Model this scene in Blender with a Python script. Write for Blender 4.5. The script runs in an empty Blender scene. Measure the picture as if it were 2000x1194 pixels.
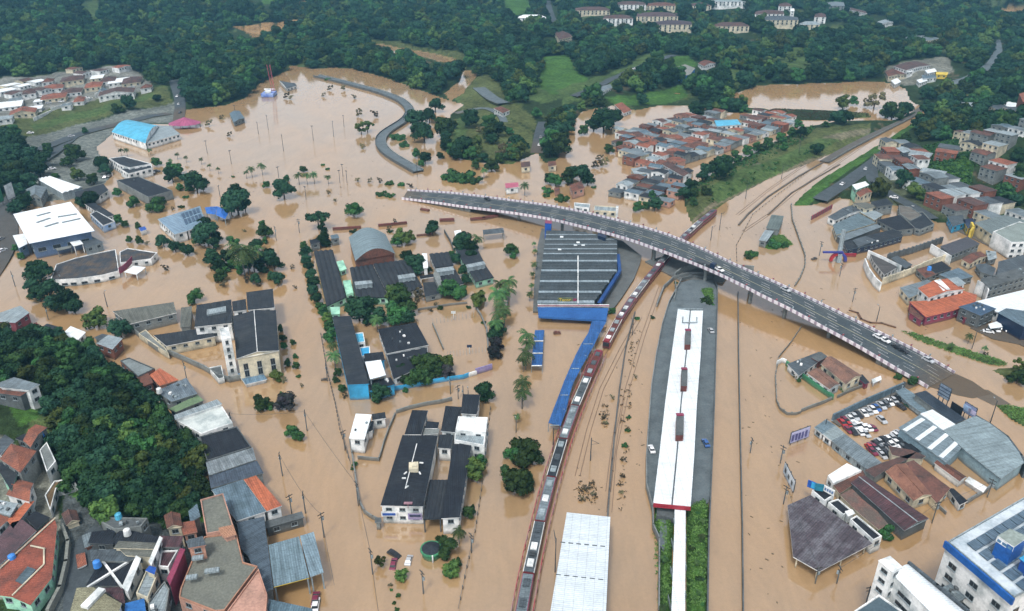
import bpy, math, random
import numpy as np
from mathutils import Vector, Matrix
R = math.radians
S = bpy.context.scene
COL = S.collection
random.seed(7)
RNG = np.random.default_rng(11)

# ------------------------------------------------------------------ camera, sky, sun, exposure
H = 160.0
PITCH = R(27.0)
FX = 28.0 / 36.0 * 2000.0
cam_d = bpy.data.cameras.new('camera'); cam_d.lens = 28; cam_d.sensor_width = 36
cam_d.clip_start = 1; cam_d.clip_end = 20000
cam = bpy.data.objects.new('camera', cam_d); COL.objects.link(cam)
cam.location = (0, 0, H); cam.rotation_euler = (math.pi/2 - PITCH, 0, 0)
S.camera = cam

w = bpy.data.worlds.new('World'); S.world = w; w.use_nodes = True
nt = w.node_tree; nt.nodes.clear()
sky = nt.nodes.new('ShaderNodeTexSky'); sky.sky_type = 'NISHITA'; sky.sun_disc = False
HAZE = 0.00015
SUN_EL, SUN_AZ = R(58), R(200)
sky.sun_elevation = SUN_EL; sky.sun_rotation = SUN_AZ
sky.air_density = 1.0; sky.dust_density = 4.0; sky.ozone_density = 1.0; sky.altitude = 700
hs = nt.nodes.new('ShaderNodeHueSaturation'); hs.inputs['Saturation'].default_value = 0.30
bg = nt.nodes.new('ShaderNodeBackground'); bg.inputs['Strength'].default_value = 0.135
ow = nt.nodes.new('ShaderNodeOutputWorld')
nt.links.new(sky.outputs[0], hs.inputs['Color']); nt.links.new(hs.outputs[0], bg.inputs['Color']); nt.links.new(bg.outputs[0], ow.inputs['Surface'])

sl = bpy.data.lights.new('sun', 'SUN'); sl.energy = 1.5; sl.angle = R(10); sl.color = (1.0, 0.97, 0.92)
so = bpy.data.objects.new('sun', sl); COL.objects.link(so)
# sun_rotation 0 = +Y, clockwise seen from above
sd = Vector((math.sin(SUN_AZ)*math.cos(SUN_EL), math.cos(SUN_AZ)*math.cos(SUN_EL), math.sin(SUN_EL)))
so.rotation_euler = sd.to_track_quat('Z', 'Y').to_euler()
S.view_settings.view_transform = 'Standard'; S.view_settings.look = 'None'
S.view_settings.gamma = 1.0; S.view_settings.exposure = 0.88
try:
    S.cycles.max_bounces = 6; S.cycles.diffuse_bounces = 3; S.cycles.glossy_bounces = 3
    S.cycles.transparent_max_bounces = 6; S.cycles.volume_bounces = 0
    S.cycles.use_adaptive_sampling = True; S.cycles.adaptive_threshold = 0.02
    S.cycles.use_denoising = True
except Exception: pass

# ------------------------------------------------------------------ photo pixel -> world
def ray(px, py):
    a = (px - 1000.0) / FX; b = -(py - 597.0) / FX
    s, c = math.sin(PITCH), math.cos(PITCH)
    return a, c + b*s, -s + b*c
def U(px, py, z=0.0):
    a, b, c = ray(px, py); t = (z - H) / c
    return Vector((a*t, b*t, z))
def ppm(py, z=0.0):            # pixels per metre across the view at photo row py
    v = (py - 597.0) / FX
    return FX * (math.sin(PITCH) + v*math.cos(PITCH)) / (H - z)
def W2P(p):
    s, c = math.sin(PITCH), math.cos(PITCH)
    x, y, z = p[0], p[1], p[2]-H
    d = y*c - z*s; u = y*s + z*c
    return 1000 + FX*x/d, 597 - FX*u/d

# ------------------------------------------------------------------ terrain (land, hills, ponds)
def pw(poly): return np.array([U(x, y)[:2] for x, y in poly])
def pip(P, X, Y):
    ins = np.zeros(X.shape, bool); n = len(P)
    for i in range(n):
        x1, y1 = P[i]; x2, y2 = P[(i+1) % n]
        c = ((y1 > Y) != (y2 > Y)) & (X < (x2-x1)*(Y-y1)/((y2-y1) if y2 != y1 else 1e-9) + x1)
        ins ^= c
    return ins
def pdist(P, X, Y):
    d = np.full(X.shape, 1e9); n = len(P)
    for i in range(n):
        x1, y1 = P[i]; x2, y2 = P[(i+1) % n]
        dx, dy = x2-x1, y2-y1; L = dx*dx+dy*dy + 1e-9
        t = np.clip(((X-x1)*dx+(Y-y1)*dy)/L, 0, 1)
        d = np.minimum(d, np.hypot(X-x1-t*dx, Y-y1-t*dy))
    return d
# (polygon in photo pixels at water level, height, distance over which it rises, roughness)
LAND = [
 ('far', [(-2500,420),(-300,620),(-60,560),(10,520),(30,498),(22,455),(25,425),(60,400),(140,388),(162,398),(215,350),(226,325),(196,302),(190,287),(222,262),(240,243),(345,243),(342,217),(375,214),(440,207),(482,192),(502,168),(555,142),(575,130),(620,137),(650,132),(700,142),(760,156),(850,188),(872,196),(905,205),(880,222),(868,250),(858,290),(880,306),(930,318),(1000,322),(1048,300),(1060,318),(1082,322),(1098,300),(1112,262),(1118,236),(1160,214),(1200,207),(1240,217),(1290,207),(1345,207),(1420,197),(1440,183),(1480,168),(1620,163),(1700,160),(1745,164),(1768,176),(1775,196),(1800,212),(1860,190),(2100,170),(4500,150),(6000,-150),(6000,-190),(-5000,-190),(-5000,-100)], 2.2, 60, 5.0),
 ('hillfar', [(-4000,200),(0,150),(300,100),(700,60),(1100,30),(1500,20),(1900,50),(4000,60),(5200,-150),(5200,-188),(-4500,-188),(-4500,-100)], 30, 700, 4.0),
 ('bank', [(1338,408),(1330,372),(1372,350),(1420,325),(1500,285),(1560,252),(1620,238),(1740,236),(1785,216),(1806,208),(1795,224),(1700,268),(1600,312),(1500,352),(1425,392),(1395,412),(1350,440)], 3.2, 14, .5),
 ('slope', [(1545,404),(1562,385),(1600,352),(1680,304),(1745,264),(1800,228),(1840,208),(2000,186),(4000,186),(4200,600),(2300,470),(2060,440),(1960,412),(1900,436),(1830,436),(1760,405),(1700,396),(1640,388),(1585,402)], 2.0, 8, .5),
 ('slope2', [(1700,345),(1735,300),(1800,262),(1850,235),(2000,215),(4000,220),(4200,470),(2300,455),(2060,430),(1960,400),(1880,392),(1790,372)], 42, 150, 1.5),
 ('strip1', [(1480,222),(1510,212),(1620,216),(1700,222),(1702,230),(1600,236),(1490,233)], 1.0, 6, .2),
 ('hill', [(-1500,600),(-200,625),(0,640),(60,645),(150,660),(225,712),(300,772),(335,822),(385,856),(402,900),(396,958),(402,1000),(420,1060),(470,1150),(500,1260),(420,1420),(-1500,1420)], 7.0, 26, .8),
 ('hill2', [(-1500,640),(-100,660),(60,690),(170,730),(260,800),(330,870),(350,950),(330,1010),(150,1010),(60,1000),(-100,1100),(-1500,1300)], 9.0, 60, 1.0),
 ('strip0', [(1346,224),(1385,212),(1430,209),(1500,213),(1494,224),(1425,220),(1362,234)], 1.0, 5, .2),
 ('isleA', [(1758,646),(1790,652),(1850,672),(1960,705),(1972,716),(1940,716),(1860,690),(1790,665)], .9, 4, .1),
 ('isleB', [(1932,722),(1990,715),(2150,700),(2150,830),(2010,758),(1960,738)], 1.2, 5, .2),
 ('isleC', [(1942,792),(1965,790),(2010,800),(2150,820),(2150,900),(2010,840),(1975,822)], 1.0, 4, .2),
 ('isleD', [(1484,470),(1500,460),(1530,460),(1549,478),(1512,489),(1490,486)], .9, 4, .1),
 ('isleE', [(1362,568),(1398,566),(1400,602),(1385,597),(1368,585)], 1.8, 3, .1),
 ('gardenL', [(1276,988),(1300,985),(1318,992),(1310,1250),(1285,1250),(1287,1060),(1276,1035)], 1.6, 1.5, .1),
 ('gardenR', [(1340,992),(1385,975),(1383,1250),(1338,1250)], 1.6, 1.5, .1),
 ('verge', [(1545,403),(1600,360),(1690,300),(1760,262),(1790,245),(1750,272),(1680,318),(1610,372),(1570,398)], 1.2, 5, .2),
]
LAKES = [
 [(460,62),(540,55),(592,50),(608,57),(560,68),(540,76),(500,78)],
 [(562,130),(610,134),(690,136),(750,152),(800,178),(840,200),(800,210),(760,184),(700,168),(620,148)],
 [(722,82),(760,88),(800,96),(850,104),(905,118),(905,132),(850,128),(790,114),(735,102)],
 [(868,182),(895,160),(905,136),(932,138),(932,160),(905,186),(880,196)],
 [(1428,184),(1470,176),(1510,170),(1600,166),(1720,160),(1752,168),(1762,186),(1742,200),(1700,214),(1600,212),(1510,210),(1450,206)],
 [(1600,236),(1700,232),(1712,222),(1745,214),(1768,228),(1720,240),(1640,244)],
 [(1870,12),(1920,10),(1990,20),(2200,26),(2200,34),(1990,30),(1900,24)],
 [(1110,262),(1135,220),(1165,212),(1215,222),(1200,262),(1160,290),(1100,330),(1095,300)],
]
LANDW = [(n, pw(p), h, s, r) for n, p, h, s, r in LAND]
LAKEW = [pw(p) for p in LAKES]
def bumps(X, Y):
    return (np.sin(X*.021+1.3)*np.cos(Y*.017+.4) + .6*np.sin(X*.047-Y*.031+2.) + .35*np.sin(X*.11+Y*.093))/1.95
def terrain(X, Y):
    X = np.asarray(X, float); Y = np.asarray(Y, float)
    Z = np.full(X.shape, -1.6); B = bumps(X, Y)
    add = np.zeros(X.shape)
    for n, P, h, s, r in LANDW:
        bb = (X > P[:,0].min()) & (X < P[:,0].max()) & (Y > P[:,1].min()) & (Y < P[:,1].max())
        if not bb.any(): continue
        xi, yi = X[bb], Y[bb]
        m = pip(P, xi, yi)
        if not m.any(): continue
        d = pdist(P, xi[m], yi[m])
        t = np.clip(d/s, 0, 1); t = t*t*(3-2*t)
        z = .25*np.clip(d/2, 0, 1) + (h + r*(B[bb][m]+.4))*t
        cur = Z[bb]; v = cur[m]
        if n in ('slope2', 'hillfar', 'hill2'): v = np.where(v > 0, v, 0) + z
        else: v = np.maximum(v, z)
        cur[m] = v; Z[bb] = cur
    for P in LAKEW:
        bb = (X > P[:,0].min()) & (X < P[:,0].max()) & (Y > P[:,1].min()) & (Y < P[:,1].max())
        if not bb.any(): continue
        m = pip(P, X[bb], Y[bb]); cur = Z[bb]; cur[m] = -1.2; Z[bb] = cur
    return Z
def TH(x, y): return float(terrain(np.array([x]), np.array([y]))[0])
def G(px, py):                 # point of the ground (or water) seen at a photo pixel
    a, b, c = ray(px, py)
    t0 = (62.0-H)/c; t1 = (0-H)/c
    t = np.linspace(t0, t1, 400); X, Y, Z = a*t, b*t, H + c*t
    hit = np.nonzero(np.maximum(terrain(X, Y), 0) >= Z - 1e-6)[0]
    k = hit[0] if len(hit) else 399
    return Vector((X[k], Y[k], max(0.0, float(terrain(X[k:k+1], Y[k:k+1])[0]))))

# ------------------------------------------------------------------ materials
MATS = {}
def lin(c):
    return tuple(((v/255)/12.92 if v/255 <= .04045 else ((v/255+.055)/1.055)**2.4) for v in c)
def M(kind, col, rough=.8, c2=None, s=1.0, metal=0.0):
    """kind: plain, rib, tile, leaf, glass, brick, check ; col = linear albedo"""
    key = (kind, col, rough, c2, s, metal)
    if key in MATS: return MATS[key]
    def cool(c):
        if kind in ('glass', 'leaf') or max(c) > .55: return c
        f = (.80,.80,.80) if (max(c)-min(c))/max(c) > .5 else (.56,.64,.69)
        return tuple(v*k for v, k in zip(c, f))
    if c2 is None and kind != 'glass': c2 = tuple(v*.66 for v in col)
    col = cool(col); c2 = cool(c2) if c2 else None
    m = bpy.data.materials.new(kind); m.use_nodes = True; MATS[key] = m
    t = m.node_tree; N = t.nodes; L = t.links; b = N['Principled BSDF']
    b.inputs['Roughness'].default_value = rough; b.inputs['Metallic'].default_value = metal
    b.inputs['Specular IOR Level'].default_value = .08 if kind == 'leaf' else .3
    def nd(ty, **kw):
        n = N.new(ty)
        for k, v in kw.items(): setattr(n, k, v)
        return n
    if kind == 'glass':
        b.inputs['Base Color'].default_value = (*col, 1); b.inputs['Roughness'].default_value = .12; return m
    geo = nd('ShaderNodeNewGeometry'); pos = geo.outputs['Position']
    n1 = nd('ShaderNodeTexNoise'); n1.inputs['Scale'].default_value = .22*s; n1.inputs['Detail'].default_value = 6; n1.inputs['Roughness'].default_value = .65
    L.new(pos, n1.inputs['Vector'])
    n2 = nd('ShaderNodeTexNoise'); n2.inputs['Scale'].default_value = 1.7*s; n2.inputs['Detail'].default_value = 4
    L.new(pos, n2.inputs['Vector'])
    base = nd('ShaderNodeMixRGB'); base.inputs[1].default_value = (*col, 1)
    c2_ = c2 or tuple(v*.66 for v in col); base.inputs[2].default_value = (*c2_, 1)
    r1 = nd('ShaderNodeMapRange'); r1.inputs[1].default_value = .42; r1.inputs[2].default_value = .68
    L.new(n1.outputs[0], r1.inputs[0]); L.new(r1.outputs[0], base.inputs[0])
    out = base.outputs[0]
    def mul(o, fac_out, lo, hi, a=0.3, bb=.7):
        r = nd('ShaderNodeMapRange'); r.inputs[1].default_value = a; r.inputs[2].default_value = bb; r.inputs[3].default_value = lo; r.inputs[4].default_value = hi
        L.new(fac_out, r.inputs[0]); v = nd('ShaderNodeVectorMath', operation='SCALE'); L.new(o, v.inputs[0]); L.new(r.outputs[0], v.inputs['Scale']); return v.outputs[0]
    out = mul(out, n2.outputs[0], .90 if max(col) > .5 else .78, 1.08 if max(col) > .5 else 1.16)
    if kind in ('rib', 'tile', 'brick', 'check', 'saw'):
        uv = nd('ShaderNodeUVMap'); sp = nd('ShaderNodeSeparateXYZ'); L.new(uv.outputs[0], sp.inputs[0])
        if kind == 'rib':
            # sheet joints across, streaks running down the slope
            mp = nd('ShaderNodeMapping'); mp.inputs['Scale'].default_value = (1.0, .07, 1); L.new(uv.outputs[0], mp.inputs[0])
            ns = nd('ShaderNodeTexNoise'); ns.inputs['Scale'].default_value = 1.1; ns.inputs['Detail'].default_value = 3; L.new(mp.outputs[0], ns.inputs['Vector'])
            lt = max(col) > .5
            out = mul(out, ns.outputs[0], .88 if lt else .70, 1.08 if lt else 1.25)
            wv = nd('ShaderNodeTexWave', wave_type='BANDS', bands_direction='X'); wv.inputs['Scale'].default_value = .5; wv.inputs['Distortion'].default_value = .4; L.new(uv.outputs[0], wv.inputs[0])
            out = mul(out, wv.outputs['Fac'], .86, 1.08, 0, 1)
            md = nd('ShaderNodeMath', operation='PINGPONG'); md.inputs[1].default_value = 1.2; L.new(sp.outputs[1], md.inputs[0])
            out = mul(out, md.outputs[0], .7, 1.0, 0, .12)
            bp = nd('ShaderNodeBump'); bp.inputs['Strength'].default_value = .5; bp.inputs['Distance'].default_value = .1; L.new(wv.outputs['Fac'], bp.inputs['Height']); L.new(bp.outputs[0], b.inputs['Normal'])
        elif kind == 'tile':
            wv = nd('ShaderNodeTexWave', wave_type='BANDS', bands_direction='X'); wv.inputs['Scale'].default_value = .9; wv.inputs['Distortion'].default_value = .8; L.new(uv.outputs[0], wv.inputs[0])
            out = mul(out, wv.outputs['Fac'], .72, 1.12, 0, 1)
            wy = nd('ShaderNodeTexWave', wave_type='BANDS', bands_direction='Y'); wy.inputs['Scale'].default_value = .6; wy.inputs['Distortion'].default_value = 1.2; L.new(uv.outputs[0], wy.inputs[0])
            out = mul(out, wy.outputs['Fac'], .84, 1.08, 0, 1)
            n3 = nd('ShaderNodeTexNoise'); n3.inputs['Scale'].default_value = 4.5; n3.inputs['Detail'].default_value = 2; L.new(pos, n3.inputs['Vector'])
            out = mul(out, n3.outputs[0], .6, 1.4)
        elif kind == 'check':      # alternating painted panels along u
            md = nd('ShaderNodeMath', operation='FRACT'); mm = nd('ShaderNodeMath', operation='MULTIPLY'); mm.inputs[1].default_value = 1/3.0
            L.new(sp.outputs[0], mm.inputs[0]); L.new(mm.outputs[0], md.inputs[0])
            gt = nd('ShaderNodeMath', operation='GREATER_THAN'); gt.inputs[1].default_value = .62; L.new(md.outputs[0], gt.inputs[0])
            mx = nd('ShaderNodeMixRGB'); mx.inputs[1].default_value = (*col, 1); mx.inputs[2].default_value = (*c2_, 1); L.new(gt.outputs[0], mx.inputs[0])
            out = mul(mx.outputs[0], n2.outputs[0], .8, 1.15)
        elif kind == 'brick':
            bt = nd('ShaderNodeTexBrick'); bt.inputs['Scale'].default_value = 1.2; bt.inputs['Color1'].default_value = (1,1,1,1); bt.inputs['Color2'].default_value = (.75,.75,.75,1); bt.inputs['Mortar'].default_value = (.55,.55,.55,1); L.new(uv.outputs[0], bt.inputs[0])
            mx = nd('ShaderNodeMixRGB', blend_type='MULTIPLY'); mx.inputs[0].default_value = 1; L.new(out, mx.inputs[1]); L.new(bt.outputs[0], mx.inputs[2]); out = mx.outputs[0]
    if kind == 'leaf':
        oi = nd('ShaderNodeObjectInfo')
        out = mul(out, oi.outputs['Random'], .5, 1.75, 0, 1)
        hsn = nd('ShaderNodeHueSaturation'); L.new(out, hsn.inputs['Color'])
        rr = nd('ShaderNodeMapRange'); rr.inputs[3].default_value = .465; rr.inputs[4].default_value = .525; L.new(oi.outputs['Random'], rr.inputs[0]); L.new(rr.outputs[0], hsn.inputs['Hue'])
        out = hsn.outputs[0]
    if kind in ('plain', 'brick'):     # silt left by the flood low on the walls
        sz = nd('ShaderNodeSeparateXYZ'); L.new(pos, sz.inputs[0]); ad = nd('ShaderNodeMath', operation='MULTIPLY_ADD'); ad.inputs[1].default_value = -1.6; L.new(n2.outputs[0], ad.inputs[0]); L.new(sz.outputs[2], ad.inputs[2])
        rz_ = nd('ShaderNodeMapRange'); rz_.inputs[1].default_value = -.75; rz_.inputs[2].default_value = .55; rz_.inputs[3].default_value = .75; rz_.inputs[4].default_value = 0; L.new(ad.outputs[0], rz_.inputs[0])
        mz = nd('ShaderNodeMixRGB'); L.new(rz_.outputs[0], mz.inputs[0]); L.new(out, mz.inputs[1]); mz.inputs[2].default_value = (.11,.075,.042,1); out = mz.outputs[0]
    L.new(out, b.inputs['Base Color'])
    return m
# common colours (linear albedo)
CHAR = M('rib', (.030,.036,.046), .75, (.060,.062,.064)); BLACK = M('rib', (.017,.021,.030), .7, (.034,.038,.045))
GREY = M('rib', (.27,.30,.31), .5, (.17,.185,.185)); LGREY = M('rib', (.46,.49,.49), .5, (.34,.35,.34)); DGREY = M('rib', (.13,.145,.155), .6, (.085,.09,.095))
BGREY = M('rib', (.19,.25,.29), .5, (.12,.16,.18)); WROOF = M('rib', (.80,.85,.87), .4, (.66,.70,.72)); BEIGE = M('rib', (.22,.205,.165), .8, (.155,.145,.12))
TERRA = M('tile', (.33,.12,.075), .85, (.15,.075,.06)); ORANGE = M('rib', (.50,.15,.075), .8, (.36,.12,.07)); BROWN = M('tile', (.135,.075,.065), .85, (.08,.065,.062)); MAROON = M('rib', (.10,.048,.055), .6, (.065,.045,.05)); RUST = M('tile', (.20,.085,.06), .85, (.10,.065,.055))
WHITE = M('plain', (.74,.75,.74), .7, (.52,.52,.49)); CREAM = M('plain', (.60,.54,.40), .8, (.42,.37,.28)); CONC = M('plain', (.33,.32,.29), .9, (.20,.195,.18)); DCONC = M('plain', (.17,.17,.165), .9, (.10,.10,.095)); PINK = M('plain', (.52,.30,.23), .85, (.36,.22,.17))
BLUE = M('plain', (.02,.10,.42), .5, (.02,.07,.30)); SKYB = M('plain', (.04,.32,.58), .6, (.035,.25,.44)); CYANR = M('rib', (.09,.42,.62), .45, (.07,.34,.50)); GREEN = M('plain', (.06,.26,.13), .8, (.04,.17,.09)); MINT = M('plain', (.33,.62,.45), .8, (.24,.45,.34)); REDM = M('plain', (.36,.03,.05), .6, (.25,.025,.04)); MAGEN = M('plain', (.28,.05,.10), .5, (.20,.04,.08)); YELLOW = M('plain', (.62,.46,.06), .7, (.45,.34,.06)); BRICK = M('brick', (.30,.12,.08), .9, (.20,.09,.065))
GLASS = M('glass', (.025,.03,.035)); STEEL = M('plain', (.10,.10,.10), .6, (.06,.06,.06)); WOOD = M('plain', (.07,.055,.045), .9); ASPH = M('plain', (.105,.115,.12), .9, (.075,.082,.086)); EARTH = M('plain', (.06,.075,.035), .95, (.10,.08,.05)); PAVE = M('plain', (.20,.22,.225), .9, (.13,.145,.15)); CURB = M('plain', (.34,.33,.31), .9); LINEW = M('plain', (.62,.62,.60), .7)
DRED = M('plain', (.16,.045,.04), .8, (.09,.035,.03)); NAVY = M('plain', (.015,.03,.07), .4, (.02,.04,.08)); LILAC = M('plain', (.35,.25,.50), .7, (.5,.4,.5))

# ------------------------------------------------------------------ mesh building
class MB:
    def __init__(s): s.v = []; s.f = []; s.uv = []; s.mi = []
    def face(s, pts, mi=0, ax=None):
        pts = [Vector(p) for p in pts]; i = len(s.v); s.v += pts
        s.f.append(tuple(range(i, i+len(pts)))); s.mi.append(mi)
        n = Vector((0,0,0))
        for k in range(1, len(pts)-1): n += (pts[k]-pts[0]).cross(pts[k+1]-pts[0])
        n = n.normalized() if n.length > 1e-9 else Vector((0,0,1))
        if ax is None: ax = (pts[1]-pts[0])
        ax = Vector(ax); ax = ax - n*ax.dot(n); ax = ax.normalized() if ax.length > 1e-6 else Vector((1,0,0))
        bx = n.cross(ax)
        s.uv += [(p.dot(ax), p.dot(bx)) for p in pts]
    def prism(s, poly, z0, z1, mi=0, cap=True, bottom=True, mtop=None, ax=None):
        """poly: list of (x,y); z0/z1 numbers or lists"""
        n = len(poly)
        if area(poly) < 0: poly = poly[::-1]; z0 = z0[::-1] if isinstance(z0, list) else z0; z1 = z1[::-1] if isinstance(z1, list) else z1
        a = [Vector((p[0], p[1], z0[k] if isinstance(z0, list) else z0)) for k, p in enumerate(poly)]
        b = [Vector((p[0], p[1], z1[k] if isinstance(z1, list) else z1)) for k, p in enumerate(poly)]
        for k in range(n):
            j = (k+1) % n; s.face([a[k], a[j], b[j], b[k]], mi)
        if cap: s.face(b, mi if mtop is None else mtop, ax)
        if bottom: s.face(a[::-1], mi)
    def box(s, c, d, rz=0.0, mi=0, mtop=None, m=None):
        c = Vector(c); hx, hy, hz = d[0]/2, d[1]/2, d[2]/2
        ca, sa = math.cos(rz), math.sin(rz)
        poly = [(c.x+x*ca-y*sa, c.y+x*sa+y*ca) for x, y in ((-hx,-hy),(hx,-hy),(hx,hy),(-hx,hy))]
        s.prism(poly, c.z-hz, c.z+hz, mi, mtop=mtop)
    def tube(s, p, q, r0, r1=None, n=6, mi=0):
        p, q = Vector(p), Vector(q); r1 = r0 if r1 is None else r1
        d = (q-p).normalized(); u = d.orthogonal().normalized(); v = d.cross(u)
        A = [p + (u*math.cos(2*math.pi*k/n)+v*math.sin(2*math.pi*k/n))*r0 for k in range(n)]
        B = [q + (u*math.cos(2*math.pi*k/n)+v*math.sin(2*math.pi*k/n))*r1 for k in range(n)]
        for k in range(n): j = (k+1) % n; s.face([A[k], A[j], B[j], B[k]], mi)
        s.face(B, mi); s.face(A[::-1], mi)
    def mesh(s, name, mats, off=None, smooth=False):
        me = bpy.data.meshes.new(name)
        o = off or Vector((0,0,0))
        me.from_pydata([tuple(v-o) for v in s.v], [], s.f)
        u = me.uv_layers.new(name='UVMap'); u.data.foreach_set('uv', [c for t in s.uv for c in t])
        for m in (mats if isinstance(mats, (list, tuple)) else [mats]): me.materials.append(m)
        me.polygons.foreach_set('material_index', s.mi)
        if smooth: me.polygons.foreach_set('use_smooth', [True]*len(s.f))
        me.update(); return me
def area(P): return .5*sum(P[i][0]*P[(i+1)%len(P)][1]-P[(i+1)%len(P)][0]*P[i][1] for i in range(len(P)))
LABELS = {}
def root(name, loc, label, cat, group=None, rz=0.0, scale=1.0):
    o = bpy.data.objects.new(name, None); COL.objects.link(o); o.location = loc; o.rotation_euler.z = rz; o.scale = (scale,)*3
    o.empty_display_size = .5
    tag(o, label, cat, group); return o
def tag(o, label=None, cat=None, group=None, kind=None):
    if label: o['label'] = label; LABELS.setdefault(label, []).append(o)
    if cat: o['category'] = cat
    if group: o['group'] = group
    if kind: o['kind'] = kind
    return o
def part(name, mb, mats, par=None, label=None, smooth=False):
    """links a mesh; coordinates given in world space, stored relative to the parent's place"""
    off = Vector(par['o']) if par is not None and 'o' in par else (world_loc(par) if par is not None else Vector((0,0,0)))
    o = bpy.data.objects.new(name, mb.mesh(name, mats, off, smooth)); COL.objects.link(o)
    if par is not None: o.parent = par
    if label: o['label'] = label
    return o
def world_loc(o):
    v = Vector((0,0,0))
    while o is not None: v += Vector(o.location); o = o.parent
    return v
def single(name, mb, mats, label, cat, group=None, kind=None, smooth=False):
    pts = mb.v; c = Vector((sum(p.x for p in pts)/len(pts), sum(p.y for p in pts)/len(pts), min(p.z for p in pts)))
    o = bpy.data.objects.new(name, mb.mesh(name, mats, c, smooth)); o.location = c; COL.objects.link(o)
    return tag(o, label, cat, group, kind)
def structure(name, mb, mats, smooth=False):
    o = bpy.data.objects.new(name, mb.mesh(name, mats, None, smooth)); COL.objects.link(o); o['kind'] = 'structure'; return o

# landmarks used to tell repeats apart in words (photo pixel, phrase)
MARKS = []
def mark(px, py, phrase): MARKS.append((px, py, phrase))
AUTO = []                       # (object, photo pixel, what it is)
ORD = ['', 'second ', 'third ', 'fourth ', 'fifth ', 'sixth ', 'seventh ', 'eighth ', 'ninth ', 'tenth ', 'eleventh ', 'twelfth ', 'thirteenth ', 'fourteenth ', 'fifteenth ', 'sixteenth ', 'seventeenth ', 'eighteenth ', 'nineteenth ', 'twentieth ']
def auto(o, px, py, what): AUTO.append((o, px, py, what))
def finish_auto():
    buckets = {}
    for o, px, py, what in AUTO:
        best = min(MARKS, key=lambda m: math.hypot(px-m[0], (py-m[1])*1.5))
        dx, dy = px-best[0], py-best[1]
        if abs(dx) > abs(dy)*1.3: d = 'right of' if dx > 0 else 'left of'
        else: d = 'in front of' if dy > 0 else 'behind'
        buckets.setdefault((what, d, best[2]), []).append((math.hypot(dx, dy), o))
    for (what, d, ph), L in buckets.items():
        L.sort(key=lambda t: t[0])
        for k, (_, o) in enumerate(L):
            if len(L) == 1: lab = f'{what} {d} {ph}'
            else: lab = f'{what} {d} {ph}, {(ORD[k] if k < len(ORD) else str(k+1)+"th ") if k else "nearest "}{"it" if k == 0 else "from it"}'
            if len(lab.replace('-', ' ').split()) > 16: lab = lab.replace(' roofed', '-roofed', 1).replace('in front of', 'below')
            o['label'] = lab
# ------------------------------------------------------------------ builders
WINM = {}
def win_mesh(wd, ht, style=0):
    k = (round(wd,1), round(ht,1), style)
    if k in WINM: return WINM[k]
    mb = MB(); wd, ht = k[0], k[1]
    mb.box((0, .03, 0), (wd+.24, .10, ht+.24), 0, 1)         # frame
    mb.box((0, -.035, 0), (wd, .07, ht), 0, 0)               # glass, proud of the frame
    mb.box((0, -.085, 0), (.06, .05, ht), 0, 1)
    mb.box((0, -.14, -ht/2-.18), (wd+.4, .3, .08), 0, 1)     # sill
    WINM[k] = mb.mesh('window', [GLASS, [LGREY, WHITE, DCONC][style]]); return WINM[k]
def inset(P, d):
    """P ccw list of xy; moves every edge inwards by d"""
    n = len(P); out = []
    for i in range(n):
        p0, p1, p2 = Vector(P[i-1]), Vector(P[i]), Vector(P[(i+1)%n])
        e1 = (p1-p0).normalized(); e2 = (p2-p1).normalized()
        n1 = Vector((-e1.y, e1.x)); n2 = Vector((-e2.y, e2.x))
        b = n1+n2
        if b.length < .2: out.append(tuple(p1+n1*d)); continue
        b.normalize(); k = d/max(.45, b.dot(n1)); out.append(tuple(p1+b*k))
    return out
def add_windows(rt, P, z, base, rows, spacing=3.4, size=(1.5,1.1), top=1.3, style=0, edges=None, cap=40, floor_h=3.0):
    n = len(P); cnt = 0; me = win_mesh(*size, style); o0 = Vector(rt.location)
    for i in range(n):
        a, b = Vector(P[i]), Vector(P[(i+1)%n]); e = b-a; L = e.length
        if L < 2.6: continue
        nrm = Vector((e.y, -e.x)).normalized(); mid = (a+b)/2
        if nrm.dot(-mid) < 0.05*mid.length: continue
        if edges is not None and i not in edges: continue
        c = max(1, int((L-1.0)/spacing)); ang = math.atan2(e.y, e.x)
        for r_ in range(rows):
            zz = z - top - r_*floor_h
            if zz - size[1]/2 < base + .25: break
            for k in range(c):
                if cnt >= cap: return
                q = a + e*((k+.5)/c)
                o = bpy.data.objects.new('window', me); COL.objects.link(o); o.parent = rt
                o.location = (q.x + nrm.x*.02 - o0.x, q.y + nrm.y*.02 - o0.y, zz - o0.z); o.rotation_euler.z = ang; cnt += 1
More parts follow.
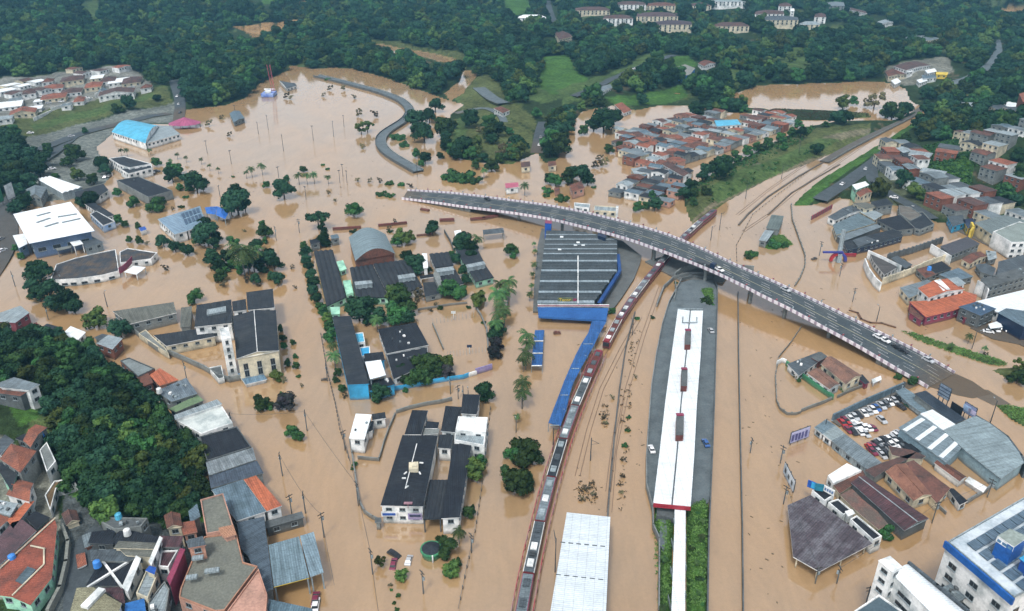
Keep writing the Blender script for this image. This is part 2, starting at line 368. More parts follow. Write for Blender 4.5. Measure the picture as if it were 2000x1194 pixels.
def bworld(P, z, label, cat='building', name='building', roof=CHAR, wall=WHITE, kind='flat', rise=1.2, over=.35, ridge=0, rows=1, win=True, wsize=(1.5,1.1), wstyle=0, wsp=3.4,
           base=None, group=None, parapet=None, open_=False, cap=24, vents=0, thick=.22, wtop=1.3, trim=None, floor_h=3.0):
    """P: roof outline (world xy, at eave height z)"""
    if area(P) < 0:
        P = P[::-1]
    cx = sum(p[0] for p in P)/len(P); cy = sum(p[1] for p in P)/len(P)
    if base is None: base = max(0.0, float(terrain(np.array([p[0] for p in P]+[cx]), np.array([p[1] for p in P]+[cy])).min()))
    rt = root(name, (cx, cy, base), label, cat, group)
    W = inset(P, over); n = len(P)
    if open_:
        mb = MB()
        for i in range(n):
            a, b = Vector(W[i]), Vector(W[(i+1)%n]); m = max(1, int((b-a).length/7))
            for k in range(m):
                q = a+(b-a)*k/m; mb = MB(); mb.box((q.x, q.y, (base-1+z-.2)/2), (.3, .3, z-.2-base+1)); part('post', mb, wall, rt)
    else:
        mb = MB(); top = z - (.02 if kind != 'parapet' else 0.45)
        mb.prism(W, base-1.5, top, 0, bottom=False)
        if kind == 'gable' and n == 4:
            for s_ in ((0,1),(2,3)) if ridge == 0 else ((1,2),(3,0)):
                a, b = Vector(W[s_[0]]), Vector(W[s_[1]]); m = (a+b)/2
                k2 = 1 - over/max(.5, (b-a).length/2)
                mb.face([(a.x,a.y,top), (b.x,b.y,top), (m.x,m.y,top+rise*k2)])
        part('wall', mb, wall, rt)
    mb = MB()
    if kind in ('gable', 'hip') and n == 4:
        E = [Vector((p[0], p[1], z)) for p in P]
        if ridge == 1: E = E[1:]+E[:1]
        r0 = (E[0]+E[1])/2 + Vector((0,0,rise)); r1 = (E[2]+E[3])/2 + Vector((0,0,rise))
        if kind == 'hip':
            L = (r1-r0); sh = min(.42, ((E[0]-E[1]).length/2)/max(L.length, .1)); r0, r1 = r0+L*sh, r1-L*sh
        ax = (E[2]-E[1])
        T = Vector((0,0,thick))
        for A, B, C_, D in ((E[1], E[2], r1, r0), (E[3], E[0], r0, r1)):
            mb.face([A+T, B+T, C_+T, D+T], 0, ax)
        if kind == 'hip':
            mb.face([E[0]+T, E[1]+T, r0+T], 0, E[1]-E[0]); mb.face([E[2]+T, E[3]+T, r1+T], 0, E[3]-E[2])
        else:
            mb.face([E[0]+T, r0+T, r0, E[0]], 1); mb.face([r0+T, E[1]+T, E[1], r0], 1)
            mb.face([E[2]+T, r1+T, r1, E[2]], 1); mb.face([r1+T, E[3]+T, E[3], r1], 1)
        for i in range(4):
            a, b = E[i], E[(i+1)%4]
            if kind == 'hip' or i in (1, 3): mb.face([a, b, b+T, a+T], 1)
        mb.face([E[3], E[2], E[1], E[0]], 1)
        part('roof', mb, [roof, trim or wall], rt)
        if thick > .1:
            mb = MB(); mb.tube(r0+T*1.1, r1+T*1.1, .16, n=5); part('ridge_cap', mb, trim or roof, rt)
    elif kind == 'arch' and n == 4:
        E = [Vector((p[0], p[1], z)) for p in P]
        if ridge == 1: E = E[1:]+E[:1]
        K = 14; prof = []
        for k in range(K+1):
            t = k/K; prof.append((E[0].lerp(E[1], t) + Vector((0,0,rise*math.sin(math.pi*t))), E[3].lerp(E[2], t) + Vector((0,0,rise*math.sin(math.pi*t)))))
        ax = E[3]-E[0]
        for k in range(K): mb.face([prof[k][0], prof[k+1][0], prof[k+1][1], prof[k][1]], 0, ax)
        part('roof', mb, [roof], rt)
        for side in (0, 1):
            mb = MB(); pts = [p[side] for p in prof]
            mb.face(pts if side else pts[::-1]); part('gable_wall', mb, trim or wall, rt)
    elif kind == 'saw':      # rows of shallow vaults across the building
        E = [Vector((p[0], p[1], z)) for p in P]
        L = ((E[1]-E[0]).length + (E[2]-E[3]).length)/2; K = max(3, int(L/ (rise*2.6)))
        T0 = Vector((0,0,rise*.55))
        for k in range(K):
            for q in range(4):
                t0 = (k+q/4)/K; t1 = (k+(q+1)/4)/K; h0 = math.sin(math.pi*q/4); h1 = math.sin(math.pi*(q+1)/4)
                a, b = E[0].lerp(E[1], t0)+T0*h0, E[0].lerp(E[1], t1)+T0*h1; c, d = E[3].lerp(E[2], t1)+T0*h1, E[3].lerp(E[2], t0)+T0*h0
                mb.face([a+Vector((0,0,.05)), b+Vector((0,0,.05)), c+Vector((0,0,.05)), d+Vector((0,0,.05))], 0, d-a)
        mb.face([p for p in E], 0); mb.prism([tuple(p[:2]) for p in E], z-.15, z-.03, 1, cap=False)
        part('roof', mb, [roof, trim or wall], rt)
    elif kind == 'parapet':
        In = inset(P, over+.35)
        mb.prism(In, z-.6, z-.35, 0, ax=(P[1][0]-P[0][0], P[1][1]-P[0][1], 0)); part('roof', mb, roof, rt)
        mb = MB(); Pi = inset(P, over+.02 if over > .0 else .02); Pj = inset(P, over+.32)
        for i in range(n):
            j = (i+1)%n
            a, b, c, d = Pi[i], Pi[j], Pj[j], Pj[i]
            z0, z1 = z-.8, z
            mb.face([(a[0],a[1],z0),(b[0],b[1],z0),(b[0],b[1],z1),(a[0],a[1],z1)])
            mb.face([(a[0],a[1],z1),(b[0],b[1],z1),(c[0],c[1],z1),(d[0],d[1],z1)])
            mb.face([(d[0],d[1],z1),(c[0],c[1],z1),(c[0],c[1],z0),(d[0],d[1],z0)])
        part('parapet', mb, parapet or wall, rt)
    else:
        # flat sheet roof, a little fall across it
        zt = [z+thick]*n
        mb.prism(P, z-.04, z+thick, 1, mtop=0, ax=(P[1][0]-P[0][0], P[1][1]-P[0][1], 0) if ridge == 0 else (P[2][0]-P[1][0], P[2][1]-P[1][1], 0))
        part('roof', mb, [roof, trim or wall], rt)
    if win and not open_: add_windows(rt, W, z-(.0 if kind != 'parapet' else .3), base, rows, wsp, wsize, wtop, wstyle, cap=cap, floor_h=floor_h)
    for k in range(vents):
        u, v = random.uniform(.15,.85), random.uniform(.15,.85)
        q = Vector(P[0]).lerp(Vector(P[1]), u).lerp(Vector(P[-1]).lerp(Vector(P[2 if n > 3 else 1]), u), v)
        zz = z+thick + (rise*(1-abs(2*(u if ridge == 0 else v)-1)) if kind in ('gable','hip') else 0)
        mb = MB(); s_ = random.uniform(.5, 1.1); mb.box((q.x, q.y, zz+.25), (s_, s_*.8, .7), random.random()*3, 0); part('roof_vent', mb, random.choice([LGREY, WHITE, DCONC]), rt)
    return rt
def zg(px, py, h):
    z = G(px, py).z
    for _ in range(3): z = G(px, py + h*ppm(py, z)*.93).z
    return z + h
ZF = [((1530,1010,1720,1062),.60,9),((1530,405,2100,800),.66,7.9),((1530,405,2100,700),.72,13),((1585,815,1735,925),.42,6.5),((1560,700,2100,1100),.56,12),((600,480,1000,600),.74,5),((735,625,840,745),.72,6.1),((90,480,310,550),.74,5.1),((215,585,430,695),.76,6.6),((375,560,550,705),.80,13.1),((0,600,520,960),.74,8.6),((400,930,640,1165),.80,8.1),((220,340,340,390),.70,8.1),((345,950,530,1240),.86,13.5)]
def zfix(px, z, absz=False):
    cx = sum(p[0] for p in px)/len(px); cy = sum(p[1] for p in px)/len(px)
    if absz: return z
    if cy < 222 and z > 3.6: return zg(cx, max(p[1] for p in px), z*.62)
    for (x0,y0,x1,y1), f, zm in ZF:
        if x0 <= cx <= x1 and y0 <= cy <= y1 and z <= zm: return z*f
    return z
def ZU(x, y, z): return U(x, y, zfix([(x,y)], z))
def bld(px, z, label, cat='building', **kw):
    """px: roof corners in the photo, at height z above the water level"""
    z = zfix(px, z, kw.pop('absz', False))
    P = [tuple(U(x, y, z)[:2]) for x, y in px]
    r = bworld(P, z, label, cat, **kw)
    return r
def B(px, z, label, cat='building', m=None, **kw):
    r = bld(px, z, label, cat, **kw)
    if m: mark(sum(p[0] for p in px)/len(px), sum(p[1] for p in px)/len(px), m)
    return r
def wallline(px, h, mat, label, cat='wall', name='perimeter_wall', t=.25, base=None, group=None, closed=False, zpix=0.0, posts=0):
    pts = [U(x, y, zpix) for x, y in px]
    if closed: pts.append(pts[0])
    mb = MB()
    for a, b in zip(pts, pts[1:]):
        d = (b-a); L = d.length
        if L < .05: continue
        ang = math.atan2(d.y, d.x); m = (a+b)/2
        gz = max(0, TH(m.x, m.y)) if base is None else base
        mb.box((m.x, m.y, gz+h/2-.6), (L+t*.9, t, h+1.2), ang)
        if posts:
            k = int(L/posts)
            for i in range(k):
                q = a.lerp(b, (i+.5)/k); mb.box((q.x, q.y, gz+h/2-.4), (t*2, t*2, h+1.3), ang)
    return single(name, mb, mat, label, cat, group)
def ribbon(L, Rr, mat_top, name, label=None, cat=None, thick=.4, mside=None, kindst=True, zoff=0.0):
    """L, Rr: matching lists of world points on both edges"""
    mb = MB(); u = 0
    for k in range(len(L)-1):
        a, b, c, d = L[k], L[k+1], Rr[k+1], Rr[k]
        T = Vector((0,0,thick))
        mb.face([a, d, c, b], 0, b-a)
        mb.face([a, b, b-T, a-T], 1); mb.face([c, d, d-T, c-T], 1)
    if kindst: return structure(name, mb, [mat_top, mside or mat_top])
    return single(name, mb, [mat_top, mside or mat_top], label, cat)
def centre_road(px, width, mat, name, z=None, thick=.4, dz=.08, line=None):
    C = [G(x, y) if z is None else U(x, y, z) for x, y in px]
    # resample
    Q = [C[0]]
    for a, b in zip(C, C[1:]):
        k = max(1, int((b-a).length/8)); Q += [a.lerp(b, i/k) for i in range(1, k+1)]
    for _ in range(3): Q = [Q[0]]+[(Q[i-1]+Q[i]*2+Q[i+1])/4 for i in range(1, len(Q)-1)]+[Q[-1]]
    L, Rr = [], []
    for i, q in enumerate(Q):
        d = (Q[min(i+1, len(Q)-1)]-Q[max(i-1, 0)]); n = Vector((-d.y, d.x, 0)).normalized()*width/2
        zz = (max(TH(q.x, q.y), TH(q.x+n.x, q.y+n.y), TH(q.x-n.x, q.y-n.y))+dz) if z is None else z
        L.append(Vector((q.x+n.x, q.y+n.y, zz))); Rr.append(Vector((q.x-n.x, q.y-n.y, zz)))
    if z is None:
        zs = [p.z for p in L]
        for _ in range(4): zs = [zs[0]]+[max(zs[i], (zs[i-1]+zs[i]+zs[i+1])/3) for i in range(1, len(zs)-1)]+[zs[-1]]
        for p, q_, v in zip(L, Rr, zs): p.z = v; q_.z = v
    ribbon(L, Rr, mat, name, thick=thick+(2 if z is not None else .8), mside=EARTH if z is None else None)
    return L, Rr
def edge_wall(pts, h, t, mat, name, label, cat, group=None, off=0.0, dn=.3):
    mb = MB()
    for a, b in zip(pts, pts[1:]):
        d = b-a; n = Vector((-d.y, d.x, 0)).normalized()*t/2; T = Vector((0,0,h)); D = Vector((0,0,-dn))
        A, B_, C_, E = a+n, b+n, b-n, a-n
        mb.face([A+T, E+T, C_+T, B_+T], 0, d); mb.face([A+D, A+T, B_+T, B_+D], 0, d); mb.face([E+D, C_+D, C_+T, E+T], 0, d)
    return single(name, mb, mat, label, cat, group) if name else mb
def poly_slab(px, z, mat, name, thick=.5, zt=None, label=None, cat=None, side=None, kind='structure'):
    P = [tuple(U(x, y, z)[:2]) for x, y in px]
    mb = MB(); mb.prism(P, z-thick, z, 1 if side else 0, mtop=0)
    ms = [mat, side] if side else [mat]
    return structure(name, mb, ms) if kind == 'structure' else single(name, mb, ms, label, cat)

# ---- poles and cables
PM = {}
def pole(px, py, h, style='power', label=None, at=None):
    g = at or G(px, py); k = (style, h)
    rt = root({'power':'utility_pole','lamp':'street_lamp','mast':'floodlight_pole','cat':'catenary_mast'}[style], g, label or 'x', {'power':'utility pole','lamp':'street lamp','mast':'light pole','cat':'railway mast'}[style], {'power':'utility poles standing in the flood','lamp':'street lamps','mast':'floodlight poles round the drowned field','cat':'masts along the flooded tracks'}[style])
    if k not in PM:
        L = []
        mb = MB(); mb.tube((0,0,-1.5), (0,0,h), .20, .13, 6); L.append(('pole', mb.mesh('pole', STEEL if style != 'power' else DCONC)))
        if style == 'power':
            mb = MB(); mb.box((0,0,h-.5), (2.2,.16,.18)); L.append(('crossarm', mb.mesh('crossarm', WOOD)))
            mb = MB(); mb.box((0,0,h-1.6), (1.6,.14,.16)); L.append(('crossarm', mb.mesh('crossarm', WOOD)))
            mb = MB(); mb.tube((.45,.1,h-2.9), (.45,.1,h-2.0), .32, .32, 8); L.append(('transformer', mb.mesh('transformer', LGREY)))
        elif style == 'lamp':
            mb = MB(); mb.tube((0,0,h-.1), (1.5,0,h+.25), .07); L.append(('arm', mb.mesh('arm', STEEL)))
            mb = MB(); mb.box((1.7,0,h+.25), (.8,.3,.16)); L.append(('lamp_head', mb.mesh('lamp_head', LGREY)))
        elif style == 'mast':
            mb = MB(); mb.box((0,0,h), (1.6,.5,.35)); L.append(('lamp_head', mb.mesh('lamp_head', STEEL)))
        else:
            mb = MB(); mb.tube((0,0,h-.8), (3.4,0,h-.3), .08); L.append(('arm', mb.mesh('arm', STEEL)))
            mb = MB(); mb.tube((0,0,h-2.6), (3.0,0,h-.5), .05); L.append(('brace', mb.mesh('brace', STEEL)))
        PM[k] = L
    for nm, me in PM[k]:
        o = bpy.data.objects.new(nm, me); COL.objects.link(o); o.parent = rt
    rt.rotation_euler.z = random.choice([.2, 1.7, -.9, .8])
    if not label: auto(rt, px, py, {'power':'slim dark utility pole','lamp':'curved arm street lamp','mast':'tall thin floodlight pole standing','cat':'overhead line mast'}[style])
    return g
def cable(A, B_, label, sag=1.0, r=.05, group=None):
    mb = MB(); K = 8; pts = []
    for i in range(K+1):
        t = i/K; p = Vector(A).lerp(Vector(B_), t); p.z -= sag*4*t*(1-t); pts.append(p)
    for a, b in zip(pts, pts[1:]): mb.tube(a, b, r, n=3)
    return single('overhead_cable', mb, STEEL, label, 'cable', group)

# ---- trees
def crown_mesh(seed, kind='broad', nq=1500, leaf=.085, mat=None):
    rg = np.random.default_rng(seed); lobes = []
    if kind == 'broad':
        nl = 15
        for k in range(nl):
            a = rg.uniform(0, 2*math.pi); rr = rg.uniform(.18, .66)*(1 if k else 0); zz = rg.uniform(.35, 1.35)
            if zz > 1.0: rr *= .75
            lobes.append((rr*math.cos(a), rr*math.sin(a), zz, rg.uniform(.26, .44)))
    elif kind == 'cone':
        for k in range(14):
            t = k/13; a = rg.uniform(0, 2*math.pi); rr = (1-t)*.5+.08
            lobes.append((rr*math.cos(a)*.8, rr*math.sin(a)*.8, .3+2.3*t, (1-t)*.34+.2))
    elif kind == 'flat':
        for k in range(14):
            a = rg.uniform(0, 2*math.pi); rr = rg.uniform(.2, .8)
            lobes.append((rr*math.cos(a), rr*math.sin(a), .95+rg.uniform(-.08,.14), rg.uniform(.2,.3)))
    elif kind == 'bush':
        for k in range(11):
            a = rg.uniform(0, 2*math.pi); rr = rg.uniform(.1, .7)
            lobes.append((rr*math.cos(a), rr*math.sin(a), rg.uniform(.05,.45), rg.uniform(.22,.36)))
    elif kind == 'loose':
        for k in range(12):
            a = rg.uniform(0, 2*math.pi); rr = rg.uniform(.2, .8)
            lobes.append((rr*math.cos(a), rr*math.sin(a), rg.uniform(.4,1.3), rg.uniform(.14,.27)))
    L = np.array(lobes); wgt = L[:,3]**2; wgt /= wgt.sum()
    idx = rg.choice(len(L), nq, p=wgt)
    d = rg.normal(size=(nq,3)); d[:,2] = d[:,2]*.8+.25; d /= np.linalg.norm(d, axis=1)[:,None]
    rad = L[idx,3]*rg.uniform(.72, 1.12, nq)
    c = L[idx,:3] + d*rad[:,None]*np.array([1,1,.8])
    nrm = d + rg.normal(size=(nq,3))*.34; nrm /= np.linalg.norm(nrm, axis=1)[:,None]
    up = rg.normal(size=(nq,3)); u = np.cross(nrm, up); u /= np.linalg.norm(u, axis=1)[:,None]; v = np.cross(nrm, u)
    sz = leaf*rg.uniform(.6, 1.35, nq)[:,None]
    q = np.stack([c+u*sz, c+v*sz*.9, c-u*sz, c-v*sz*.9], 1).reshape(-1,3)
    V = [tuple(x) for x in q]; F = [(4*i,4*i+1,4*i+2,4*i+3) for i in range(nq)]
    # low inner masses so that the crown is not see-through
    if kind not in ('loose',):
        for (x,y,z,r_) in lobes:
            b0 = len(V); r_ *= .80; K = 7
            V.append((x,y,z+r_*.8)); 
            for ring in (.5, -.15):
                for k in range(K):
                    a = 2*math.pi*k/K+ring; rr = r_*math.sqrt(1-ring*ring); V.append((x+rr*math.cos(a), y+rr*math.sin(a), z+ring*r_*.8))
            V.append((x,y,z-r_*.6))
            for k in range(K):
                j = (k+1)%K; F.append((b0, b0+1+k, b0+1+j)); F.append((b0+1+k, b0+1+K+k, b0+1+K+j, b0+1+j)); F.append((b0+1+K+k, b0+1+2*K, b0+1+K+j))
    me = bpy.data.meshes.new('crown'); me.from_pydata(V, [], F); me.materials.append(mat); me.update(); return me
def trunk_mesh(h=.5, r=.06, limbs=True, seed=0):
    rg = random.Random(seed); mb = MB(); mb.tube((0,0,-.4), (0,0,h), r*1.2, r*.8)
    if limbs:
        for k in range(4):
            a = k*1.6+rg.random(); mb.tube((0,0,h*.8), (.35*math.cos(a), .35*math.sin(a), h+.35), r*.6, r*.25, 5)
    return mb.mesh('trunk', WOOD)
def palm_mesh(mat, seed=0, n=18):
    rg = random.Random(seed); mb = MB()
    for k in range(n):
        a = 2*math.pi*k/n + rg.uniform(-.15,.15); el = rg.choice([.9, .5, .2, .05]); L = rg.uniform(.85, 1.1)
        p = Vector((0,0,0)); d = Vector((math.cos(a)*math.cos(el), math.sin(a)*math.cos(el), math.sin(el))); side = Vector((-math.sin(a), math.cos(a), 0))
        K = 7; prev = p
        for i in range(K):
            d = (d + Vector((0,0,-.24))).normalized(); q = prev + d*L/K
            wd = .23*math.sin(math.pi*(i+1)/(K+1))+.045
            for s_ in (-1, 1):
                mid = prev.lerp(q, .5)
                mb.face([prev, q, mid + side*s_*wd + Vector((0,0,-wd*.5)) + d*.05])
            prev = q
    return mb.mesh('crown', mat)
G1 = M('leaf', (.034,.082,.024), .7, (.010,.032,.015), 1.6); G2 = M('leaf', (.018,.050,.022), .7, (.006,.021,.014), 1.6); G3 = M('leaf', (.066,.102,.026), .7, (.024,.050,.017), 1.6)
GP = M('leaf', (.055,.105,.034), .6, (.015,.045,.018), 2.0); GB = M('leaf', (.11,.10,.055), .8, (.07,.065,.04), 2.0); GV = M('leaf', (.15,.06,.22), .8, (.09,.05,.13), 2.0); GPL = M('leaf', (.030,.028,.035), .8, (.02,.03,.02), 2.0)
CROWNS = {'dark': [crown_mesh(s, 'broad', mat=G2) for s in (1,2,3)], 'green': [crown_mesh(s, 'broad', mat=G1) for s in (4,5,6)], 'olive': [crown_mesh(s, 'broad', mat=G3) for s in (7,8)],
          'cone': [crown_mesh(9, 'cone', mat=G2)], 'flat': [crown_mesh(10, 'flat', 900, mat=G2)], 'bush': [crown_mesh(s, 'bush', 900, .1, mat=G1) for s in (11,12)], 'loose': [crown_mesh(13, 'loose', 700, .09, mat=GB), crown_mesh(14, 'loose', 900, .09, mat=G3)],
          'purple': [crown_mesh(15, 'broad', mat=GV)], 'plum': [crown_mesh(16, 'broad', mat=GPL)], 'palm': [palm_mesh(GP, s) for s in (1,2,3)]}
TRUNKS = {'std': trunk_mesh(), 'tall': trunk_mesh(.9, .05), 'low': trunk_mesh(.15, .04), 'palm': None}
_t = MB(); _t.tube((0,0,-.3),(0.03,0,1.9), .055, .035, 6); TRUNKS['palm'] = _t.mesh('trunk', DCONC)
TREE_GROUP = {'palm': 'palms standing in the flood', 'bush': 'bushes rising from the flood'}
WHAT = {'dark': 'dense dark green tree', 'green': 'leafy green tree', 'olive': 'olive green tree', 'cone': 'tall cone shaped dark tree', 'flat': 'flat topped spreading tree', 'bush': 'low rounded green bush', 'loose': 'thin straggly small tree', 'purple': 'purple flowering tree', 'plum': 'dark purple leaved tree', 'palm': 'feathery palm tree'}
NAMES = {'palm': 'palm_tree', 'bush': 'bush'}
TREES = []
def place_tree(kind, pos, r_m, px, py, what=None, label=None, group=None, land=False, zs=None):
    nm = NAMES.get(kind, 'tree')
    o = root(nm, pos, label, {'palm': 'palm tree', 'bush': 'bush'}.get(kind, 'tree'), group or TREE_GROUP.get(kind, 'trees standing in the flood'), rz=random.uniform(0, 6.28), scale=r_m)
    if zs: o.scale.z = r_m*zs
    cm = random.choice(CROWNS[kind]); c = bpy.data.objects.new('crown', cm); COL.objects.link(c); c.parent = o
    t = bpy.data.objects.new('trunk', TRUNKS['palm' if kind == 'palm' else 'low' if kind == 'bush' else 'tall' if kind == 'flat' else 'std']); COL.objects.link(t); t.parent = o
    if kind == 'palm': c.location.z = 1.85
    if not label: auto(o, px, py, what or WHAT[kind])
    TREES.append((pos.x, pos.y, r_m)); return o
def tree(px, py, rpx, kind='green', **kw):
    """px,py centre of the crown in the photo, rpx its half width there"""
    rpx *= 1.3 if kind == 'palm' else 1.18
    zc = {'palm': 1.85, 'bush': .25, 'flat': 1.0, 'cone': 1.2}.get(kind, .8)
    g = G(px, py); z0 = g.z; r = rpx/ppm(py, z0)
    for _ in range(3):
        r = rpx/ppm(py, z0+zc*r); p = U(px, py, z0+zc*r); z0 = max(0, TH(p.x, p.y))
    return place_tree(kind, Vector((p.x, p.y, z0)), r, px, py, **kw)

# ---- cars
CARM = {}
CARC = {'white': (.72,.73,.74), 'silver': (.40,.42,.44), 'black': (.015,.016,.02), 'red': (.35,.02,.02), 'blue': (.03,.10,.30), 'grey': (.10,.11,.12), 'maroon': (.16,.02,.05), 'navy': (.015,.03,.09), 'dark green': (.02,.07,.05)}
def car_meshes(col):
    if col in CARM: return CARM[col]
    m = bpy.data.materials.new('car_paint'); m.use_nodes = True; b = m.node_tree.nodes['Principled BSDF']
    b.inputs['Base Color'].default_value = (*CARC[col], 1); b.inputs['Roughness'].default_value = .25; b.inputs['Coat Weight'].default_value = .6
    hw = .86
    prof = [(-2.1,.35),(-2.15,.75),(-1.95,.98),(-1.2,1.02),(-.9,1.04),(1.0,1.0),(1.15,.98),(1.95,.82),(2.12,.6),(2.1,.35)]
    mb = MB()
    def loft(pr, w0, mi, wt=None):
        n = len(pr)
        A = [Vector((x, w0 if wt is None else wt[i], z)) for i, (x, z) in enumerate(pr)]; Bq = [Vector((p.x, -p.y, p.z)) for p in A]
        for i in range(n-1): mb.face([A[i], A[i+1], Bq[i+1], Bq[i]], mi)
        mb.face(A[::-1], mi); mb.face(Bq, mi)
    loft(prof, hw, 0, [.82,.84,.84,.80,.80,.80,.80,.80,.80,.80])
    body = mb.mesh('body', [m])
    mb = MB(); loft([(-1.55,1.02),(-1.15,1.40),(.25,1.44),(1.05,1.01)], .7, 0, [.74,.60,.60,.74]); glass = mb.mesh('windows', [GLASS])
    mb = MB(); loft([(-1.12,1.42),(-1.0,1.475),(.1,1.50),(.26,1.45)], .6, 0, [.60,.57,.57,.60]); top = mb.mesh('roof', [m])
    mb = MB(); mb.tube((0,-.11,0), (0,.11,0), .33, .33, 10); wheel = mb.mesh('wheel', [STEEL])
    CARM[col] = (body, glass, top, wheel); return CARM[col]
def car(pos, ang, col, label, group='cars', scale=1.0, wheels=True, pitch=0.0):
    rt = root('car', pos, label, 'car', group, rz=ang, scale=scale); rt.rotation_euler.y = pitch
    b, g, t, w_ = car_meshes(col)
    for nm, me in (('body', b), ('windows', g), ('roof', t)):
        o = bpy.data.objects.new(nm, me); COL.objects.link(o); o.parent = rt
    if wheels:
        for x in (-1.3, 1.3):
            for y in (-.78, .78):
                o = bpy.data.objects.new('wheel', w_); COL.objects.link(o); o.parent = rt; o.location = (x, y, .33)
    return rt

# ---- clusters of small houses
ROOFS = {'terracotta': TERRA, 'rust': RUST, 'brown': BROWN, 'grey': GREY, 'charcoal': CHAR, 'pale grey': LGREY, 'dark grey': DGREY, 'white': WROOF, 'orange': ORANGE, 'blue grey': BGREY}
def cluster(px, n_est, spacing, dirpx, cols, place, group, zr=(3.2,6.2), walls=None, size=(.78,.95), gable=.5, skip=.1, winp=1, avoid=(), cat='house', name='house', jit=.12, aniso=1.25):
    P = pw(px); c = P.mean(0)
    a = G(*dirpx[0]); b = G(*dirpx[1]); ang = math.atan2(b.y-a.y, b.x-a.x)
    u = np.array([math.cos(ang), math.sin(ang)]); v = np.array([-u[1], u[0]])
    ext = max(P.max(0)-P.min(0)); K = int(ext/spacing)+2
    out = []
    for i in range(-K, K):
        for j in range(-K, K):
            q = c + u*i*spacing*aniso + v*j*spacing + np.array([random.uniform(-jit,jit), random.uniform(-jit,jit)])*spacing
            if not pip(P, np.array([q[0]]), np.array([q[1]]))[0] or random.random() < skip: continue
            z0 = max(0, TH(q[0], q[1])); pp = W2P((q[0], q[1], z0+4))
            if any((pp[0]-ax)**2+(pp[1]-ay)**2 < ar*ar for ax, ay, ar in avoid): continue
            out.append((q, pp, i, j))
    rows = {}
    for q, pp, i, j in out:
        wd = spacing*aniso*random.uniform(*size); dp = spacing*random.uniform(*size); an = ang + random.uniform(-.06,.06)
        ca, sa = math.cos(an), math.sin(an)
        Pq = [(q[0]+x*ca-y*sa, q[1]+x*sa+y*ca) for x, y in ((-wd/2,-dp/2),(wd/2,-dp/2),(wd/2,dp/2),(-wd/2,dp/2))]
        base = max(0, float(terrain(np.array([p[0] for p in Pq]), np.array([p[1] for p in Pq])).min()))
        cname = random.choice(cols); wl = random.choice(walls or [WHITE, CREAM, CONC, PINK, BRICK, WHITE])
        kd = 'gable' if random.random() < gable else 'flat'
        z = max(0, TH(q[0], q[1])) + random.uniform(*zr)
        big = 'tall ' if z-base > sum(zr)/2+.8 else 'low '
        r = bworld(Pq, z, None, cat, name=name, roof=ROOFS[cname], wall=wl, kind=kd, rise=random.uniform(.7,1.3), over=.3, ridge=random.choice([0,1]), rows=2, win=winp > 0, cap=3*winp, base=base, group=group, wsp=3.0, wsize=(1.2,1.1), thick=.16)
        auto(r, pp[0], pp[1], f'{big}{cname} roofed {"gabled" if kd == "gable" else "flat"} {cat}')
    return out
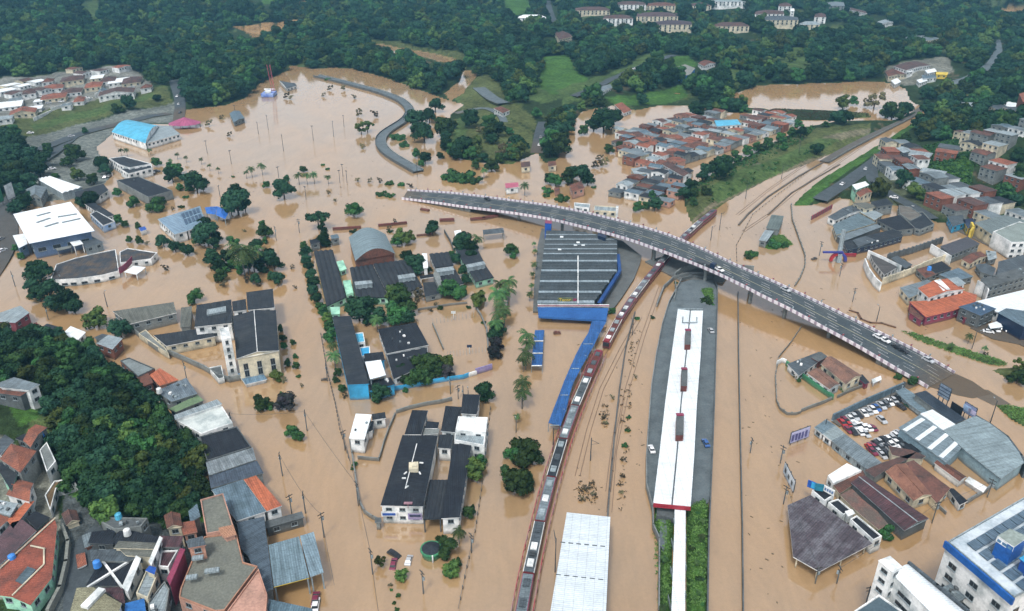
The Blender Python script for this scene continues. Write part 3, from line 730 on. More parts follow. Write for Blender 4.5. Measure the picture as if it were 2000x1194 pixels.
# ------------------------------------------------------------------ the setting: ground, water, roads
def colour_ground(X, Y):
    """land cover: grass, soil, asphalt yards (what the ground is made of)"""
    n = X.size; C = np.tile(np.array([.040,.068,.026]), (n,1))
    B = bumps(X*3.1, Y*2.7)[:,None]
    C *= .7
    C = np.where(B > .45, np.array([.075,.100,.035]), C); C = np.where(B < -.75, np.array([.10,.085,.050]), C)
    for poly, col in COVER:
        P = pw(poly); m = pip(P, X, Y); C[m] = col
    return C*np.array([.70,.74,.72])
LAWN=(.060,.130,.028); LAWN2=(.075,.115,.038); SOIL=(.26,.16,.085); YARD=(.17,.18,.17); TAR=(.085,.095,.10); DRYG=(.095,.11,.042); PATHC=(.19,.185,.16); MUD=(.30,.18,.085)
COVER = [
 ([(-900,240),(0,160),(150,148),(250,140),(300,165),(300,190),(240,200),(120,225),(0,245),(-900,330)], (.22,.215,.20)),
 ([(-900,250),(0,250),(120,222),(240,200),(300,190),(330,190),(340,208),(240,222),(110,262),(60,275),(0,270),(-900,320)], DRYG),
 ([(60,255),(180,225),(300,196),(305,200),(190,232),(70,262)], LAWN2),
 ([(60,275),(230,228),(345,205),(350,240),(240,242),(196,300),(220,330),(165,370),(60,345),(30,300)], YARD),
 ([(-900,420),(0,400),(30,400),(30,500),(0,540),(-900,640)], TAR),
 ([(60,345),(140,330),(215,345),(210,365),(150,395),(60,400)], YARD),
 ([(1062,118),(1110,112),(1120,135),(1150,165),(1180,160),(1120,195),(1075,205),(1050,180)], LAWN),
 ([(1050,180),(1075,200),(1120,195),(1060,215),(1020,205)], LAWN2),
 ([(868,240),(920,225),(960,228),(1000,250),(1040,262),(1042,300),(1000,316),(930,310),(885,296)], DRYG),
 ([(890,195),(940,160),(960,165),(975,190),(940,215),(900,222)], LAWN2),
 ([(895,232),(915,230),(910,285),(880,285)], LAWN2),
 ([(155,30),(200,35),(225,55),(190,60),(165,50)], LAWN2), ([(310,12),(350,15),(365,35),(330,38)], LAWN2), ([(500,0),(560,0),(545,28),(515,25)], LAWN), ([(580,18),(625,18),(620,26),(585,26)], SOIL),
 ([(985,0),(1030,0),(1040,20),(1010,35),(985,20)], LAWN),
 ([(1228,130),(1290,110),(1300,125),(1260,150),(1230,160)], LAWN2), ([(1290,135),(1345,122),(1360,140),(1300,150)], LAWN),
 ([(1250,190),(1330,170),(1345,190),(1300,205),(1250,205)], LAWN), ([(1180,195),(1240,190),(1250,208),(1200,205)], LAWN),
 ([(1500,105),(1560,98),(1610,130),(1640,150),(1600,160),(1540,160),(1500,145)], LAWN2), ([(1425,140),(1470,150),(1460,175),(1430,170)], LAWN2),
 ([(1620,120),(1650,125),(1655,150),(1640,155)], SOIL), ([(1720,140),(1850,125),(1860,150),(1790,170),(1740,165)], PATHC),
 ([(1338,408),(1372,350),(1420,335),(1500,300),(1580,262),(1700,250),(1700,268),(1600,312),(1500,352),(1425,392),(1350,440)], DRYG),
 ([(1345,442),(1398,404),(1500,354),(1600,314),(1640,296),(1600,308),(1500,340),(1405,388),(1352,432)], (.20,.165,.11)), ([(1560,300),(1610,276),(1700,256),(1700,262),(1620,286),(1570,306)], (.17,.15,.10)), ([(1430,352),(1478,330),(1500,334),(1450,360)], (.20,.19,.15)),
 ([(905,178),(945,158),(965,165),(1000,215),(1045,238),(1050,262),(1000,248),(930,222),(890,222)], DRYG), ([(1085,190),(1150,165),(1250,132),(1262,150),(1180,190),(1100,212)], LAWN2),
 ([(1380,380),(1440,345),(1520,318),(1600,280),(1640,280),(1560,322),(1480,360),(1400,400)], LAWN2),
 ([(1545,404),(1562,385),(1600,352),(1680,304),(1745,264),(1800,228),(1790,250),(1720,300),(1640,352),(1600,385),(1580,402)], LAWN),
 ([(1720,330),(1800,320),(1840,340),(1900,400),(2000,430),(2100,500),(1900,440),(1780,420),(1700,396)], (.085,.095,.055)),
 ([(1780,300),(1860,290),(1900,320),(1890,380),(1850,370),(1800,350)], LAWN),
 ([(1484,470),(1500,460),(1530,460),(1549,478),(1512,489),(1490,486)], LAWN),
 ([(1362,568),(1398,566),(1400,602),(1385,597),(1368,585)], LAWN),
 ([(1276,988),(1318,992),(1310,1250),(1285,1250)], LAWN), ([(1340,985),(1386,975),(1383,1250),(1338,1250)], LAWN),
 ([(0,690),(80,760),(100,830),(60,860),(0,850)], DRYG), ([(30,840),(70,830),(100,880),(60,900)], LAWN),
 ([(140,1000),(180,1000),(200,1040),(160,1194),(100,1194),(130,1100)], TAR),
 ([(150,1020),(400,1010),(500,1260),(100,1260)], TAR), ([(-900,1000),(0,900),(110,960),(140,1100),(90,1200),(-900,1400)], PATHC),
 ([(110,955),(150,940),(390,960),(400,1020),(300,1045),(200,1040),(150,1010)], LAWN),
 ([(1870,12),(2000,20),(2200,28),(2200,40),(1990,34),(1900,28)], MUD), ([(455,60),(600,48),(612,58),(560,72),(500,82)], MUD), ([(715,78),(905,112),(912,138),(840,130),(780,118),(728,104)], DRYG),
 ([(1758,646),(1850,670),(1975,705),(1972,716),(1860,690),(1770,665)], LAWN2), ([(1932,722),(1990,715),(2150,700),(2150,830),(2010,758)], DRYG), ([(1942,792),(2010,800),(2150,820),(2150,900),(2010,840)], LAWN2),
]
def build_terrain():
    pys = np.concatenate([np.array([-190,-178,-164,-150,-135,-120,-105,-92,-80,-70,-60,-50,-42,-34,-26]), np.arange(-20, 520, 2.6), np.arange(520, 1300, 4.0), np.array([1340,1400,1500,1700])])
    pxs = np.concatenate([np.arange(-2600,-200,60), np.arange(-200, 2200, 3.6), np.arange(2200, 4600, 60)])
    PY, PX = np.meshgrid(pys, pxs, indexing='ij')
    a = (PX-1000)/FX; b = -(PY-597)/FX; s, c = math.sin(PITCH), math.cos(PITCH)
    t = -H/(-s+b*c); X = a*t; Y = (c+b*s)*t
    Z = terrain(X.ravel(), Y.ravel()).reshape(X.shape)
    nr, nc = X.shape; V = np.stack([X.ravel(), Y.ravel(), Z.ravel()], 1)
    i = np.arange(nr-1)[:,None]*nc + np.arange(nc-1)[None,:]
    F = np.stack([i+nc, i+nc+1, i+1, i], -1).reshape(-1,4)
    me = bpy.data.meshes.new('ground'); me.vertices.add(len(V)); me.vertices.foreach_set('co', V.ravel())
    me.loops.add(F.size); me.loops.foreach_set('vertex_index', F.ravel().astype(np.int32))
    me.polygons.add(len(F)); me.polygons.foreach_set('loop_start', np.arange(0, F.size, 4, dtype=np.int32)); me.polygons.foreach_set('loop_total', np.full(len(F), 4, np.int32))
    me.polygons.foreach_set('use_smooth', np.ones(len(F), bool)); me.update(calc_edges=True)
    C = colour_ground(X.ravel(), Y.ravel()); C = np.concatenate([C, np.ones((len(C),1))], 1)
    ca = me.color_attributes.new('cover', 'FLOAT_COLOR', 'POINT'); ca.data.foreach_set('color', C.ravel())
    m = bpy.data.materials.new('ground'); m.use_nodes = True; T = m.node_tree; N = T.nodes; L = T.links; bs = N['Principled BSDF']; bs.inputs['Roughness'].default_value = .95; bs.inputs['Specular IOR Level'].default_value = .1
    at = N.new('ShaderNodeVertexColor'); at.layer_name = 'cover'
    geo = N.new('ShaderNodeNewGeometry'); out = at.outputs[0]
    for sc, lo, hi in ((.05, .75, 1.3), (.35, .65, 1.4), (1.8, .7, 1.3)):
        n = N.new('ShaderNodeTexNoise'); n.inputs['Scale'].default_value = sc; n.inputs['Detail'].default_value = 5; L.new(geo.outputs['Position'], n.inputs['Vector'])
        r = N.new('ShaderNodeMapRange'); r.inputs[1].default_value = .32; r.inputs[2].default_value = .68; r.inputs[3].default_value = lo; r.inputs[4].default_value = hi; L.new(n.outputs[0], r.inputs[0])
        v = N.new('ShaderNodeVectorMath'); v.operation = 'SCALE'; L.new(out, v.inputs[0]); L.new(r.outputs[0], v.inputs['Scale']); out = v.outputs[0]
    n = N.new('ShaderNodeTexNoise'); n.inputs['Scale'].default_value = 1.1; n.inputs['Detail'].default_value = 6; L.new(geo.outputs['Position'], n.inputs['Vector'])
    bp = N.new('ShaderNodeBump'); bp.inputs['Strength'].default_value = .8; bp.inputs['Distance'].default_value = .6; L.new(n.outputs[0], bp.inputs['Height']); L.new(bp.outputs[0], bs.inputs['Normal'])
    L.new(out, bs.inputs['Base Color']); me.materials.append(m)
    o = bpy.data.objects.new('ground', me); COL.objects.link(o); o['kind'] = 'structure'
build_terrain()

def water():
    m = bpy.data.materials.new('muddy_water'); m.use_nodes = True; T = m.node_tree; N = T.nodes; L = T.links; b = N['Principled BSDF']
    b.inputs['Roughness'].default_value = .085; b.inputs['IOR'].default_value = 2.55
    geo = N.new('ShaderNodeNewGeometry')
    def noise(sc, det=5, dist=0.0, scale=(1,1,1)):
        mp = N.new('ShaderNodeMapping'); mp.inputs['Scale'].default_value = scale; L.new(geo.outputs['Position'], mp.inputs[0])
        n = N.new('ShaderNodeTexNoise'); n.inputs['Scale'].default_value = sc; n.inputs['Detail'].default_value = det; n.inputs['Distortion'].default_value = dist; L.new(mp.outputs[0], n.inputs['Vector']); return n.outputs[0]
    mx = N.new('ShaderNodeMixRGB'); mx.inputs[1].default_value = (.340,.212,.100,1); mx.inputs[2].default_value = (.312,.214,.122,1)
    r = N.new('ShaderNodeMapRange'); r.inputs[1].default_value = .38; r.inputs[2].default_value = .62; L.new(noise(.009, 4, 1.2, (1,.6,1)), r.inputs[0]); L.new(r.outputs[0], mx.inputs[0])
    out = mx.outputs[0]
    for nz, lo, hi in ((noise(.05, 6, 2.0, (1,.5,1)), .93, 1.06), (noise(.16, 8, 3.5, (1,.16,1)), .965, 1.04), (noise(.9, 3, 1.0), .96, 1.04)):
        r = N.new('ShaderNodeMapRange'); r.inputs[1].default_value = .3; r.inputs[2].default_value = .7; r.inputs[3].default_value = lo; r.inputs[4].default_value = hi; L.new(nz, r.inputs[0])
        v = N.new('ShaderNodeVectorMath'); v.operation = 'SCALE'; L.new(out, v.inputs[0]); L.new(r.outputs[0], v.inputs['Scale']); out = v.outputs[0]
    L.new(out, b.inputs['Base Color'])
    bp = N.new('ShaderNodeBump'); bp.inputs['Strength'].default_value = .10; bp.inputs['Distance'].default_value = .12; L.new(noise(1.4, 3, .3), bp.inputs['Height']); L.new(bp.outputs[0], b.inputs['Normal'])
    mb = MB(); mb.face([(-6000,-400,0),(6000,-400,0),(6000,9000,0),(-6000,9000,0)]); structure('flood_water', mb, m)
water()

# far woods beyond the frame are not needed; the ground sheet runs on to the horizon
mb = MB(); mb.face([(-30000,9000,-2),(30000,9000,-2),(30000,60000,-2),(-30000,60000,-2)]); structure('far_ground', mb, M('plain', (.04,.07,.03), .95))

# roads
def road(px, w_, name='road', mat=ASPH, z=None, dz=.1): return centre_road(px, w_, mat, name, z=z, dz=dz)
road([(340,158),(345,175),(352,195),(352,215),(348,240)], 9)
road([(-60,300),(60,300),(130,272),(200,250),(330,222)], 10)
road([(25,345),(60,330),(100,305),(120,285),(150,262)], 9)
road([(-40,560),(2,500),(12,470),(10,440),(14,405),(45,370)], 12)
road([(1070,2),(1074,22),(1082,40),(1084,62)], 9); road([(1062,240),(1056,258),(1052,280),(1048,300)], 9)
road([(1120,190),(1160,172),(1210,150),(1250,132),(1290,118),(1322,108)], 8)
road([(935,172),(948,182),(962,196),(985,205)], 12, 'car_park', PAVE)
road([(890,222),(920,215),(945,208),(975,222),(985,240)], 6, 'path', PAVE)
road([(1838,170),(1880,158),(1915,143),(1940,120),(1950,98),(1946,78)], 9, 'railway_bed', PAVE)
road([(1600,396),(1640,366),(1680,338),(1715,312),(1745,290)], 9)
road([(1745,288),(1712,310),(1698,332),(1702,352),(1730,378),(1775,402),(1820,432)], 8)
road([(160,1194),(155,1130),(160,1080),(165,1035),(205,1035)], 8, 'street')

# causeway winding round the drowned field
CW = [(618,148),(650,155),(700,168),(745,180),(785,196),(803,214),(797,232),(765,250),(742,266),(741,282),(757,300),(788,318),(817,334)]
L_, R_ = centre_road(CW, 7.5, PAVE, 'causeway_road', z=1.3)
edge_wall(L_, .9, .35, CURB, 'parapet_wall', 'pale low parapet on the outer side of the winding causeway', 'wall')
edge_wall(R_, .9, .35, DCONC, 'parapet_wall', 'darker low parapet on the inner side of the winding causeway', 'wall')
mark(760, 250, 'the winding causeway')

# railway embankment between the green bank and the flooded tracks
L_, R_ = centre_road([(1806,208),(1780,226),(1740,246),(1700,266),(1650,292),(1610,316)], 6.5, DCONC, 'rail_embankment', z=.7)
edge_wall(L_, 1.2, .3, CURB, 'bridge_rail', 'pale railing along the far railway bridge beside the green bank', 'railing')
def rails(px, name, label, dist=1.5, z=.06):
    C = [U(x, y, z) for x, y in px]
    for s_ in (-1, 1):
        mb = MB()
        for a, b in zip(C, C[1:]):
            d = b-a; n = Vector((-d.y, d.x, 0)).normalized()*dist/2*s_
            mb.box(((a+b)/2+n)[:2]+(z,) if False else ((a.x+b.x)/2+n.x, (a.y+b.y)/2+n.y, z), (d.length+.05, .14, .16), math.atan2(d.y, d.x))
        o = structure('railway_track', mb, DRED)
for k, (a, b) in enumerate([([(1150,760),(1180,690),(1230,600),(1270,540)], 0), ([(1128,930),(1150,840),(1175,760),(1215,680),(1250,620)], 0), ([(1188,960),(1195,900),(1205,830),(1215,780)],0),
    ([(1440,420),(1500,372),(1560,330),(1620,296),(1690,266)],0), ([(1452,452),(1500,420),(1560,370),(1620,330),(1700,275)],0), ([(1190,1000),(1200,880),(1225,760),(1258,650),(1290,560)],0)]):
    rails(a, 'track', '')

# station island, ramp ring and forecourt
STN = [(1330,552),(1352,546),(1392,548),(1400,566),(1400,600),(1397,700),(1394,800),(1390,900),(1387,965),(1384,982),(1340,994),(1318,994),(1300,992),(1275,982),(1262,950),(1262,900),(1265,850),(1272,760),(1280,700),(1292,640),(1306,596)]
poly_slab(STN, 1.3, PAVE, 'platform', 2.5, side=DCONC)
poly_slab([(1146,712),(1154,712),(1146,735),(1139,735)], .4, PAVE, 'platform', 1.5)
poly_slab([(1058,446),(1215,470),(1253,500),(1250,515),(1238,545),(1215,580),(1196,606),(1188,612),(1041,608),(1043,560),(1050,480)], .9, PAVE, 'forecourt', 2, side=DCONC)
poly_slab([(1260,510),(1300,500),(1420,540),(1412,552),(1350,545),(1330,548)], .9, PAVE, 'forecourt', 2, side=CURB)
poly_slab([(1288,1005),(1297,1002),(1303,1030),(1302,1060),(1296,1075),(1286,1060),(1290,1030)], 1.9, PAVE, 'path', .6)
poly_slab([(1625,822),(1765,758),(1790,772),(1830,800),(1795,812),(1755,780),(1640,832)], .55, PAVE, 'pavement', 1.5)
poly_slab([(1815,728),(1862,728),(1900,745),(1935,770),(1900,778),(1870,772),(1830,760),(1800,750),(1775,760),(1758,752),(1790,738)], .10, ASPH, 'road', .5)
poly_slab([(1880,755),(1930,762),(1975,790),(1940,792),(1905,775)], .05, PAVE, 'road', .5)
poly_slab([(1895,640),(1915,632),(1960,640),(2010,660),(2030,690),(1990,672),(1940,662)], .4, ASPH, 'car_park', 1)
poly_slab([(1848,440),(1880,432),(1960,470),(2020,520),(1990,520),(1930,480)], .35, PAVE, 'street', 1)
# ------------------------------------------------------------------ overpass
NEAR = [(785,389,.3),(850,397,1.6),(902,405,2.8),(1000,417,5.0),(1075,429,6.6),(1151,448,8.0),(1226,468,8.8),(1301,495,9.2),(1377,525,9.2),(1440,554,8.8),(1497,584,8.0),(1538,603,7.2),(1613,644,5.6),(1676,678,4.0),(1751,723,2.0),(1792,746,.9),(1812,758,.35)]
FAR = [(796,373,.3),(850,376,1.6),(902,380,2.8),(1000,393,5.0),(1075,403,6.6),(1151,418,8.0),(1226,437,8.8),(1301,458,9.2),(1377,490,9.2),(1440,521,8.8),(1497,546,8.0),(1545,567,7.2),(1613,600,5.6),(1676,631,4.0),(1751,668,2.0),(1814,700,.9),(1864,730,.35)]
def dens(L):
    P = [U(*p) for p in L]; Q = [P[0]]
    for a, b in zip(P, P[1:]):
        k = 6; Q += [a.lerp(b, i/k) for i in range(1, k+1)]
    for _ in range(6): Q = [Q[0]]+[(Q[i-1]+Q[i]*2+Q[i+1])/4 for i in range(1, len(Q)-1)]+[Q[-1]]
    return Q
QN, QF = dens(NEAR), dens(FAR)
ov = root('road_bridge', (0, 0, 0), 'long curving grey road bridge with red and white edge barriers above the flood', 'bridge')
mark(1300, 480, 'the road bridge')
mb = MB()
ROADM = M('plain', (.080,.092,.100), .9, (.125,.13,.128), .7)
for k in range(len(QN)-1):
    a, b, c, d = QN[k], QN[k+1], QF[k+1], QF[k]; T = Vector((0,0,-1.3))
    mb.face([a, b, c, d], 0); a2, b2, c2, d2 = [p.lerp(q, .16)+T for p, q in ((a,d),(b,c),(c,b),(d,a))]
    t2 = Vector((0,0,-.45)); mb.face([a+t2, b+t2, b, a], 1); mb.face([a2, b2, b+t2, a+t2], 1); mb.face([c2, d2, d+t2, c+t2], 1); mb.face([c+t2, d+t2, d, c], 1); mb.face([d2, c2, b2, a2], 1)
DK = mb
def along(Q, t):
    return Q[min(int(t*(len(Q)-1)), len(Q)-2)].lerp(Q[min(int(t*(len(Q)-1)), len(Q)-2)+1], t*(len(Q)-1)-min(int(t*(len(Q)-1)), len(Q)-2))
def lane(t): return [a.lerp(b, t)+Vector((0,0,.02)) for a, b in zip(QN, QF)]
def strip_on(Q, w_, dash=None, mi=2):
    mb = DK; s_ = 0
    for a, b in zip(Q, Q[1:]):
        L = (b-a).length; n = Vector((-(b-a).y, (b-a).x, 0)).normalized()*w_/2
        if dash is None: mb.face([a-n, b-n, b+n, a+n], mi); continue
        k = 0.0
        while k < L:
            if ((s_+k) % dash) < dash*.42:
                e = min(L, k+.5); p, q = a.lerp(b, k/L), a.lerp(b, e/L); mb.face([p-n, q-n, q+n, p+n], mi)
            k += .5
        s_ += L
strip_on(lane(.5), .35, None, 3)
for t in (.27, .39, .61, .74): strip_on(lane(t), .16, 11.0)
strip_on(lane(.075), .15); strip_on(lane(.925), .15)
part('deck', DK, [ROADM, CONC, LINEW, M('plain', (.55,.48,.30), .8)], ov)
CHK = M('check', (.60,.57,.60), .6, (.47,.33,.37))
for nm, Q, sgn in (('barrier', QN, 1), ('barrier', QF, -1)):
    mb = MB(); u = 0
    for k in range(len(Q)-1):
        a, b = Q[k], Q[k+1]; d = b-a; n = Vector((-d.y, d.x, 0)).normalized()*.18; T = Vector((0,0,1.05)); D = Vector((0,0,-.35))
        for F in ([a-n+T, b-n+T, b+n+T, a+n+T], [a-n+D, b-n+D, b-n+T, a-n+T], [b+n, a+n, a+n+T, b+n+T]):
            mb.face(F, 0, d); L = d.length
            for i, (x, y) in enumerate([(u,0),(u+L,0),(u+L,1),(u,1)] if F[0] != b+n else [(u+L,0),(u,0),(u,1),(u+L,1)]): mb.uv[len(mb.uv)-4+i] = (x, y)
        u += d.length
    part(nm, mb, CHK, ov)
    # banner posts
    s_ = 0; nxt = 6.0
    for a, b in zip(Q, Q[1:]):
        L = (b-a).length
        while nxt < s_+L:
            q = a.lerp(b, (nxt-s_)/L); mb = MB(); mb.box((q.x, q.y, q.z+1.5), (.25, .25, 1.5), 0, 0); mb.box((q.x, q.y+.02, q.z+1.85), (.8, .30, .6), .6, int(nxt/8) % 2); part('banner_post', mb, [LGREY, REDM], ov); nxt += 8
        s_ += L
for t in (.20,.27,.345,.42,.505,.595,.68,.76,.83,.89):
    a, b = along(QN, t), along(QF, t)
    if a.z < 2.2: continue
    mb = MB()
    for s_ in (.25, .75):
        q = a.lerp(b, s_); mb.tube((q.x, q.y, -1.5), (q.x, q.y, q.z-2.1), .8, .8, 12)
    p, q = a.lerp(b, .17), a.lerp(b, .83); d = q-p; m_ = (p+q)/2
    mb.box((m_.x, m_.y, m_.z-1.75), (d.length, 1.7, .9), math.atan2(d.y, d.x))
    part('pillar', mb, CONC, ov)
# earth ramps closing the ends of the bridge
for Q0, Q1, nm in ((QN[:14], QF[:14], 'a'), (QN[-16:], QF[-16:], 'b')):
    mb = MB()
    for k in range(len(Q0)-1):
        for a, b in ((Q0[k], Q0[k+1]), (Q1[k+1], Q1[k])):
            o_ = (Q1[k]+Q0[k])/2; a_ = a.lerp(o_, .10); b_ = b.lerp(o_, .10)
            mb.face([(a_.x,a_.y,-1.5),(b_.x,b_.y,-1.5),(b_.x,b_.y,b.z-1.0),(a_.x,a_.y,a.z-1.0)])
    part('abutment', mb, CONC, ov)

# ------------------------------------------------------------------ bus terminal under the bridge
TM = M('rib', (.075,.088,.095), .5, (.045,.055,.06)); TL = M('rib', (.44,.48,.50), .5, (.34,.38,.39))
tr = root('bus_terminal', U(1120, 540, .9), 'big trapezoid bus terminal with stepped dark metal roofs and pale gutter bands', 'bus terminal')
mark(1118, 530, 'the bus terminal')
def lx(y): return 1066 + (y-460)*(1049-1066)/(596-460)
def rx(y): return 1205 if y < 530 else 1205 + (y-530)*(1162-1205)/(590-530)
ys = [452,461,470,480,489,498,512,531,552,573,592]
for k in range(len(ys)-1):
    y0, y1 = ys[k], ys[k+1]; xr0, xr1 = rx(y0), rx(y1)
    if k == 0: xr0 = 1120; xr1 = 1165
    if k == 1: xr0, xr1 = 1165, 1205
    a, b, c, d = U(lx(y0), y0, 5.6), U(xr0, y0+ (0 if k else 2), 5.6), U(xr1, y1, 5.6), U(lx(y1), y1, 5.6)
    mb = MB(); K = 12; prev = None
    for i in range(K+1):
        t = i/K; h = .5*math.sin(math.pi*t)+.75*abs(math.sin(math.pi*t*3)); p, q = a.lerp(d, t)+Vector((0,0,h)), b.lerp(c, t)+Vector((0,0,h))
        if prev: mb.face([prev[0], p, q, prev[1]], 0, b-a)
        prev = (p, q)
    part('roof_vault', mb, TM, tr)
    mb = MB(); m0 = MB(); d1, c1 = d+Vector((0,0,.75)), c+Vector((0,0,.75)); v = Vector((0, 1.0 if k > 4 else .6, 0))
    mb.face([d1-v, c1-v, c1+v, d1+v], 0, c1-d1); mb.face([d1-v-Vector((0,0,.6)), c1-v-Vector((0,0,.6)), c1-v, d1-v], 0)
    part('gutter', mb, TL, tr)
    for px_ in np.linspace(lx(y1)+6, xr1-6, 4):
        q = U(px_, y1, 5.3); mb = MB(); mb.tube((q.x, q.y, -1), (q.x, q.y, 5.5), .22, n=8); part('column', mb, LGREY, tr)
mb = MB()
for y0, y1 in ((500,512),(512,531),(531,552),(552,573),(573,592)):
    p, q = U(1129, y0, 6.9), U(1129, y1, 6.9); mb.tube(p, q, .3, n=6)
part('ridge_pipe', mb, WHITE, tr)
for px, ln in (((1097,463),1),((1129,474),1),((1124,480),1),((1139,480),1),((1093,488),1)):
    q = U(*px, 6.6); mb = MB(); mb.box(q, (1.6,1.2,.6)); part('skylight', mb, WROOF, tr)
P = [U(1204,496,5.4), U(1207,528,5.4), U(1166,592,5.4)]
mb = MB()
for a, b in zip(P, P[1:]):
    v = Vector((1.6,0,0)); mb.face([a, b, b+v, a+v]); mb.face([a+v, b+v, b+v-Vector((0,0,1.6)), a+v-Vector((0,0,1.6))]); mb.face([b, a, a-Vector((0,0,1.6)), b-Vector((0,0,1.6))])
part('side_canopy', mb, M('plain', (.02,.08,.27), .6), tr)
a, b = U(1050,594,5.6), U(1190,596,5.6)
mb = MB(); m_ = (a+b)/2; mb.box((m_.x, m_.y, 5.0), ((b-a).length, .5, 1.0)); part('fascia', mb, WHITE, tr)
mb = MB(); mb.box((m_.x, m_.y-.32, 5.15), ((b-a).length, .2, .45)); part('stripe', mb, MAGEN, tr)
P = [U(1050,600,4.6), U(1188,602,4.6), U(1184,626,2.9), U(1052,618,3.4)]
mb = MB(); mb.face([P[3],P[2],P[1],P[0]]); T = Vector((0,0,-.9)); mb.face([P[3]+T,P[2]+T,P[2],P[3]]); mb.face([P[2]+T, P[1]+T, P[1], P[2]]); mb.face([P[0]+T,P[3]+T,P[3],P[0]]); part('front_canopy', mb, M('plain', (.028,.12,.35), .5, (.02,.09,.28)), tr)
for px_ in (1076,1110,1152,1180):
    q = U(px_, 622, 0); mb = MB(); mb.tube((q.x, q.y, -1), (q.x, q.y, 3.2), .25, n=6); part('column', mb, WHITE, tr)
mb = MB(); q0, q1 = U(1078,622,1.5), U(1182,626,1.5); mb.box(((q0.x+q1.x)/2, q0.y+1.0, .9), ((q1-q0).length, .4, 3.2)); part('front_wall', mb, M('plain', (.02,.08,.32), .6), tr)
mb = MB(); P = [U(1189,498,5),U(1206,500,5),U(1246,508,3),U(1228,517,3.2)]; 
def letters(txt, loc, size, rz, mat, par=None, label=None, cat=None, tilt=R(90), ext=.08, name='lettering'):
    cu = bpy.data.curves.new(name, 'FONT'); cu.body = txt; cu.size = size; cu.extrude = ext; cu.align_x = 'CENTER'; cu.resolution_u = 2
    tmp = bpy.data.objects.new(name, cu); COL.objects.link(tmp); bpy.context.view_layer.update()
    me = bpy.data.meshes.new_from_object(tmp.evaluated_get(bpy.context.evaluated_depsgraph_get())); bpy.data.objects.remove(tmp)
    me.materials.clear(); me.materials.append(mat); o = bpy.data.objects.new(name, me); COL.objects.link(o)
    if par is not None: o.parent = par; o.location = Vector(loc)-world_loc(par)
    else: o.location = loc
    o.rotation_euler = (tilt, 0, rz); 
    if cat: tag(o, label, cat)
    return o
sg = root('terminal_sign', U(1105, 590, 6.0), 'yellow and pink raised lettering sign on the bus terminal front edge', 'sign')
mb = MB(); q = U(1104, 590, 6.2); mb.box((q.x, q.y+.35, q.z+1.0), (6.6, .15, 1.9)); part('panel', mb, M('plain', (.20,.22,.12), .7), sg)
letters('Tecor', (q.x-.2, q.y+.1, q.z+.3), 2.0, 0, YELLOW, sg)
mb = MB(); mb.box((q.x+4.1, q.y+.2, q.z+.9), (1.5, .15, 1.2)); part('end_panel', mb, MAGEN, sg)

# ------------------------------------------------------------------ blue walkway canopies
BL = M('rib', (.028,.12,.34), .5, (.022,.09,.27))
wk = root('covered_walkway', U(1120, 720, 0), 'long stepped blue canopy walkway running beside the stopped train', 'covered walkway'); mark(1125, 720, 'the blue covered walkway')
SEG = [((1156,627),(1184,629)),((1149,650),(1171,652)),((1136,671),(1161,673)),((1124,694),(1148,696)),((1113,719),(1134,721)),((1102,744),(1121,746)),((1092,771),(1112,773)),((1081,799),(1106,801)),((1071,826),(1095,832))]
for k in range(len(SEG)-1):
    zt = 3.6 + (.35 if k % 2 else 0)
    a, b = U(*SEG[k][0], zt), U(*SEG[k][1], zt); d, c = U(*SEG[k+1][0], zt-.25), U(*SEG[k+1][1], zt-.25)
    mb = MB(); T = Vector((0,0,.18)); mid0, mid1 = (a+b)/2+Vector((0,0,.45)), (c+d)/2+Vector((0,0,.45))
    mb.face([d, mid1, mid0, a], 0, b-a); mb.face([mid1, c, b, mid0], 0, b-a); mb.face([d-T, c-T, c, mid1, d], 0); part('roof_panel', mb, BL, wk)
    mb = MB(); mb.box(((c.x+d.x)/2, c.y-.05, c.z+.28), ((c-d).length*.75, .35, .12)); part('joint', mb, LGREY, wk)
    for q in (c, d):
        mb = MB(); mb.tube((q.x, q.y, -1.2), (q.x, q.y, 3.3), .12); part('post', mb, LGREY, wk)
pv = root('waiting_shelter', U(1052, 680, 0), 'small three bay blue canopy beside two palms and open brown water', 'shelter')
for (a_, b_, c_, d_) in (((1045,645),(1063,645),(1061,666),(1042,666)),((1042,668),(1061,668),(1060,690),(1040,690)),((1040,692),(1060,692),(1059,715),(1038,714))):
    A_, B_, C_, D_ = [U(*p, 3.2) for p in (a_, b_, c_, d_)]; mb = MB(); T = Vector((0,0,-.25))
    mb.face([D_, C_, B_, A_], 0); mb.face([D_+T, C_+T, C_, D_]); mb.face([C_+T, B_+T, B_, C_]); mb.face([A_+T, D_+T, D_, A_]); part('roof_panel', mb, BL, pv)
    mb = MB(); m_ = (C_+D_)/2; mb.box((m_.x, m_.y-.1, m_.z+.06), ((C_-D_).length, .4, .2)); part('gutter', mb, WHITE, pv)
    for q in (C_, D_, A_, B_): mb = MB(); mb.tube((q.x, q.y, -1.2), (q.x, q.y, 3.1), .1); part('post', mb, LGREY, pv)
mark(1052, 690, 'the small blue shelter')

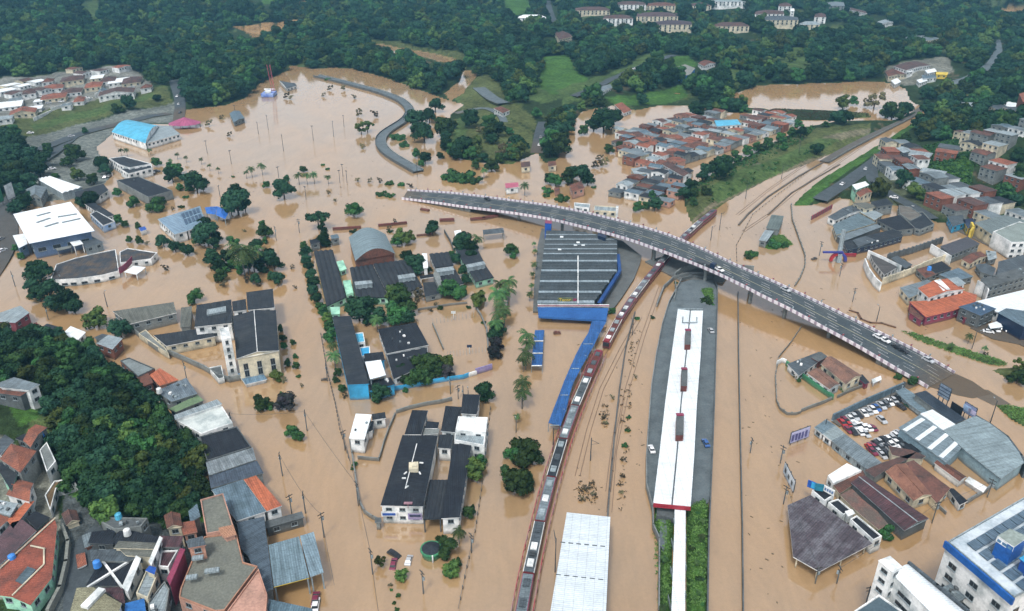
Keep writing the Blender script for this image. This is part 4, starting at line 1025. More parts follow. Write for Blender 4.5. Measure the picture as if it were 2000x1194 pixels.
# ------------------------------------------------------------------ station
st = root('railway_station', U(1330, 800, 1.3), 'long narrow white roofed station with red end fascia on a grey island platform', 'station')
mark(1335, 780, 'the white station roof')
WR = M('rib', (.70,.76,.79), .4, (.60,.65,.68))
zs = 6.2
LFT = [(1324,604),(1312,690),(1300,780),(1288,885),(1276,982)]; RGT = [(1373,607),(1368,700),(1361,790),(1356,890),(1349,990)]
for k in range(4):
    a, b, c, d = U(*LFT[k], zs), U(*RGT[k], zs), U(*RGT[k+1], zs), U(*LFT[k+1], zs); m0, m1 = (a+b)/2+Vector((0,0,-.35)), (c+d)/2+Vector((0,0,-.35))
    mb = MB(); T = Vector((0,0,-.5)); mb.face([d, m1, m0, a], 0, (0,1,0)); mb.face([m1, c, b, m0], 0, (0,1,0)); mb.face([d+T, d, a, a+T]); mb.face([c, c+T, b+T, b])
    mb.face([a+T, b+T, c+T, d+T]); part('roof', mb, WR, st)
    mb = MB(); mb.tube(m0+Vector((0,0,.12)), m1+Vector((0,0,.12)), .22, n=5); part('gutter', mb, DGREY, st)
for k in range(14):
    t = (k+.5)/14; y = 607+t*372
    for xx in (1324+(1276-1324)*t+7, 1373+(1349-1373)*t-7):
        q = U(xx, y, zs); mb = MB(); mb.tube((q.x, q.y, 1.2), (q.x, q.y, zs-.6), .2); part('column', mb, LGREY, st)
q0, q1 = U(1276,984,zs), U(1349,991,zs); mb = MB(); m_ = (q0+q1)/2; mb.box((m_.x, m_.y-.2, zs-.35), ((q1-q0).length, .3, 1.3), math.atan2((q1-q0).y, (q1-q0).x)); part('fascia', mb, REDM, st)
q0, q1 = U(1324,603,zs), U(1373,605,zs); mb = MB(); m_ = (q0+q1)/2; mb.box((m_.x, m_.y+.2, zs-.2), ((q1-q0).length, .3, .9)); part('fascia', mb, LGREY, st)
for (x0,y0,x1,y1) in ((1337.5,646,1350,673),(1330,722,1343,754),(1320,812,1336,850)):
    a, b, c, d = U(x0+1,y0,8.3), U(x1,y0,8.3), U(x1-1,y1,8.3), U(x0,y1,8.3)
    mb = MB(); mb.prism([tuple(p[:2]) for p in (d,c,b,a)], zs-.6, 8.2, 0, mtop=1); part('roof_box', mb, [DRED, DCONC], st)
    mb = MB(); m_ = (a+b)/2; mb.box((m_.x, m_.y+.5, 8.4), ((b-a).length, 1.3, .3)); part('red_cap', mb, MAGEN, st)
a, b, c, d = U(1334,619,6.5), U(1361,620,6.5), U(1361,630,6.5), U(1333,630,6.5); mb = MB()
for p, q in ((a,d),(d,c),(c,b)): mb.tube(p, q, .25)
part('pipe_frame', mb, LGREY, st)
mb = MB(); P = [(1284,985),(1325,992),(1320,1012),(1282,1008)]; mb.prism([tuple(U(x,y,3.0)[:2]) for x, y in P], 1.2, 3.0, 0); part('end_block', mb, DCONC, st)
wkk = root('station_footbridge', U(1324, 1090, 1.6), 'narrow white roofed walkway leading out from the station between strips of grass', 'covered walkway')
seg = [(992,1318,1339),(1040,1317,1339),(1095,1315,1338.5),(1150,1313,1338),(1230,1310,1338)]
for (y0,a0,b0),(y1,a1,b1) in zip(seg, seg[1:]):
    a, b, c, d = U(a0,y0,5), U(b0,y0,5), U(b1,y1,5), U(a1,y1,5); mb = MB(); mb.prism([tuple(p[:2]) for p in (d,c,b,a)], 4.6, 5.0, 0, ax=(0,1,0)); part('roof', mb, WR, wkk)
    for q in (a, b): mb = MB(); mb.box((q.x*.9995, q.y-.5, 3.1), (.25,.25,3.4)); part('post', mb, LGREY, wkk)
    for q, q2 in ((a,d),(b,c)): mb = MB(); m_ = (q+q2)/2; mb.box((m_.x+(.5 if q is a else -.5), m_.y, 2.2), (.12, (q2-q).length, 1.4)); part('side_screen', mb, LGREY, wkk)
# low wall round the island
edge = [(1286,1194),(1287,1062),(1275,1035),(1274,1000),(1262,955),(1262,900),(1265,850),(1272,760),(1281,700),(1293,640),(1306,597),(1330,553)]
wallline(edge, 2.3, CURB, 'grey parapet wall curving down the west edge of the station island', t=.35, base=0)
wallline([(1330,552),(1352,546),(1392,548),(1400,566),(1400,600),(1397,700),(1394,800),(1390,900),(1387,965),(1383,1060),(1380,1220)], 2.3, DCONC, 'dark straight parapet wall along the east edge of the station island', t=.4, base=0)
wallline([(1441,575),(1442,700),(1445,850),(1449,1030),(1451,1230)], 1.4, DCONC, 'long straight low wall standing in the brown water east of the station', t=.35, base=0); mark(1446, 900, 'the long straight wall')
wallline([(1318,545),(1330,535),(1360,528),(1400,527),(1470,532)], 3.4, CONC, 'curved concrete ramp wall under the road bridge', t=.6, base=0)
wallline([(1283,600),(1296,566),(1315,548),(1345,540),(1392,540)], 2.2, CURB, 'curved pale kerb wall round the station forecourt', t=.5, base=0)
q = [(1318,560),(1320,575),(1316,595)]
wallline(q, 2.4, CONC, 'short grey ramp wall beside the forecourt of the station', t=.3, base=.8)
# parked cars on the forecourts
for px, py, cl, lb in ((1378,868,'blue','dark blue car parked on the east platform road beside the station roof'),(1388,648,'silver','silver car parked near the ramp end of the station platform'),(1272,880,'white','white car parked on the west platform road beside the station roof')):
    car(U(px,py,1.32), R(96), cl, lb, group='cars on the station island')

# ------------------------------------------------------------------ white metal hall at the bottom
B([(1107,1002),(1192,1011),(1182,1230),(1070,1225)], 7.5, 'large white metal roofed depot with two dark roof joints between the tracks', 'depot', roof=M('rib', (.56,.62,.66), .4, (.47,.53,.57)), wall=LGREY, rows=0, ridge=1, base=0, m='the white metal depot', over=.2)
rf = [o for o in bpy.data.objects if o.name.startswith('building')][-1]
for ya, yb in ((1059,1068),(1122,1133)):
    a, b = U(1101-(ya-1002)*.145, ya, 7.75), U(1189-(ya-1002)*.05, yb, 7.75); mb = MB()
    for k in range(6): p, q = a.lerp(b, k/6+.02), a.lerp(b, (k+.72)/6); mb.tube(p, q, .14, n=5)
    part('roof_joint', mb, DGREY, rf)

# ------------------------------------------------------------------ trains
def smoothpath(px, z, step=1.0):
    P = [U(x, y, z) for x, y in px]; Q = [P[0]]
    for a, b in zip(P, P[1:]):
        k = max(2, int((b-a).length/3)); Q += [a.lerp(b, i/k) for i in range(1, k+1)]
    for _ in range(40): Q = [Q[0]]+[(Q[i-1]+Q[i]*2+Q[i+1])/4 for i in range(1, len(Q)-1)]+[Q[-1]]
    return Q
def at_len(Q, s):
    for a, b in zip(Q, Q[1:]):
        L = (b-a).length
        if s <= L: return a.lerp(b, s/L), (b-a).normalized()
        s -= L
    return Q[-1], (Q[-1]-Q[-2]).normalized()
def train(px, label, nose_first, roofm, mk, wd=3.0, clen=19.5):
    Q = smoothpath(px, 3.6); tot = sum((b-a).length for a, b in zip(Q, Q[1:])); n = int(tot/clen)
    clen = tot/n; m0 = Q[len(Q)//2]
    rt = root('train', (m0.x, m0.y, 0), label, 'train'); mark(*mk)
    for k in range(n):
        (a, _), (b, _) = at_len(Q, k*clen+.35), at_len(Q, (k+1)*clen-.35); d = (b-a); L = d.length; ang = math.atan2(d.y, d.x); c = (a+b)/2
        def bx(mb, x, y, z, dx, dy, dz, mi=0):
            ca, sa = math.cos(ang), math.sin(ang); mb.box((c.x+x*ca-y*sa, c.y+x*sa+y*ca, z), (dx, dy, dz), ang, mi)
        mb = MB(); bx(mb, 0, 0, 2.0, L, wd, 2.9); nose = (k == 0 and nose_first == 0) or (k == n-1 and nose_first == 1)
        body = part('carriage', mb, M('plain', (.24,.045,.055), .4, (.16,.035,.045)), rt)
        body['o'] = tuple(rt.location)
        rm = DRED if nose else roofm[k % len(roofm)]
        mb = MB(); bx(mb, 0, 0, 3.55, L-(.1), wd-.35, .24); o = part('roof', mb, rm, body)
        for s_ in (-1, 1):
            mb = MB(); bx(mb, 0, s_*(wd/2+.02), 2.5, L*.94, .05, .85); part('window_band', mb, GLASS, body)
            mb = MB(); bx(mb, 0, s_*(wd/2-.08), 3.52, L, .2, .2); part('roof_rail', mb, LINEW if k % 2 else MAGEN, body)
        for x in (-.33, .02, .34):
            mb = MB(); bx(mb, x*L, 0, 3.86, 2.6, 1.7, .4); part('roof_unit', mb, random.choice([LGREY, DGREY, WHITE]), body)
        if random.random() < .5:
            mb = MB(); bx(mb, .18*L, 0, 4.2, 1.6, 1.5, .1); bx(mb, .18*L, 0, 3.9, .15, 1.2, .7); part('pantograph', mb, STEEL, body)
        if nose:
            sg = 1 if nose_first == 1 else -1
            mb = MB(); bx(mb, sg*(L/2+.3), 0, 2.5, .9, wd*.8, 1.4); part('cab_window', mb, GLASS, body)
            mb = MB(); bx(mb, sg*(L/2-1.8), 0, 3.7, 3.6, wd*.75, .5); part('cab_roof', mb, M('plain', (.26,.03,.045), .6), body)
    return Q
Q1 = train([(1396,409),(1362,436),(1335,460),(1312,486),(1285,519),(1262,545),(1240,574),(1217,606),(1198,637),(1184,668)], 'upper red and grey train stopped under the bridge, red nose facing the lower train', 1, [M('plain', (.19,.10,.12), .5, (.13,.09,.10)), M('plain', (.22,.20,.21), .5, (.14,.08,.09))], (1225, 600, 'the upper red train'))
Q2 = train([(1171,684),(1160,708),(1145,740),(1129,775),(1114,812),(1101,847),(1091,880),(1080,915),(1070,950),(1061,985),(1052,1020),(1043,1060),(1034,1100),(1026,1140),(1019,1180),(1010,1240)], 'lower long train with grey roof units and red sides stopped in brown water', 0, [GREY, DGREY, GREY, CHAR], (1075, 950, 'the lower long train'))
# lattice fence along the lower train
for s_, lb in ((2.7, 'red lattice railing on the outer side of the lower long train'), (-2.7, 'red lattice railing on the tree side of the lower long train')):
    mb = MB(); pts = []
    for i, a in enumerate(Q2[:-1]):
        d = (Q2[i+1]-a); n = Vector((-d.y, d.x, 0)).normalized()*s_; pts.append(Vector((a.x+n.x, a.y+n.y, 0)))
    for i, (a, b) in enumerate(zip(pts, pts[1:])):
        U_ = Vector((0,0,2.3)); L0 = Vector((0,0,.5)); mb.tube(a+U_, b+U_, .12, n=4); mb.tube(a+(U_ if i%2 else L0), b+(L0 if i%2 else U_), .09, n=3); mb.tube(a+Vector((0,0,-1)), a+U_, .1, n=4)
    single('lattice_railing', mb, M('plain', (.45,.07,.08), .6, (.5,.4,.38)), lb, 'railing')

# ------------------------------------------------------------------ school with vaulted hall (upper centre)
B([(681,464),(753,458),(772,496),(694,510)], 5.2, 'arched grey sports hall with open front standing in floodwater', 'sports hall', name='sports_hall', roof=M('rib', (.30,.36,.37), .4, (.24,.29,.30)), wall=RUST, kind='arch', rise=4.6, rows=0, base=0, m='the arched grey hall', win=False, over=.5)
SAW = M('plain', (.030,.034,.042), .7, (.055,.056,.058))
B([(613,492),(650,489),(676,582),(638,600)], 4.6, 'long curving black ribbed roof block behind the roadside trees', 'school block', roof=SAW, wall=MINT, kind='saw', rise=.9, rows=1, base=0, m='the long black ribbed roof')
B([(683,524),(728,518),(760,583),(695,582)], 4.6, 'black ribbed roof block with one white band, beside a mint green annex', 'school block', roof=SAW, wall=MINT, kind='saw', rise=.9, base=0)
B([(729,517),(796,508),(826,562),(761,584)], 4.9, 'widest black ribbed roof block directly in front of the arched hall', 'school block', roof=SAW, wall=WHITE, kind='saw', rise=.9, base=0, m='the widest black ribbed roof')
B([(838,497),(877,493),(886,520),(850,525)], 4.6, 'black ribbed roof block beside the upright white canopy', 'school block', roof=SAW, wall=WHITE, kind='saw', rise=.8, base=0)
B([(855,532),(889,526),(906,555),(866,563)], 4.6, 'black ribbed roof block below a white roof band and beside a bare concrete slab', 'school block', roof=SAW, wall=WHITE, kind='saw', rise=.8, base=0)
B([(889,488),(932,486),(945,512),(907,520)], 4.6, 'plain dark grey roof block among trees at the school corner', 'school block', roof=CHAR, wall=MINT, base=0)
B([(912,525),(948,518),(965,543),(929,552)], 4.6, 'corner black ribbed roof block with a mint green wall near the tall palms', 'school block', roof=SAW, wall=MINT, kind='saw', rise=.8, base=0, m='the corner black ribbed roof')
for px, lb in (([(692,551),(725,548),(728,554),(694,558)],'short white roof band on the black school roof beside the mint green annex'),([(776,539),(809,534),(812,541),(779,546)],'white roof band on the widest black ribbed roof'),([(851,526),(884,521),(888,528),(854,533)],'white roof band beside the bare concrete slab'),([(909,518),(945,511),(949,517),(913,524)],'white roof band near the corner black ribbed roof')):
    B(px, 5.7, lb, 'roof canopy', name='roof_canopy', roof=LGREY, wall=LGREY, rows=0, base=4.3, win=False, thick=.15, over=.2)
B([(824,496),(834,496),(836,524),(827,525)], 5.5, 'upright narrow white canopy between two ribbed school roofs', 'canopy', name='canopy', roof=WROOF, wall=WHITE, base=0, win=False)
B([(850,528),(857,532),(866,560),(858,564),(846,536)], 5.2, 'bare grey concrete slab beside the black ribbed school roof', 'roof slab', name='roof_slab', roof=CONC, wall=CONC, base=0, win=False, over=.1)
B([(826,553),(861,550),(862,574),(830,581)], 3.8, 'small flat charcoal roof near the trees at the school yard', 'school block', roof=CHAR, wall=CONC, base=0)
B([(819,540),(851,535),(853,541),(821,546)], 3.4, 'narrow dark link roof between two ribbed school blocks', 'walkway roof', name='walkway_roof', roof=BLACK, wall=WHITE, base=0, open_=True)
B([(657,512),(670,509),(677,526),(664,531)], 3.6, 'small mint green annex roof between two black ribbed roofs', 'annex', name='annex', roof=MINT, wall=MINT, base=0)
B([(668,548),(686,546),(692,572),(675,577)], 3.6, 'pale mint green yard roof beside the long black ribbed roof', 'annex', name='annex', roof=MINT, wall=MINT, base=0, kind='parapet')
B([(604,470),(622,466),(625,474),(607,479)], 4.0, 'little dark roofed hut behind the cone shaped tree', 'hut', name='hut', roof=BLACK, wall=CONC, base=0)
B([(645,461),(659,458),(663,465),(648,468)], 4.0, 'little grey roofed hut beside the arched hall', 'hut', name='hut', roof=BGREY, wall=CONC, base=0)
B([(943,450),(983,446),(985,455),(944,459)], 4.0, 'long open sided grey bus shelter in the flood near the bridge', 'shelter', name='bus_shelter', roof=DGREY, wall=CONC, base=0, open_=True, m='the grey bus shelter')
B([(887,452),(900,450),(903,463),(890,464)], 4, 'white roofed kiosk beside a leafy tree near the bridge', 'kiosk', name='kiosk', roof=WROOF, wall=WHITE, base=0)
B([(1120,395),(1154,398),(1152,407),(1121,403)], 8.2, 'white two storey block with four dark windows beyond the bridge', 'office block', roof=LGREY, wall=WHITE, kind='parapet', rows=2, base=0, m='the white block beyond the bridge')
B([(1160,401),(1208,404),(1206,414),(1158,411)], 8.2, 'cream two storey block with dark panes behind the bridge railing', 'office block', roof=LGREY, wall=CREAM, kind='parapet', rows=2, base=0)
B([(1203,403),(1208,403),(1208,407),(1203,407)], 10.5, 'slim white tower at the end of the cream block', 'tower', name='tower', roof=WHITE, wall=WHITE, base=0, win=False, over=.05)
B([(1065,431),(1078,432),(1077,438),(1064,437)], 9.5, 'small bright blue lift tower against the bridge barrier', 'lift tower', name='lift_tower', roof=MAGEN, wall=BLUE, base=0, win=False, over=.1)
B([(1168,455),(1184,460),(1183,466),(1167,461)], 8.0, 'navy stair tower under the bridge beside the terminal', 'stair tower', name='stair_tower', roof=NAVY, wall=NAVY, base=0, win=False, over=.1)
wallline([(652,450),(703,447)], 1.5, DRED, 'dark red wall line in open water left of the arched hall', t=1.2, base=0)
wallline([(741,443),(766,441),(793,438)], 1.5, DRED, 'dark red wall line behind the arched hall', t=1.2, base=0)
wallline([(815,462),(844,459)], 1.0, DRED, 'short thin red wall beside the round dark tree', t=.8, base=0)
wallline([(862,433),(884,432)], 1.5, DRED, 'short red wall nearest the bridge shadow', t=2.2, base=0)
wallline([(922,431),(945,429),(971,424)], 1.4, DRED, 'long dark red wall in the water beside the bridge', t=2.0, base=0)
wallline([(824,411),(836,413)], 1.2, DRED, 'small floating rust red box near the bridge start', t=1.6, base=0)
wallline([(868,455),(880,475),(885,490)], 2.0, DCONC, 'dark slanting wall between the round tree and the school', t=.3, base=0)

# ------------------------------------------------------------------ blue school (centre)
B([(649,620),(685,618),(721,751),(679,753)], 6.6, 'long charcoal roofed school wing ending in a bright blue wall', 'school wing', roof=CHAR, wall=SKYB, rows=0, base=0, m='the bright blue end wall', ridge=1, trim=SKYB)
B([(738,644),(813,631),(837,675),(755,692)], 6.0, 'broad black roofed hall beside the sports court', 'school hall', roof=BLACK, wall=WHITE, base=0, m='the broad black hall roof', vents=6)
B([(756,695),(834,680),(836,712),(769,742)], 5.2, 'lower black roofed wing half hidden by a big tree', 'school wing', roof=BLACK, wall=WHITE, base=0, vents=4)
B([(711,692),(748,688),(752,705),(714,712)], 4.6, 'small black roof between blue walls of the school yard', 'school wing', roof=BLACK, wall=SKYB, base=0)
B([(713,708),(744,704),(754,734),(723,742)], 7.0, 'bright white square canopy over the school entrance', 'canopy', name='canopy', roof=WROOF, wall=LGREY, base=0, open_=True, m='the bright white school canopy')
B([(720,745),(763,738),(772,752),(722,765)], 4.6, 'low black roof in front of the white school canopy', 'school wing', roof=BLACK, wall=SKYB, base=0, vents=2)
B([(690,650),(711,648),(715,668),(696,671)], 4.2, 'light blue and white tank house in the school yard', 'tank house', name='tank_house', roof=CYANR, wall=WHITE, base=0, kind='parapet')
B([(700,678),(724,675),(725,695),(704,697)], 4.4, 'bright blue box with white rim in the school yard', 'annex', name='annex', roof=SKYB, wall=WHITE, base=0, kind='parapet')
B([(645,601),(664,600),(664,614),(647,615)], 5, 'light green gable end at the head of the blue school', 'annex', name='annex', roof=MINT, wall=MINT, base=0)
wallline([(752,762),(790,756),(830,748),(870,741),(905,736),(916,732)], 1.9, SKYB, 'bright blue boundary wall in front of the school trees', t=.4, base=0, zpix=1)
wallline([(930,727),(948,722),(960,718)], 2.6, LILAC, 'lilac painted corner of the school boundary wall', t=.5, base=0, zpix=1)
wallline([(916,732),(930,728)], 1.8, WHITE, 'white stretch of boundary wall beside the lilac corner', t=.5, base=0, zpix=1)
wallline([(817,607),(850,602),(880,597),(912,594)], 1.1, CURB, 'pale low wall along the top of the sports court', t=.35, base=0)
wallline([(930,605),(940,620),(950,645),(954,690)], 1.4, CURB, 'pale side wall of the sports court beside the palms', t=.4, base=0)
wallline([(845,635),(855,658),(866,684)], 1.2, CONC, 'leaning low wall on the tree side of the sports court', t=.3, base=0)
for k, (x0,y0,x1,y1) in enumerate([(846,633,932,620),(874,698,948,688)]):
    a, b = U(x0,y0,0), U(x1,y1,0); mb = MB()
    for i in range(13):
        q = a.lerp(b, i/12); mb.tube((q.x,q.y,-1), (q.x,q.y,2.6), .07, n=4)
    single('court_fence', mb, LGREY, ['thin wire fence posts along the far end of the sports court','thin wire fence posts along the near end of the sports court'][k], 'fence')
for px, py, lb in ((917,692,'basketball hoop on a post at the near end of the court'),(886,625,'basketball hoop on a post at the far end of the court')):
    g = U(px,py,0); rt = root('basketball_hoop', g, lb, 'basketball hoop')
    mb = MB(); mb.tube((g.x,g.y,-1),(g.x,g.y,3.2),.12); part('post', mb, WHITE, rt)
    mb = MB(); mb.box((g.x,g.y,3.6),(1.9,.1,1.2)); part('backboard', mb, NAVY if py > 650 else WHITE, rt)

# ------------------------------------------------------------------ black roofed clinic (lower centre)
B([(786,851),(855,852),(827,991),(743,989)], 6.6, 'largest black roofed clinic wing with white end wall and banners', 'clinic wing', roof=BLACK, wall=WHITE, rows=2, base=0, kind='hip', rise=1.2, ridge=0, m='the black clinic roof', wsize=(1.5,.8), cap=8, trim=WHITE)
cl = bpy.data.objects[[o.name for o in bpy.data.objects if o.get('label','').startswith('largest black roofed clinic')][0]]
def panel_on(par, px, py, z, wd, ht, mat, nm='banner', rz=0, dy=-.25, sub=None):
    q = U(px, py, z); mb = MB(); mb.box((q.x, q.y+dy, z), (wd, .12, ht), rz); return part(nm, mb, mat, par)
panel_on(cl, 760, 1003, 4.2, 4.4, 1.7, WHITE); panel_on(cl, 760, 1003, 4.25, 3.7, .75, BLUE, 'banner_stripe', dy=-.42)
panel_on(cl, 811, 1008, 3.4, 4.0, 2.2, LILAC); panel_on(cl, 811, 1006, 3.9, 3.2, .5, NAVY, 'banner_stripe', dy=-.42)
q = U(797, 990, 6.6); mb = MB(); mb.box((q.x, q.y+.6, 7.4), (2.4,.8,.3)); mb.tube((q.x,q.y,6),(q.x,q.y,7.4),.1); part('sign_arm', mb, M('plain', (.5,.25,.28), .7), cl)
q = U(808, 914, 8.2); mb = MB(); mb.box((q.x, q.y, 8.4), (2.8,3.4,1.4), .1); mb.box((q.x+.3, q.y-.4, 9.2), (1.4,1.2,.8), .1); part('plant_box', mb, CREAM, cl)
for k, (px, py) in enumerate(((789,935),(792,925),(820,925),(823,905),(795,952))): q = U(px, py, 8); mb = MB(); mb.box((q.x, q.y, 8.15), (1.2,.4,.3), k); part('roof_vent', mb, WHITE, cl)
B([(805,802),(836,803),(823,850),(790,850)], 5.8, 'small black roofed clinic wing with white side gutters', 'clinic wing', roof=BLACK, wall=WHITE, rows=1, base=0, trim=WHITE)
B([(833,824),(858,826),(855,838),(830,838)], 4.8, 'narrow black link roof between two clinic wings', 'clinic wing', roof=BLACK, wall=WHITE, base=0)
B([(828,840),(858,838),(856,848),(826,850)], 4.4, 'pale flat slab roof beside the black link roof', 'clinic wing', roof=CONC, wall=WHITE, base=0)
B([(904,771),(938,772),(931,811),(900,809)], 6.2, 'upper black roofed clinic wing next to a round tree', 'clinic wing', roof=BLACK, wall=WHITE, rows=1, base=0, trim=WHITE)
B([(870,794),(902,796),(890,846),(861,843)], 6.0, 'middle black roofed clinic wing behind the white block', 'clinic wing', roof=BLACK, wall=WHITE, rows=1, base=0, trim=WHITE)
B([(893,812),(955,814),(951,846),(887,842)], 8.5, 'white flat roofed upper storey block with raised rim', 'clinic block', roof=WROOF, wall=WHITE, rows=2, base=0, kind='parapet', m='the white clinic block')
B([(887,844),(950,848),(948,872),(885,860)], 7.2, 'lower white flat roof stepping down from the raised rim block', 'clinic block', roof=LGREY, wall=WHITE, rows=2, base=0, kind='parapet')
B([(858,850),(886,850),(881,878),(855,876)], 5.0, 'small dark flat roof in the middle of the clinic yard', 'clinic wing', roof=CHAR, wall=WHITE, base=0)
B([(885,868),(921,870),(898,1012),(862,1014)], 6.0, 'long narrow black roofed clinic wing beside the trees', 'clinic wing', roof=BLACK, wall=WHITE, rows=1, base=0, trim=WHITE, m='the long narrow clinic roof')
B([(839,938),(876,938),(862,1014),(826,1015)], 5.0, 'black slatted shade roof linking the two clinic wings', 'shade roof', name='shade_roof', roof=SAW, wall=DGREY, kind='saw', rise=.35, ridge=1, base=0, open_=True)
B([(695,809),(726,811),(712,860),(682,857)], 5.6, 'small white two part pavilion in a flooded yard', 'pavilion', name='pavilion', roof=WROOF, wall=WHITE, rows=1, base=0, m='the small white pavilion', vents=2)
B([(726,810),(752,806),(754,818),(727,822)], 4.0, 'little grey roof porch behind the white pavilion', 'porch', name='porch', roof=CHAR, wall=WHITE, base=0)
B([(714,826),(731,823),(728,842),(718,846)], 3.2, 'small dark canopy at the side of the white pavilion', 'canopy', name='canopy', roof=CHAR, wall=WHITE, base=0)
wallline([(772,812),(760,840),(750,868),(743,893),(740,901),(700,897)], 1.3, CONC, 'low grey wall enclosing the yard of the white pavilion', t=.35, base=0)
wallline([(775,808),(800,800),(830,793),(862,788),(882,783)], 1.6, CONC, 'grey boundary wall running up to the round tree by the clinic', t=.4, base=0)
wallline([(683,860),(688,890),(694,930),(697,955),(703,985),(712,1003),(728,1014),(742,1020)], 1.3, CONC, 'low curved wall sweeping round to the clinic gate', t=.4, base=0)
B([(733,1012),(745,1012),(744,1022),(732,1022)], 2.8, 'tiny grey gatehouse at the end of the curved wall', 'gatehouse', name='gatehouse', roof=DCONC, wall=CONC, base=0, win=False)
# round green kiosk
g = U(843,1084,0); rt = root('round_kiosk', (g.x,g.y,0), 'round dark roofed kiosk with green walls and a white post', 'kiosk'); mark(843,1080,'the round green kiosk')
mb = MB(); mb.tube((g.x,g.y,-1.2),(g.x,g.y,2.4),2.6,2.6,14); part('wall', mb, GREEN, rt)
mb = MB(); mb.tube((g.x,g.y,2.1),(g.x,g.y,2.45),3.1,3.0,16); part('rim', mb, GREEN, rt)
mb = MB(); mb.tube((g.x,g.y,2.46),(g.x,g.y,3.5),2.6,.25,16); part('roof', mb, CHAR, rt)
mb = MB(); mb.box((g.x+.6,g.y-2.9,1.2),(.35,.35,2.6)); part('post', mb, WHITE, rt)
# floating cars
car(U(770,1086,-.45), R(-35), 'black', 'black car afloat between the shrub and the other stranded cars', 'cars adrift in the flood', pitch=R(4))
car(U(769,1105,-.45), R(88), 'maroon', 'maroon red car half sunk just in front of the black one', 'cars adrift in the flood', pitch=R(-3))
car(U(799,1098,-.5), R(84), 'silver', 'silver car with bright bonnet half sunk between two other cars and the kiosk', 'cars adrift in the flood', pitch=R(6))
car(U(304,638,-.3), R(-10), 'white', 'white car half sunk in the flooded courtyard', 'cars adrift in the flood'); car(U(313,636,-.3), R(-20), 'black', 'black car half sunk in the flooded courtyard', 'cars adrift in the flood')
car(U(617,1173,-.1), R(95), 'maroon', 'dark red pickup in shallow water beside the yellow edged canopy', 'cars adrift in the flood', scale=1.1)
car(U(617,1185,-.1), R(95), 'white', 'white van in shallow water beside the yellow edged canopy', 'cars adrift in the flood', scale=1.1)
mb = MB(); q = U(1088,652,0); mb.box((q.x,q.y,.15),(3.0,1.6,.9),.1); mb.box((q.x-.6,q.y,.8),(1.0,1.2,.5),.1); mb.box((q.x+.7,q.y,.75),(.9,1.2,.4),.1); single('debris_raft', mb, DRED, 'small dark brown raft of debris near the blue walkway', 'debris')
mb = MB(); q = U(633,743,0); mb.box((q.x,q.y,.2),(2.2,1.0,.7),.1); mb.box((q.x+.4,q.y,.7),(1.2,.8,.4),.1); single('floating_crate', mb, STEEL, 'small black crate adrift in the wide flooded street', 'crate')
mb = MB(); q = U(1590,507,0); mb.box((q.x,q.y,.2),(3.0,1.4,.8),.4); mb.box((q.x+.4,q.y,.9),(1.2,1.2,.4),.4); single('floating_crate', mb, STEEL, 'black box adrift beside the ring monument', 'crate')
# ------------------------------------------------------------------ upper left: hall, market, warehouses
B([(218,258),(262,236),(310,246),(284,280)], 5.5, 'sky blue barrel roofed hall on the shore of the drowned field', 'sports hall', name='sports_hall', roof=CYANR, wall=WHITE, kind='arch', rise=3.8, ridge=0, rows=1, m='the sky blue hall', over=.2)
B([(286,281),(309,246),(332,247),(352,262)], 4.5, 'pale grey lean roof attached to the sky blue hall', 'annex', name='annex', roof=LGREY, wall=WHITE, rows=1, cap=10)
g = U(362,248,0); rt = root('fair_tent', (g.x,g.y,0), 'magenta fan shaped pavilion tent at the water edge', 'tent'); mark(362,248,'the magenta tent')
mb = MB(); K = 12
for k in range(K):
    a0, a1 = 2*math.pi*k/K, 2*math.pi*(k+1)/K; r_ = 12.5
    mb.face([(g.x+r_*math.cos(a0), g.y+r_*.8*math.sin(a0), 3.0), (g.x+r_*math.cos(a1), g.y+r_*.8*math.sin(a1), 3.0), (g.x-1, g.y+3, 7.0)])
part('roof', mb, M('rib', (.42,.10,.20), .6, (.33,.08,.17)), rt)
mb = MB()
for k in range(K): a0 = 2*math.pi*k/K; mb.tube((g.x+11.8*math.cos(a0), g.y+9.4*math.sin(a0), -1.2), (g.x+11.8*math.cos(a0), g.y+9.4*math.sin(a0), 2.98), .15)
part('frame', mb, MAGEN, rt)
B([(448,222),(468,217),(478,232),(457,240)], 3.5, 'small tilted blue grey roof out in the drowned field', 'shed', name='shed', roof=BGREY, wall=CONC, base=0, kind='gable', m='the lone tilted shed')
g = U(526,188,0)
rt = root('amusement_ride', (g.x,g.y,0), 'blue and white fairground ride with a tall red mast', 'fairground ride'); mark(526,180,'the fairground ride')
mb = MB(); mb.box((g.x,g.y,1.5),(11,13,4)); part('platform', mb, M('plain', (.10,.18,.55), .6, (.35,.45,.65)), rt)
mb = MB(); mb.box((g.x,g.y-2,4.4),(5,6,1.6),.2); part('booth', mb, WHITE, rt)
mb = MB(); mb.box((g.x-1,g.y+7,4.8),(10,1,1.2)); part('sign_board', mb, WHITE, rt)
mb = MB()
for dx in (-1.1, 1.1):
    mb.tube((g.x+3+dx,g.y+5,-1),(g.x+1.5+dx*1.3,g.y+5,27),.28,n=5)
for k in range(8): mb.tube((g.x+2,g.y+5,3+k*3),(g.x+4-k*.2,g.y+5,6+k*3),.15,n=4)
part('mast', mb, M('plain', (.45,.05,.09), .6, (.4,.2,.22)), rt)
B([(545,158),(572,163),(580,168),(560,174)], 4.5, 'dark grey shed roof with a white edge behind the fairground ride', 'shed', name='shed', roof=DGREY, wall=WHITE, kind='gable', ridge=1)
B([(211,309),(243,305),(298,320),(252,328),(232,322)], 6.5, 'dark roofed building with a white parapet around it on the shore', 'office building', roof=CHAR, wall=WHITE, kind='parapet', rows=2, m='the white edged dark roof', parapet=WHITE)
